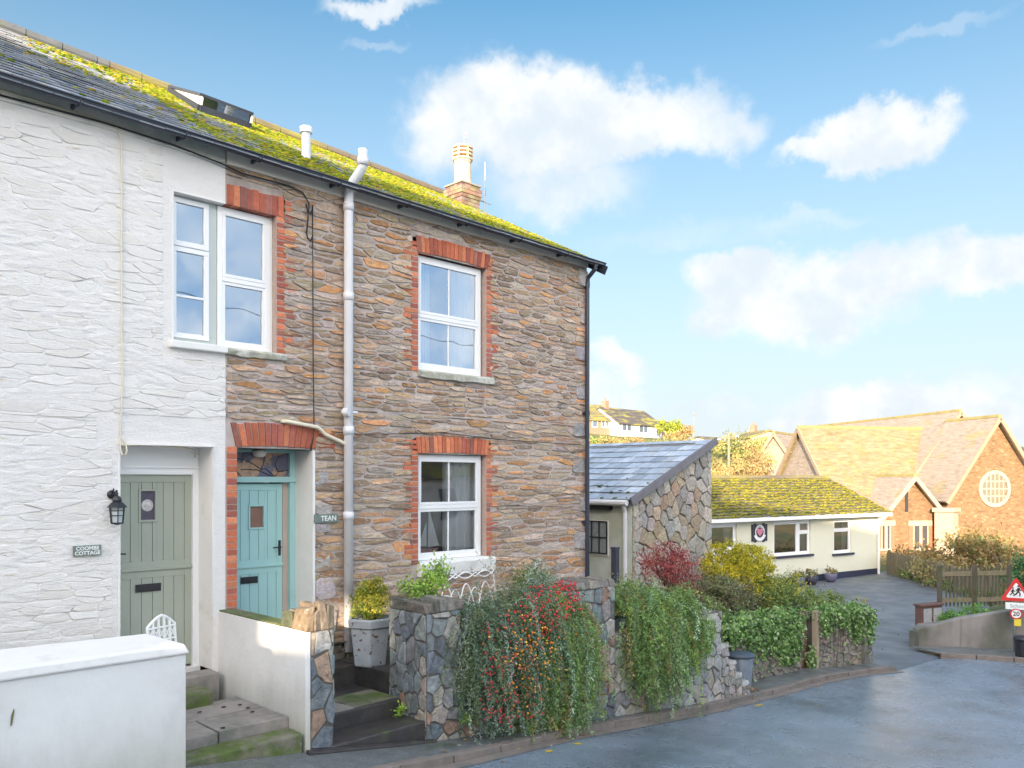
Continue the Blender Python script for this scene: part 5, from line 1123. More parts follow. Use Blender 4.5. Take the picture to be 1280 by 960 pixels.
bush('mixed_shrub', (16.8, 0, -3), 'low variegated shrub with yellow tips behind the ivy clad wall', 'shrub', [((16.6, -.2, -2.5), (.7, .6, .34)), ((17.5, -.2, -2.55), (.7, .6, .24)), ((16.2, -.3, -2.35), (.3, .3, .3)), (tuple(PD(985, 735, 18.8)), (.5, .45, .35)), (tuple(PD(1030, 752, 19.2)), (.5, .4, .3)), (tuple(PD(1070, 768, 19.2)), (.4, .4, .25))], 15000, .05, [(.10, .16, .05), (.18, .24, .08), (.36, .32, .05), (.07, .12, .04)], 283, clumps=220, cs=.07)
bush('laurel_shrub', (17.6, .8, -3), 'dark green laurel with glossy leaves near the yard edge', 'shrub', [((16.9, .9, -2.35), (.55, .5, .40)), ((17.6, .5, -2.55), (.5, .5, .28))], 5000, .07, [(.04, .09, .03), (.07, .13, .05), (.10, .17, .07)], 285, clumps=110, cs=.09)
IVY = [(.08, .16, .05), (.13, .24, .07), (.22, .34, .11), (.06, .11, .035), (.26, .33, .19)]
def ivy(parent_name, label, fr, L, zt0, zt1, n, seed, drops, gold=None):
    t = thing(parent_name, fr.p(L / 2, zt0, .1), label, 'climber'); r = np.random.default_rng(seed); P_ = []; N_ = []
    for (a, dz, w_, cnt) in drops:
        aa = a + r.normal(size=cnt) * w_; bb = np.interp(aa, [0, L], [zt0, zt1]) + .08 - np.abs(r.beta(1.1, 1.7, cnt)) * dz; nn = .05 + r.uniform(0, .10, cnt) * (1.3 - (np.interp(aa, [0, L], [zt0, zt1]) - bb) / 1.4)
        P_.append(np.array([fr.p(x, z, q) for x, z, q in zip(aa, bb, nn)]))
    p = np.concatenate(P_); q = leafquads(p, .062, r, (0, -.3, -.6), .8, .85); c = pick(IVY, len(p), r, .35); npmesh('foliage', q, c, M['leaf'], t)
    q2, c2 = crown([(tuple(fr.p(a, zt0 + (zt1 - zt0) * a / L + .02, -.12)), (.34, .34, .14)) for a in np.arange(.2, L - .25, .36)], n, .058, IVY, seed + 3, clumps=150, cs=.06, asp=.85); npmesh('foliage', q2, c2, M['leaf'], t)
    mb = MB(); rr_ = random.Random(seed)
    for k in range(26):
        a = rr_.uniform(.1, L - .1); z = zt0 + (zt1 - zt0) * a / L; mb.tube([fr.p(a, z, .0), fr.p(a + rr_.uniform(-.1, .1), z - .3, .035), fr.p(a + rr_.uniform(-.2, .2), z - rr_.uniform(.5, 1.1), .035)], [.008, .006, .003], 4)
    mb.build('stems', M['bark'], t); return t
ivy('ivy', 'thick ivy hanging over the long wall left of the board gate', fi1, L1, -2.62, -2.75, 6500, 301, [(.3, .45, .25, 500), (1.1, .6, .22, 700), (1.7, .75, .22, 1000), (2.4, 1.0, .20, 1500), (2.8, 1.0, .12, 900), (1.6, 1.1, .5, 200)])
ivy('ivy', 'ivy trailing from the top of the wall end at the drive corner', fi2, L2, -2.8, -2.86, 3600, 302, [(.15, .5, .1, 450), (.7, .4, .2, 450), (1.15, .7, .1, 600), (1.55, .8, .1, 350), (.9, 1.2, .5, 120)])
q_ = thing('ivy', (16.4, -1.2, -3.8), 'tuft of ivy growing at the foot of the board gate', 'climber'); qq, cc = crown([((16.6, -1.12, -3.72), (.07, .07, .26))], 420, .06, IVY, 305, clumps=30, cs=.04, asp=.85); npmesh('foliage', qq, cc, M['leaf'], q_)
# small weeds on the steps
for i, (x, y, z) in enumerate(((5.7, -1.55, -2.60), (4.72, -1.2, -2.42), (4.75, -.75, -2.42), (6.33, -1.95, -2.75))):
    w_ = thing('weed', (x, y, z), ['bright green weed on the lower entrance step', 'weed at the left edge of the entrance landing', 'weed behind the grey gate pier near the soil pipe', 'weed at the foot of the tall pier'][i], 'weed'); qq, cc = crown([((x, y, z + .04), (.07, .06, .06))], 90, .035, [(.25, .38, .05), (.18, .3, .05)], 320 + i, clumps=10, cs=.02, asp=.6); npmesh('foliage', qq, cc, M['leaf'], w_)
# moss and soil line at the foot of the cottage wall is real dark plinth
mb = MB(); lay_stones(mb, FR((4.5, -.06, 0), (1, 0, 0), (0, -1, 0)), cells([(0, -2.5), (6.2, -2.5), (6.2, -2.02), (0, -1.98)], .3, .14, .4, 44), .02, .05, [(.10, .10, .07), (.14, .13, .10), (.08, .09, .05)], 45); mb.build('plinth', M['crazy'], SCt)

# leaves and grit washed against the kerb
r = random.Random(12); mb = MB(); kr = resample([(*p, 0) for p in KERB], 600)
for k in range(330):
    p = r.choice(kr); 
    if not 4 < p.x < 17.5: continue
    o_ = r.choice([r.uniform(-.3, -.02), r.uniform(.14, .42)]) if r.random() < .8 else r.uniform(-1.2, -.1)
    z = H(p.x, p.y) + (.088 if o_ > 0 else .012); a = r.uniform(0, 6.28); s_ = r.uniform(.008, .022); c = r.choice([(.30, .20, .06), (.22, .10, .05), (.38, .30, .08), (.15, .10, .06), (.3, .3, .28)])
    q = Vector((p.x, p.y + o_, z)); u_ = Vector((math.cos(a), math.sin(a), r.uniform(-.1, .25))) * s_ * 1.6; v_ = Vector((-math.sin(a), math.cos(a), r.uniform(-.1, .25))) * s_
    mb.poly([q - u_, q - v_, q + u_, q + v_], c)
tag(mb.build('leaf_litter', M['crazy'], origin=(9, -2.2, -3.2)), kind='stuff')
# ================================================================== the neighbours
def hit(fr, px, py):          # where the line of sight of a picture point meets a wall frame
    o = Vector((0, -CAMD, 0)); d = PD(px, py, 1.0) - o; s = (fr.O - o).dot(fr.N) / d.dot(fr.N); p = o + d * s - fr.O
    return p.dot(fr.U), p.dot(fr.Z)
def mono(mb, pts, col=None): mb.poly(pts, col)
# ---- lean-to outbuilding with stone gable
OB = thing('outbuilding', (15, 3, -3), 'lean-to outbuilding with slate roof, white side wall and crazy stone gable', 'outbuilding')
ox0, ox1, oy0, oy1, oe, orr = 13.74, 16.72, 1.3, 8.5, -.40, .87
mb = MB(); mb.box(ox0, ox0 + .25, oy0 + .02, oy1, -4, oe); mb.build('side_wall', M['outw'], OB, bevel=.01)
mb = MB(); mb.prism([(ox0 + .02, oy0 + .03, -4), (ox1, oy0 + .03, -4), (ox1, oy0 + .03, orr), (ox0 + .02, oy0 + .03, oe)], (0, .25, 0)); mb.box(ox1 - .25, ox1, oy0 + .3, oy1, -4, orr - .02); mb.build('mortar', M['joint'], OB)
fg = FR((ox0, oy0, 0), (1, 0, 0), (0, -1, 0)); mb = MB()
reg = [(0, -3.9), (ox1 - ox0, -3.9), (ox1 - ox0, orr - .02), (0, oe - .02)]
lay_stones(mb, fg, cells(reg, .25, .28, .46, 403), .016, .012, [(.38, .345, .30), (.44, .39, .33), (.42, .34, .24), (.34, .32, .30), (.46, .41, .36), (.40, .30, .22), (.33, .30, .26)], 404, var=.15, cut=(.02, .09)); mb.build('gable', M['crazy'], OB)
mb = MB(); mb.box(ox1 - .45, ox1 + .02, oy0 - .012, oy0 + .2, -3.9, orr - .05); 
mb = MB(); q0 = Vector((ox0 - .14, oy0 - .06, oe - .02)); q1 = Vector((ox1 + .1, oy0 - .06, orr + .05)); 
slates(mb, (ox0 - .16, oy1, oe - .02), (ox0 - .16, oy0 - .07, oe - .02), (ox1 + .06, oy0 - .07, orr + .05), (ox1 + .06, oy1, orr + .05), 10, .3, [(.42, .48, .57), (.38, .44, .53), (.46, .51, .58), (.35, .41, .49)], random.Random(8), th=.014, lift=.035)
mb.poly([(ox0 - .16, oy1, oe - .03), (ox0 - .16, oy0 - .07, oe - .03), (ox1 + .06, oy0 - .07, orr + .04), (ox1 + .06, oy1, orr + .04)], (.06, .06, .06))
orf = mb.build('roof', M['slate'], OB)
m2 = MB(); N_ = Vector((-(orr - oe), 0, ox1 - ox0)).normalized()
moss_on(m2, lambda s, t: Vector((ox0 - .16, oy0, oe)).lerp(Vector((ox1, oy0, orr)), t) + Vector((0, 5 * s, 0)), N_, 260, lambda s, t: max(0, .8 - t * 1.6), random.Random(4), .02, .045, [(.10, .12, .03), (.06, .07, .03), (.15, .17, .04)], course=10); tag(m2.build('moss', M['moss'], orf), kind='stuff')
mb = MB(); mb.bar(q0 + Vector((0, -.02, -.02)), q1 + Vector((0, -.02, -.02)), .045, .17); mb.build('verge', pm('grey slate verge', (.17, .16, .18), .6, .2, 6), orf, bevel=.006)
mb = MB(); mb.tube([(ox0 - .2, oy0 - .02, oe - .06), (ox0 - .2, oy1, oe - .06)], .06, 10); mb.build('gutter', M['pvc'], OB); mb = MB(); mb.box(ox0 - .12, ox0 - .003, oy0 + .5, oy1, oe - .22, oe - .12); mb.build('soffit', M['black'], OB)
mb = MB(); mb.tube([(ox0 - .19, oy0 + .1, oe - .08), (ox0 - .08, oy0 + .12, oe - .25), (ox0 - .08, oy0 + .12, -3.4)], .045, 10); mb.build('downpipe', M['pvc'], OB, smooth=False)
fs = FR((ox0, oy0, 0), (0, 1, 0), (-1, 0, 0)); a1_, b1_ = hit(fs, 732, 651); a0_, b0_ = hit(fs, 760, 692)
mb = MB(); fs.box(mb, a0_ - .02, a1_ + .05, b0_ - .05, b1_ + .03, .002, .03); mb.build('window_surround', M['whitesm'], OB)
mb = MB(); fs.quad(mb, a0_, a1_, b0_, b1_, .034); wn = mb.build('window', pm('leaded pane', (.30, .34, .34), .25, .25, 14, spec=.8), OB); mb = MB()
for i in range(4): a = a0_ + (a1_ - a0_) * i / 3; fs.box(mb, a - .012, a + .012, b0_, b1_, .036, .055)
for i in range(3): b = b0_ + (b1_ - b0_) * i / 2; fs.box(mb, a0_, a1_, b - .014, b + .014, .0365, .0545)
mb.build('glazing_bars', M['black'], wn)
pt = thing('gate_post', tuple(PD(769, 740, 13.6)), 'tall black post standing between the wall pier and the white outbuilding', 'post'); p = PD(769, 740, 13.6); mb = MB(); mb.box(p.x - .05, p.x + .05, p.y - .05, p.y + .05, -3.0, PD(769, 686, 13.6).z); mb.prism([(p.x - .06, p.y - .06, PD(769, 686, 13.6).z), (p.x + .06, p.y - .06, PD(769, 686, 13.6).z), (p.x + .06, p.y + .06, PD(769, 686, 13.6).z), (p.x - .06, p.y + .06, PD(769, 686, 13.6).z)], (0, 0, .03)); mb.build('post', M['gutter'], pt, bevel=.01)
# wall lamp seen at the cottage corner
# ---- cream bungalow
A_ = Vector((26.1, 7.03, 0)); B_ = Vector((36.05, 5.16, 0)); U_ = (B_ - A_).normalized(); Nn = Vector((U_.y, -U_.x, 0)); LB = (B_ - A_).length
BU = thing('bungalow', (31, 7, -4), 'cream rendered bungalow with mossy tiled roof and a navy plinth', 'bungalow'); fb = FR(A_, U_, Nn)
wins = []
for (xa, xb, ya, yb) in ((886, 921, 654, 690), (967, 1013, 650.5, 695.5), (1042, 1064, 648.5, 692)):
    a, b = hit(fb, xa, yb); c_, d_ = hit(fb, xb, ya); wins.append((a, c_, b, d_))
mb = MB(); holed(fb, mb, -5, LB, -4.3, -1.3, wins); fb.box(mb, -5, -4.8, -4.3, -1.3, -5.2, 0); fb.box(mb, LB - .2, LB, -4.3, -1.3, -5.2, -.001); fb.box(mb, -5, LB, -4.3, -1.3, -5.3, -5.2)
for (a, b, c_, d_) in wins:
    fb.box(mb, a - .01, a, c_, d_, -.2, -.002); fb.box(mb, b, b + .01, c_, d_, -.2, -.002); fb.box(mb, a, b, d_, d_ + .01, -.2, -.002); fb.box(mb, a, b, c_ - .01, c_, -.2, -.002)
mb.prism([fb.p(LB, -1.3, 0), fb.p(LB, -1.3, -5.2), fb.p(LB, 0, -2.6)], U_ * -.2)
mb.build('wall', M['creamr'], BU)
mb = MB(); fb.box(mb, -5, LB + .01, -4.3, -3.72, -.02, .03); mb.build('plinth', M['navy'], BU)
for i, w_ in enumerate(wins):
    a, b, c_, d_ = w_
    if i == 1: sp_ = a + (b - a) * .68
    if i == 1:
        w1 = sash(BU, fb, a, sp_, c_, d_, (), -.05, .07, glass='glass_far', curtain=((0, .14),)); sash(BU, fb, sp_, b, c_, d_, (c_ + (d_ - c_) * .66,), -.05, .07, glass='glass_far', curtain=((0.35, 1.0),))
    elif i == 2: w1 = sash(BU, fb, a, b, c_, d_, (c_ + (d_ - c_) * .68,), -.05, .07, glass='glass_far', curtain=((.7, 1.0),))
    else: w1 = sash(BU, fb, a, b, c_, d_, (), -.05, .08, glass='glass_far', curtain=((.68, 1.0),))
    mb = MB(); fb.box(mb, a - .1, b + .12, c_ - .09, c_ - .01, -.02, .09); mb.build('sill', M['navy'] if i else M['upvc'], BU)
    room(BU, fb, a - .5, b + .5, c_ - .3, d_ + .3, -.25, -2.5)
mb = MB()
TL = [(.15, .13, .09), (.13, .12, .08), (.18, .15, .10)]
e0, e1 = fb.p(-5.3, -1.36, .38), fb.p(LB + .28, -1.36, .38); r0, r1 = fb.p(-5.3, .06, -2.6), fb.p(LB + .28, .06, -2.6)
slates(mb, e0, e1, r1, r0, 14, .3, TL, random.Random(3), th=.02, lift=.05); mb.poly([e0, e1, r1, r0], (.05, .05, .04)); mb.poly([r0, r1, fb.p(LB + .28, -1.36, -5.6), fb.p(-5.3, -1.36, -5.6)], (.12, .1, .07))
brf = mb.build('roof', M['slate'], BU)
m2 = MB(); nb_ = (e1 - e0).cross(r0 - e0).normalized()
moss_on(m2, lambda s, t: e0.lerp(e1, s).lerp(r0.lerp(r1, s), t), nb_, 7500, lambda s, t: .75 if s > .3 else .0, random.Random(14), .05, .10, [(.24, .22, .03), (.19, .19, .03), (.27, .22, .035), (.12, .13, .03)], course=14, flat=.35); tag(m2.build('moss', M['moss'], brf), kind='stuff')
mb = MB(); mb.tube([r0 + Vector((0, 0, .03)), r1 + Vector((0, 0, .03))], .11, 8); mb.build('ridge_tile', M['hroof'], brf)
mb = MB(); fb.box(mb, -5.3, LB + .3, -1.50, -1.38, .36, .48); fb.box(mb, -5.3, LB + .25, -1.46, -1.33, .0, .36); mb.build('gutter', M['upvc'], BU, bevel=.01)
mb = MB(); mb.tube([fb.p(LB - .05, -1.48, .42), fb.p(LB - .08, -1.65, .1), fb.p(LB - .08, -1.8, .07), fb.p(LB - .08, -4.15, .07)], .055, 8); mb.build('downpipe', M['upvc'], BU)
mb = MB(); mb.bar(e1 + Vector((0, 0, .02)), r1 + Vector((0, 0, .02)), .05, .16); mb.build('bargeboard', M['trim'], brf)
# round emblem board on the bungalow
a, b = hit(fb, 939, 677); c_, d_ = hit(fb, 958, 655); es_ = thing('emblem_sign', fb.p((a + c_) / 2, (b + d_) / 2, .05), 'square dark board with a white ring and pink shield on the bungalow wall', 'sign')
ec, ez = (a + c_) / 2, (b + d_) / 2; hw = (c_ - a) / 2; mb = MB(); fb.box(mb, a, c_, b, d_, .01, .045)
for s_ in (-1, 1): fb.box(mb, ec + s_ * hw * .55 - .05, ec + s_ * hw * .55 + .05, d_, d_ + .04, .012, .04); fb.box(mb, ec + s_ * hw * .55 - .05, ec + s_ * hw * .55 + .05, b - .04, b, .012, .04)
mb.build('board', pm('dark sign board', (.04, .035, .05), .5, .1, 4), es_)
def ring(mb, fr, a, b, r0_, r1_, n0, t0=0, t1=2 * math.pi, k=28):
    V = []
    for i in range(k + 1): t = t0 + (t1 - t0) * i / k; V += [fr.p(a + r0_ * math.cos(t), b + r0_ * math.sin(t), n0), fr.p(a + r1_ * math.cos(t), b + r1_ * math.sin(t), n0)]
    mb.mesh(V, [(2 * i, 2 * i + 1, 2 * i + 3, 2 * i + 2) for i in range(k)])
mb = MB(); ring(mb, fb, ec, ez + hw * .08, hw * .50, hw * .62, .05); ring(mb, fb, ec, ez + hw * .12, hw * .62, hw * .84, .052, math.radians(205), math.radians(335)); ring(mb, fb, ec, ez + hw * .08, hw * .40, hw * .46, .051, math.radians(20), math.radians(160)); mb.build('ring', M['swhite'], es_)
mb = MB(); s_ = hw * .36; z_ = ez + hw * .05; mb.poly([fb.p(ec - s_, z_ + s_, .052), fb.p(ec - s_, z_ - s_ * .1, .052), fb.p(ec, z_ - s_, .052), fb.p(ec + s_, z_ - s_ * .1, .052), fb.p(ec + s_, z_ + s_, .052), fb.p(ec, z_ + s_ * .75, .052)]); mb.build('shield', pm('pink shield', (.65, .22, .32), .5, .1), es_)
for i, (px_, col_) in enumerate(((986, (.10, .12, .17)), (1002, (.05, .05, .08)), (1026, (.12, .12, .20)), (1016, (.05, .05, .06)))):
    if i == 3: continue
    a, b = hit(fb, px_, 712); q = fb.p(a, 0, .45); zg = H(q.x, q.y) + .01; lab = ['round grey blue flowerpot nearest the hedge by the bungalow wall', 'dark flowerpot in the middle of the row by the bungalow wall', 'violet blue flowerpot with a sprawling dry plant by the bungalow wall'][i]
    t_ = thing('flower_pot', (q.x, q.y, zg), lab, 'pot'); mb = MB(); mb.lathe((q.x, q.y, zg), [(.14, 0), (.22, .12), (.25, .28), (.22, .33), (.20, .33)], 14); mb.build('pot', pm('pot %d' % i, col_, .5, .1), t_, smooth=True)
    qq, cc = crown([((q.x, q.y, zg + .42), (.22, .2, .14))], 260, .09, [(.2, .2, .1), (.25, .17, .1), (.1, .14, .05)], 500 + i, clumps=14, cs=.05); npmesh('plant', qq, cc, M['leaf'], t_)
# ---- church
M['mossroof'] = pm('mossy church slate', (.20, .165, .10), .85, .5, 2.8, bump=.6, bs=10, bd=.03, stretch=(.6, .6, 2.5), col2=(.20, .165, .075), c2s=1.6, c2t=.55, c2w=.1, c2stretch=(1, 1, 1))
fw_ = Vector((1, 1, 0)) / R2; rt_ = Vector((1, -1, 0)) / R2
def dr(deg): a = math.radians(deg); return fw_ * math.cos(a) + rt_ * math.sin(a)
RD = dr(-12); CD = dr(78)
CH = thing('church', tuple(PD(1170, 600, 54) - Vector((0, 0, 4.5))), 'sunlit stone church with steep slate roofs, a porch gable and a round window', 'church')
def gable_block(px, py, dep, half, drop, length, axis, cross, name, wall_z=-5.5, over=.35, wallmat='cstone', roofmat='pale', back=True, coping='trim', thick=.22, skip_right=False):
    pk = PD(px, py, dep); e = pk.z - drop; L_ = pk - cross * half; R_ = pk + cross * half; L_.z = R_.z = e; mb = MB()
    n = -axis
    mb.prism([Vector((L_.x, L_.y, wall_z)), Vector((R_.x, R_.y, wall_z)), R_, pk - Vector((0, 0, .12)), L_], axis * length)
    mb.build('wall', M[wallmat], CH)
    mb = MB(); k = drop / half
    for s_ in (-1, 1):
        ev = pk + cross * s_ * (half + .25); ev.z = e - .25 * k; nn_ = (cross * s_ * k + Vector((0, 0, 1))).normalized() * .14
        P0 = [pk - axis * over, ev - axis * over, ev + axis * length, pk + axis * length]
        mb.hexa([P0[0], P0[1], P0[2], P0[3], P0[0] + nn_, P0[1] + nn_, P0[2] + nn_, P0[3] + nn_])
    rf_ = mb.build('roof', M[roofmat], CH); 
    for s_ in (-1, 1):
        ev = pk + cross * s_ * (half + .3); ev.z = e - .3 * k; mb = MB(); mb.bar(pk - axis * (over + .04) + Vector((0, 0, .04)), ev - axis * (over + .04) + Vector((0, 0, .04)), .12, thick, col=None); mb.build('bargeboard', M[coping], rf_)
    mb = MB(); mb.tube([pk - axis * over + Vector((0, 0, .16)), pk + axis * length + Vector((0, 0, .16))], .12, 6); mb.build('ridge', M['ochre'], rf_)
    return pk, e, FR(Vector((pk.x, pk.y, 0)) - axis * .0, cross, -axis)
M['ochre'] = pm('lichened ridge', (.26, .22, .09), .9, .2, 2)
pkN, eN, fN = gable_block(1196, 517, 54, 5.3, 6.25, 17, RD, CD, 'nave')
pkS, eS, fS = gable_block(1244, 524, 50, 3.3, 4.6, 4.1, RD, CD, 'chapel')
pkP, eP, fP = gable_block(1139, 598, 49, 2.5, 2.75, 6, RD, CD, 'porch', coping='gstone')
pkT, eT, fT = gable_block(1002, 537, 54, 4.7, 5.6, 9, CD, -RD, 'transept', wallmat='pale', roofmat='mossroof', over=.25)
pk2, e2_, f2_ = gable_block(968, 543, 64, 4.1, 6.0, 7, dr(35), dr(125), 'transept', wallmat='pale', over=.2)
# round window
zc_ = PD(1243, 611, 49.9).z; ac_ = hit(fS, 1243, 611)[0]; zc_ = hit(fS, 1243, 611)[1]; rw = .88
mb = MB(); ring(mb, fS, ac_, zc_, rw, rw + .22, .06, k=36); V = []
for i in range(37):
    t = 2 * math.pi * i / 36; V += [fS.p(ac_ + (rw + .22) * math.cos(t), zc_ + (rw + .22) * math.sin(t), .06), fS.p(ac_ + (rw + .22) * math.cos(t), zc_ + (rw + .22) * math.sin(t), .0)]
mb.mesh(V, [(2 * i, 2 * i + 1, 2 * i + 3, 2 * i + 2) for i in range(36)])
for i in range(5):
    a = ac_ - rw * .66 + i * rw * .33; h_ = math.sqrt(max(0, rw * rw - (a - ac_) ** 2)); fS.box(mb, a - .03, a + .03, zc_ - h_, zc_ + h_, .02, .055)
for i in range(3): b = zc_ - rw * .5 + i * rw * .5; h_ = math.sqrt(rw * rw - (b - zc_) ** 2); fS.box(mb, ac_ - h_, ac_ + h_, b - .035, b + .035, .021, .05)
rwn = mb.build('round_window', M['gstone'], CH); mb = MB(); mb.poly([fS.p(ac_ + rw * math.cos(2 * math.pi * i / 36), zc_ + rw * math.sin(2 * math.pi * i / 36), .015) for i in range(36)]); mb.build('pane', pm('old church glass', (.16, .14, .11), .2, .3, 6, spec=.8), rwn)
# porch windows with brick jambs
for (xa, xb) in ((1101, 1113), (1141, 1160)):
    a, b = hit(fP, xa, 686); c_, d_ = hit(fP, xb, 657); mb = MB(); fP.box(mb, a - .28, a, b, d_, .0, .03); fP.box(mb, c_, c_ + .28, b, d_, .0, .03); mb.build('brick_jamb', pm('brick jamb', (.42, .13, .08), .9, .2, 6), CH)
    mb = MB(); fP.box(mb, a - .3, c_ + .3, d_, d_ + .3, .0, .04); fP.box(mb, a - .1, c_ + .1, b - .12, b, .0, .06); fP.box(mb, (a + c_) / 2 - .09, (a + c_) / 2 + .09, b, d_, .03, .05); fP.box(mb, a, a + .08, b, d_, .03, .045); fP.box(mb, c_ - .08, c_, b, d_, .03, .045); mb.build('lintel', M['gstone'], CH)
    mb = MB(); fP.quad(mb, a, c_, b, d_, .025); mb.build('window', pm('dark church window', (.06, .06, .07), .2, .1, 6), CH)
a, b = hit(fP, 1133, 640); mb = MB(); fP.box(mb, a - .1, a + .1, b, b + 1.2, .0, .03); mb.build('slit', M['dark'], CH)
q = PD(1183, 640, 48.8); mb = MB(); mb.box(q.x - .5, q.x + .5, q.y - .5, q.y + .5, -5, q.z); mb.prism([(q.x - .6, q.y - .6, q.z), (q.x + .6, q.y - .6, q.z), (q.x + .6, q.y + .6, q.z), (q.x - .6, q.y + .6, q.z)], (0, 0, .25)); mb.build('buttress', M['gstone'], CH, bevel=.03)
M['dwood'] = pm('dark fence timber', (.09, .08, .06), .85, .3, 5, col2=(.07, .09, .04), c2s=2)
# ---- fences, wall and signs across the drive
def picket(name, P, Q, h, label, seed, gap=.105, pw_=.07, mat='wood', zf=None, topv=.06, rails=(.25, .75), posts=1.8, rout=-.03):
    P = Vector((*P, 0)); Q = Vector((*Q, 0)); U = (Q - P).normalized(); L = (Q - P).length; N = Vector((U.y, -U.x, 0)); r = random.Random(seed); zf = zf or (lambda p: H(p.x, p.y)); t = thing(name, (P.x, P.y, zf(P)), label, 'fence'); mb = MB(); fr = FR(P, U, N)
    a = 0
    while a < L:
        p = fr.p(a, 0, 0); z = zf(p); hh = h + r.uniform(-topv, topv); le_ = r.uniform(-.02, .02)
        if r.random() > .04: mb.prism([fr.p(a, z - .05, .0), fr.p(a + pw_, z - .05, .0), fr.p(a + pw_ + le_, z + hh - .05, .0), fr.p(a + pw_ / 2 + le_, z + hh, .0), fr.p(a + le_, z + hh - .05, .0)], N * .02)
        a += gap
    mb.build('pickets', M[mat], t); k = max(2, int(L / 1.5))
    for rr_ in rails:
        mb = MB()
        for i in range(k): p0 = fr.p(L * i / k, 0, rout); p1 = fr.p(L * (i + 1) / k, 0, rout); p0.z = zf(p0) + h * rr_; p1.z = zf(p1) + h * rr_; mb.bar(p0, p1, .04, .07 if rout < 0 else .12)
        mb.build('rail', M['wood'], t)
    a = 0
    while a <= L + .01:
        mb = MB(); p = fr.p(a, 0, rout * 1.6 if rout > 0 else -.09); z = zf(p); mb.box(p.x - .05, p.x + .05, p.y - .05, p.y + .05, z - .3, z + h + .05); mb.build('post', M[mat], t); a += posts
    return t
picket('picket_fence', (36.2, 4.85), (30.3, -.9), .95, 'long weathered picket fence from the bungalow corner along the yard', 601, posts=2.2, pw_=.075)
# retaining wall on the far side of the drive mouth and the bank behind it
bw = thing('concrete_wall', (21.6, -2, -4), 'stained grey concrete retaining wall behind the road sign', 'wall'); mb = MB(); tz = [-3.62, -3.30, -3.02, -2.98, -3.0, -3.1]
for i in range(len(WR) - 1):
    a, b = Vector((*WR[i], 0)), Vector((*WR[i + 1], 0)); U = (b - a).normalized(); N = Vector((-U.y, U.x, 0))
    mb.hexa([(a.x, a.y, -4.6), (b.x, b.y, -4.6), (b.x + N.x * .3, b.y + N.y * .3, -4.6), (a.x + N.x * .3, a.y + N.y * .3, -4.6), (a.x, a.y, tz[i]), (b.x, b.y, tz[i + 1]), (b.x + N.x * .3, b.y + N.y * .3, tz[i + 1]), (a.x + N.x * .3, a.y + N.y * .3, tz[i])])
mb.build('wall', M['concrete'], bw, bevel=.02); mb = MB(); mb.hexa([(21.2, -1.62, -4.4), (21.35, -1.35, -4.4), (22.9, -1.15, -4.4), (22.9, -1.5, -4.4), (21.2, -1.62, -3.64), (21.35, -1.35, -3.66), (22.9, -1.15, -3.6), (22.9, -1.5, -3.6)]); mb.build('wall', M['concrete'], bw, bevel=.02)
def bank_z(x, y): return float(np.interp(y, [-6, -3.6, -2.4, -1.5], [-3.02, -3.06, -3.36, -3.68])) - .02
drape('bank', [(21.5, -1.6), (22.0, -2.4), (22.75, -3.6), (23.4, -6), (24, -34)], [(23.6, -1.5), (25, -1.9), (30.3, -1.2), (32, -6), (36, -34)], 30, 8, 0, M['grass'], hf=lambda x, y: bank_z(x, y))
zb_ = lambda p: bank_z(p.x, p.y)
f0 = PD(1172, 785, 21.9); f1 = PD(1262, 745, 22.2)
picket('timber_fence', (f0.x, f0.y), (f1.x, f1.y), .98, 'brown post and rail fence with thin pickets above the concrete wall', 611, gap=.11, pw_=.045, rails=(.12, .82), posts=1.0, mat='dwood', rout=.05, zf=lambda p: float(np.interp((p - f0).length, [0, 2.5], [-3.72, -3.25])))
nb2 = thing('notice_cabinet', tuple(PD(1165, 785, 21.4)), 'small timber cabinet with two pale panels at the end of the timber fence', 'cabinet'); q0_ = PD(1152, 785, 21.2); q1_ = PD(1178, 783, 21.5); U = (q1_ - q0_); U.z = 0; Lq = U.length; U.normalize(); fc_ = FR(Vector((q0_.x, q0_.y, 0)), U, Vector((U.y, -U.x, 0))); zt_ = PD(1165, 757, 21.4).z; zb2 = PD(1165, 784, 21.4).z
mb = MB(); fc_.box(mb, 0, Lq, zb2 - .1, zt_, -.2, 0); fc_.box(mb, -.03, Lq + .03, zt_, zt_ + .05, -.24, .04); mb.build('case', pm('dark red brown timber', (.13, .07, .06), .8, .2, 5), nb2, bevel=.008)
for i in range(2): mb = MB(); fc_.box(mb, .06 + i * Lq * .48, Lq * .44 + i * Lq * .48 + .02, zb2 + .05, zt_ - .06, .002, .015); mb.build('panel', pm('faded panel', (.34, .34, .36), .6, .3, 6), nb2)
for i, (px_, py_, s_) in enumerate(((1190, 776, .32), (1220, 770, .36), (1208, 779, .2))): 
    p = PD(px_, py_, 21.3); bush('hebe', (p.x, p.y, p.z - .2), ['rounded green hebe beside the cabinet', 'larger bright green hebe growing over the concrete wall', 'small trailing hebe between the two larger ones'][i], 'shrub', [(tuple(p), (s_, s_, s_ * .75))], 1900, .05, [(.10, .22, .05), (.15, .30, .07), (.07, .15, .04)], 620 + i, clumps=60, cs=.05)
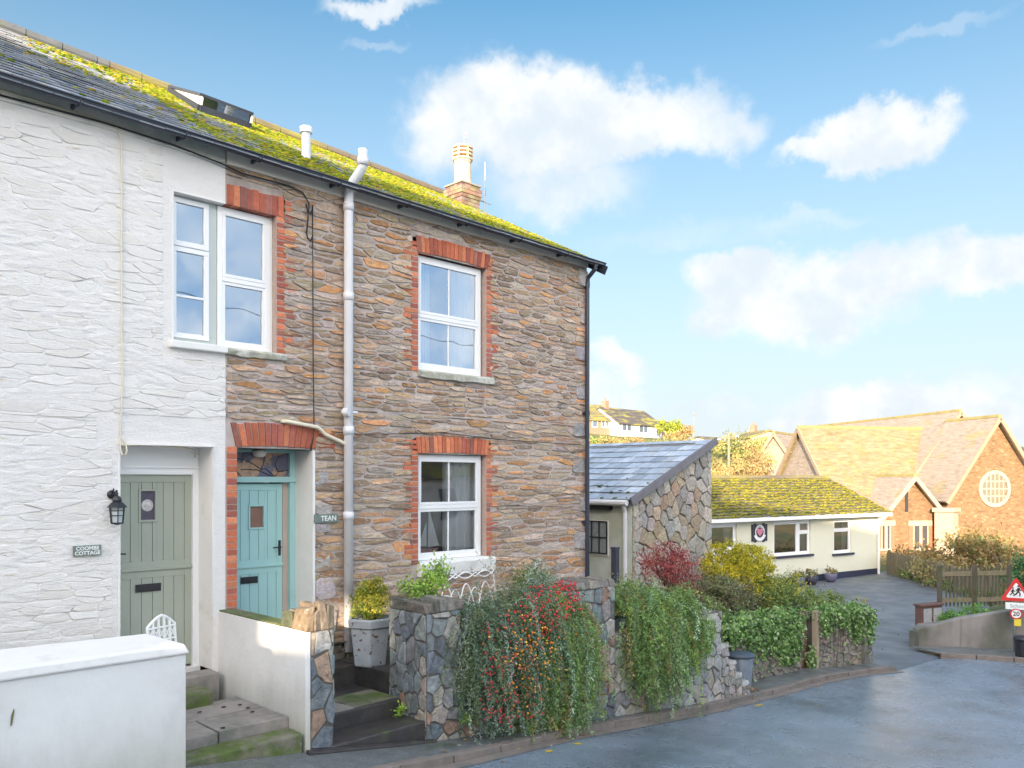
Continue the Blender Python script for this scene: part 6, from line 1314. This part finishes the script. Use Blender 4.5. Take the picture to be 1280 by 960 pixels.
# road sign
sg = PD(1268, 800, 19.5); sn = thing('road_sign', (sg.x, sg.y, H(sg.x, sg.y)), 'red triangle children crossing warning sign over a 20 roundel on a grey pole', 'road sign'); ns = -dr(24); ns = Vector((ns.x, ns.y, 0)).normalized(); us = Vector((-ns.y, ns.x, 0)); fsn = FR(Vector((sg.x, sg.y, 0)), us, ns)
if us.dot(rt_) < 0: us = -us; fsn = FR(Vector((sg.x, sg.y, 0)), us, ns)
def sz_(y): return PD(1268, y, 19.5).z
mb = MB(); mb.tube([(sg.x, sg.y, H(sg.x, sg.y)), (sg.x, sg.y, sz_(724))], .032, 10); mb.build('pole', pm('grey pole', (.16, .18, .19), .5, .2, 6, metal=.3), sn)
cxs = .03
def tri(mb, w_, zb3, zt3, n0, n1):
    P = []; 
    for (x, z) in ((-w_, zb3), (w_, zb3), (0, zt3)): P.append((cxs + x, z))
    r_ = .12; Q = []
    for i in range(3):
        a, b, c_ = P[i - 1], P[i], P[(i + 1) % 3]
        for s2 in (0, .5, 1):
            u_ = (b[0] + (a[0] - b[0]) * r_, b[1] + (a[1] - b[1]) * r_); v_ = (b[0] + (c_[0] - b[0]) * r_, b[1] + (c_[1] - b[1]) * r_); m_ = ((u_[0] + v_[0]) / 2 * .5 + b[0] * .5, (u_[1] + v_[1]) / 2 * .5 + b[1] * .5)
            Q.append([u_, m_, v_][int(s2 * 2)])
    mb.prism([fsn.p(x, z, n0) for x, z in Q], fsn.N * (n1 - n0))
zb3, zt3 = sz_(751), sz_(720.5)
mb = MB(); tri(mb, .33, zb3, zt3, .035, .045); mb.build('triangle_border', M['sred'], sn); mb = MB(); hh = zt3 - zb3; tri(mb, .215, zb3 + hh * .13, zb3 + hh * .78, .047, .050); mb.build('triangle_face', M['swhite'], sn)
mb = MB()
for (x, s_, k) in ((-.065, .80, 1), (.05, 1.0, 1)):
    z0 = zb3 + hh * .20; q = lambda a, b: fsn.p(cxs + x + a * s_, z0 + b * s_, .054); mb.tube([q(0, .225), q(0.001, .25)], .028 * s_, 10); mb.tube([q(0, .20), q(-.01, .11)], .026 * s_, 8); mb.tube([q(-.005, .18), q(.055, .13)], .012 * s_, 6); mb.tube([q(-.005, .18), q(-.055, .13)], .012 * s_, 6); mb.tube([q(-.01, .11), q(.03, .06), q(.02, .005)], .015 * s_, 6); mb.tube([q(-.01, .11), q(-.045, .06), q(-.075, .03)], .015 * s_, 6)
mb.build('children_symbol', M['sblack'], sn)
mb = MB(); fsn.box(mb, cxs - .215, cxs + .275, sz_(761.5), sz_(753), .035, .045); fp_ = mb.build('plate', M['swhite'], sn, bevel=.004); text('School', .12, fsn, cxs + .04, (sz_(761.5) + sz_(753)) / 2, .047, pm('faded green lettering', (.15, .32, .30), .5), sn)
def disc(mb, a, b, r_, n0, n1): mb.prism([fsn.p(a + r_ * math.cos(2 * math.pi * i / 28), b + r_ * math.sin(2 * math.pi * i / 28), n0) for i in range(28)], fsn.N * (n1 - n0))
zz = (sz_(771) + sz_(763)) / 2; r_ = .13; mb = MB(); disc(mb, cxs, sz_(767), .125, .035, .045); mb.build('roundel_border', M['sred'], sn); mb = MB(); disc(mb, cxs, sz_(767), .095, .047, .050); mb.build('roundel_face', M['swhite'], sn); text('20', .14, fsn, cxs, sz_(767), .052, M['sblack'], sn, bold=.003)
mb = MB(); fsn.box(mb, cxs - .04, cxs + .10, sz_(782), sz_(773.5), .035, .043); mb.build('yellow_plate', M['syellow'], sn, bevel=.003)
bp = PD(1273, 818, 18.95); b2 = thing('litter_bin', (bp.x, bp.y, H(bp.x, bp.y) + .09), 'black litter bin on the pavement right of the sign pole', 'bin'); zb_1 = H(bp.x, bp.y) + .09; mb = MB(); mb.lathe((bp.x + .06, bp.y - .08, zb_1), [(.15, 0), (.16, .03), (.18, .36), (.17, .37)], 16); mb.build('body', M['black'], b2, smooth=False); mb = MB(); mb.lathe((bp.x + .06, bp.y - .08, zb_1 + .37), [(.19, 0), (.20, .03), (.17, .08), (.08, .11), (.01, .115)], 16); mb.build('hood', M['black'], b2, smooth=True)
# ================================================================== trees, hillside and the houses across the street
AUT = [(.30, .19, .07), (.24, .16, .07), (.36, .24, .09), (.18, .13, .06), (.22, .20, .07)]
DRY = [(.45, .31, .13), (.38, .26, .11), (.50, .36, .16), (.28, .2, .09)]
AUT = [tuple(v * .72 for v in c) for c in AUT]; DRY = [tuple(v * .68 for v in c) for c in DRY]
def tree(name, px, py, dep, w_, h, label, pal, seed, n=1800, size=.35, trunk=True, group=None, zdrop=None, cat='tree', cs=None):
    p = PD(px, py, dep); r = random.Random(seed); z0 = H(p.x, p.y); base = (p.x, p.y, min(z0, p.z - h)); bl = []
    for k in range(5): bl.append(((p.x + r.uniform(-.5, .5) * w_, p.y + r.uniform(-.5, .5) * w_, p.z - h * r.uniform(.2, .7)), (w_ * .34 * r.uniform(.8, 1.2), w_ * .34, h * .26 * r.uniform(.8, 1.2))))
    t = thing(name, base, label, cat, group); q, c = crown(bl, n, size, pal, seed, clumps=90, cs=cs or w_ * .07); npmesh('crown', q, c, M['leaf'], t)
    mb = MB(); top = Vector((p.x, p.y, p.z - h * .4)); b0_ = Vector(base) - Vector((0, 0, .3)); mb.tube([b0_, b0_.lerp(top, .5) + Vector((.1, 0, 0)), top], [w_ * .05, w_ * .04, w_ * .02], 7)
    for b in bl: mb.tube([b0_.lerp(top, .55), Vector(b[0]) * .5 + top * .5, Vector(b[0])], [w_ * .022, w_ * .015, w_ * .006], 5)
    mb.build('trunk', M['bark'], t); return t
# brown bushes between the fence and the church
tree('beech_bush', 1215, 672, 38, 4.6, 2.6, 'wide rust brown bush in front of the church round window gable', AUT, 701, 5200, .17, cat='bush'); tree('beech_bush', 1262, 668, 36, 3.6, 2.8, 'rust and green bush at the right edge below the church', AUT + [(.12, .15, .05)], 702, 4200, .17, cat='bush')
tree('beech_bush', 1178, 690, 37, 2.8, 1.6, 'low brown bush below the church porch right window', AUT, 703, 2400, .15, cat='bush'); tree('bramble', 1235, 700, 31, 3.4, 1.5, 'tangled olive bramble behind the picket fence', [(.20, .17, .06), (.15, .15, .06), (.26, .18, .08)], 704, 3600, .12, cat='bush')
p = PD(1280, 712, 24.5); bush('laurel_hedge', (p.x, p.y, -3.3), 'dark glossy green hedge behind the triangular road sign', 'hedge', [((p.x, p.y, p.z - .1), (.7, .7, .55)), ((p.x + .7, p.y - .5, p.z), (.8, .8, .6))], 4200, .09, [(.05, .13, .05), (.08, .18, .07), (.04, .09, .04)], 705, clumps=90, cs=.1)
def hedge_line(name, P, Q, h, w_, n, size, pal, seed, label):
    P = Vector(P); Q = Vector(Q); k = max(2, int((Q - P).length / w_)); bl = [(tuple(P.lerp(Q, (i + .5) / k) + Vector((0, 0, h * .5))), (w_ * .7, w_ * .7, h * .55)) for i in range(k)]
    return bush(name, tuple(P), label, 'hedge', bl, n, size, pal, seed, stems=6, clumps=26 * k, cs=w_ * .15)
hedge_line('fence_planting', (35.6, 4.0, -4.0), (30.4, -1.0, -4.05), .42, .6, 6000, .08, GRN + [(.2, .22, .05)], 711, 'low ragged greenery growing along the foot of the picket fence')
# golden scrub and trees beyond the outbuilding
tree('larch_tree', 905, 556, 58, 3.4, 5.4, 'bare golden twiggy tree beyond the outbuilding ridge, left one', DRY, 721, 4600, .16); tree('larch_tree', 922, 552, 62, 3.6, 5.6, 'golden bushy tree next to the church roof', DRY + [(.3, .3, .08)], 722, 4200, .17)
tree('oak_tree', 912, 541, 100, 6, 5, 'dull green tree on the skyline above the golden trees', [(.17, .19, .06), (.25, .22, .08), (.12, .14, .05)], 723, 2600, .3); tree('oak_tree', 934, 547, 96, 6, 5, 'round olive tree on the slope left of the church', [(.2, .2, .06), (.3, .25, .08), (.12, .13, .05)], 724, 2600, .3)
tree('oak_tree', 836, 523, 128, 3, 4, 'bright yellow green tree right of the white hillside house', [(.22, .25, .03), (.16, .2, .03)], 725, 1800, .35); tree('oak_tree', 846, 531, 124, 3, 3, 'small orange brown tree beside the yellow green one', DRY, 726, 1400, .3)
for i, (px_, py_, w_, lab, pal) in enumerate(((746, 536, 4, 'dark green hedge below the brick hillside house', GRN), (762, 540, 5, 'dry golden scrub under the brick hillside house', DRY), (738, 541, 5, 'orange scrub beside the cottage corner on the slope', DRY), (803, 544, 4, 'dark green hedge below the white hillside house', GRN), (820, 548, 4, 'golden scrub below the white hillside house', DRY), (850, 540, 7, 'olive scrub under the hilltop cabin', [(.14, .16, .06), (.2, .18, .07)]), (872, 545, 7, 'brown scrub right of the hilltop cabin', AUT), (895, 549, 6, 'scrub clump left of the telegraph pole', AUT + GRN))):
    tree('hillside_scrub', px_, py_ + 7, 108, w_, 2.0, lab, pal, 740 + i, 1500, .28, cat='scrub')
for i, (px_, py_, w_) in enumerate(((952, 553, 5), (1276, 562, 9), (1262, 575, 7), (885, 556, 7), (928, 562, 4))): tree('hillside_tree', px_, py_, [110, 120, 90, 85, 75][i], w_, 6, ['olive tree where the hill meets the church roof', 'dark tree on the skyline at the far right edge', 'tree behind the right slope of the round window gable', 'brown tree just above the outbuilding ridge end', 'golden green tree at the foot of the church roof'][i], [(.10, .13, .04), (.16, .17, .06), (.2, .16, .07)], 760 + i, 2200, .35)
# telegraph poles
for i, (px_, y0_, y1_, d_) in enumerate(((911, 600, 541, 62), (867, 552, 515, 110))):
    p = PD(px_, y1_, d_); t = thing('telegraph_pole', (p.x, p.y, H(p.x, p.y)), ['pale wooden telegraph pole above the golden tree', 'thin distant mast on the hillside skyline'][i], 'pole'); mb = MB(); mb.tube([(p.x, p.y, H(p.x, p.y) - .2), (p.x, p.y, p.z)], .09 if i == 0 else .05, 7); mb.build('shaft', M['trim'], t); mb = MB(); w_ = .4 if i == 0 else .12; mb.bar((p.x - w_, p.y + w_, p.z - .4), (p.x + w_, p.y - w_, p.z - .4), .08, .08); mb.build('crossarm', M['wood'], t)
# hillside houses
def far_house(px0, px1, dep, ybase, yeave, yridge, label, wallm, seed, turn=0, wins=(), chim=None, deep=7, roofm='hroof', name='hillside_house', slope=1):
    P = PD(px0, ybase, dep); Q = PD(px1, ybase, dep + turn); P.z = Q.z = 0; U = (Q - P).normalized(); N = Vector((U.y, -U.x, 0)); fr = FR(P, U, N); L = (Q - P).length; zb = PD(px0, ybase, dep).z - 1.5; ze = PD(px0, yeave, dep).z; zr = PD(px0, yridge, dep).z
    t = thing(name, (P.x, P.y, zb), label, 'house'); mb = MB(); mb.prism([fr.p(0, zb, 0), fr.p(0, ze, 0), fr.p(0, zr - .1, -deep / 2), fr.p(0, ze, -deep), fr.p(0, zb, -deep)], U * L); mb.build('wall', M[wallm], t)
    mb = MB()
    for (n0, z0, n1, z1) in ((.35, ze - .25, -deep / 2, zr), (-deep / 2, zr, -deep - .35, ze - .25)): mb.hexa([fr.p(-.3, z0, n0), fr.p(L + .3, z0, n0), fr.p(L + .3, z1, n1), fr.p(-.3, z1, n1), fr.p(-.3, z0 + .18, n0), fr.p(L + .3, z0 + .18, n0), fr.p(L + .3, z1 + .18, n1), fr.p(-.3, z1 + .18, n1)])
    mb.build('roof', M[roofm], t)
    for (a, b, c_, d_) in wins:
        mb = MB(); fr.box(mb, a * L, b * L, zb + 1.5 + c_, zb + 1.5 + d_, -.02, .06); wn_ = mb.build('window', M['upvc'], t); mb = MB(); k = 2 if (b - a) * L > 1.2 else 1
        for i in range(k): w_ = (b - a) * L / k; fr.quad(mb, a * L + i * w_ + .09, a * L + (i + 1) * w_ - .09, zb + 1.5 + c_ + .1, zb + 1.5 + d_ - .1, .065)
        mb.build('pane', M['glass_far2'], wn_)
    if chim: mb = MB(); q = fr.p(chim * L, zr, -deep / 2); mb.box(q.x - .4, q.x + .4, q.y - .4, q.y + .4, zr - .5, zr + 1.1); cc_ = mb.build('chimney', M['hbrick'], t); mb = MB(); mb.lathe((q.x, q.y, zr + 1.1), [(.16, 0), (.13, .5)], 8); mb.build('chimney_pot', M['hbrick'], cc_)
    return t
M['glass_far2'] = pm('far window', (.10, .13, .17), .15, .1, 3, spec=.9)
M['hbroof'] = pm('grey brown roof', (.085, .075, .075), .8, .2, 1.5, stretch=(1, 1, 5), bump=.3, bs=4, col2=(.26, .24, .05), c2s=.4, c2t=.56)
far_house(722, 774, 122, 541, 523, 503, 'brick hillside house with mossy roof left of the white one', 'hbrick', 1, 4, ((.34, .47, .9, 2.0), (.56, .75, .9, 2.0)), None)
far_house(773, 827, 124, 546, 528, 508, 'white hillside house with grey roof and a brick chimney', 'whitesm', 2, 8, ((.08, .28, .9, 2.1), (.46, .66, .8, 2.1), (.86, .97, .6, 2.0)), .12, roofm='hbroof')
far_house(838, 858, 135, 541, 533, 527, 'small timber cabin with slate roof on the skyline', 'gstone', 3, 3, ((.12, .3, .2, 1.0), (.42, .6, .2, 1.0), (.7, .9, .2, 1.0)), None, 4, 'hbroof', 'hilltop_cabin')
far_house(912, 938, 128, 556, 548, 541, 'ochre house with flat gable on the hilltop right of the pole', 'gstone', 4, -6, ((.2, .45, .3, 1.3),), .3, 6, 'hroof')
far_house(930, 960, 105, 572, 562, 555, 'grey roofed house half hidden by trees beside the church', 'cstone', 5, 3, (), None, 6, 'hbroof'); far_house(1255, 1300, 140, 575, 566, 558, 'distant pale house on the far right skyline', 'gstone', 6, 3, (), None, 6, 'hbroof')
far_house(892, 914, 118, 557, 550, 546, 'low pale house behind the telegraph pole', 'outw', 7, 3, ((.2, .4, .2, 1.0), (.6, .8, .2, 1.0)), None, 5, 'hbroof')
# ---- the terrace uphill across the street: out of view, its line and roof heights shaped to shade the street
S2 = Vector((SUN_AZ.x, SUN_AZ.y, 0)).normalized(); T2 = Vector((-S2.y, S2.x, 0)); T2 = T2 if T2.x > 0 else -T2
UP = thing('shade_terrace', tuple(S2 * 31 + T2 * 6 + Vector((0, 0, 4))), 'unseen cream terrace across the street uphill, shaped to cast the shade', 'terrace')
fu = FR(S2 * 28, T2, -S2); RZ = 11.9
tun = (3.2, 4.15, 5.2, 7.5)  # passage added along the sun's line to let a light streak reach the facade
mb = MB(); holed(fu, mb, -14, 34, -6, 9.0, [tun], 0); mb.build('front_wall', M['creamr'], UP)
mb = MB(); holed(FR(S2 * 36, T2, S2), mb, -14, 34, -6, 9.0, [tun], 0); mb.build('back_wall', M['creamr'], UP)
mb = MB(); fu.box(mb, -14, -13.8, -6, 9, -8, 0); fu.box(mb, 33.8, 34, -6, 9, -8, 0)
for a in (tun[0], tun[1]): fu.box(mb, a - .02 if a == tun[0] else a, a if a == tun[0] else a + .02, tun[2] - 1, tun[3], -8, 0)
fu.box(mb, tun[0], tun[1], tun[3], tun[3] + .05, -8, 0); mb.build('side_wall', M['creamr'], UP)
mb = MB(); [mb.hexa([fu.p(a, 8.8, .4), fu.p(b, 8.8, .4), fu.p(b, 8.8, -8.4), fu.p(a, 8.8, -8.4), fu.p(a, z, -3.9), fu.p(b, z, -3.9), fu.p(b, z, -4.1), fu.p(a, z, -4.1)]) for a, b, z in ((-14.3, 8.6, 13.15), (8.62, 34.3, 12.3))]; mb.build('roof', M['hroof'], UP)
for i in range(8):
    mb = MB(); a = -11 + i * 4.6
    if abs(a + .5 - 3.6) < 1: continue
    fu.box(mb, a, a + 1.1, 6.6, 8.0, .0, .04); w_ = mb.build('window', M['glass_far2'], UP)
LWH = []
for i, (x0, x1, y0, zr, zb, lab, m_) in enumerate(((6, 13.5, -19, 4.6, -2.5, 'ochre rendered house directly opposite', 'gstone'), (15, 22, -19.5, 1.2, -4, 'low grey roofed house opposite, downhill', 'creamr'), (23, 30, -19.5, 2.2, -4.2, 'last white house opposite at the bend', 'whitesm'))):
    t = thing('opposite_house', ((x0 + x1) / 2, y0, zb), lab, 'house'); mb = MB(); ze = zr - 2; mb.prism([(x0, y0, zb), (x0, y0, ze), (x0, y0 - 3.5, zr), (x0, y0 - 7, ze), (x0, y0 - 7, zb)], (x1 - x0, 0, 0)); mb.build('wall', M[m_], t)
    mb = MB(); mb.prism([(x0 - .2, y0 + .3, ze - .15), (x0 - .2, y0 - 3.5, zr + .1), (x0 - .2, y0 - 7.3, ze - .15), (x0 - .2, y0 - 3.5, zr + .3)], (x1 - x0 + .4, 0, 0)); mb.build('roof', M['hroof'], t)
    for k in range(3): mb = MB(); xx = x0 + 1 + k * 2.2; mb.box(xx, xx + 1.1, y0, y0 + .05, ze - 1.9, ze - .6); mb.build('window', M['glass_far2'], t)
ow = thing('overhead_wire', (2, -10.5, 5), 'black overhead wire strung across the street', 'wire'); mb = MB(); mb.tube([(-16, -13, 7.5), (0, -13.5, 6.0), (14, -14, 4.8), (30, -15, 5.6)], .012, 5); mb.build('wire', M['black'], ow)
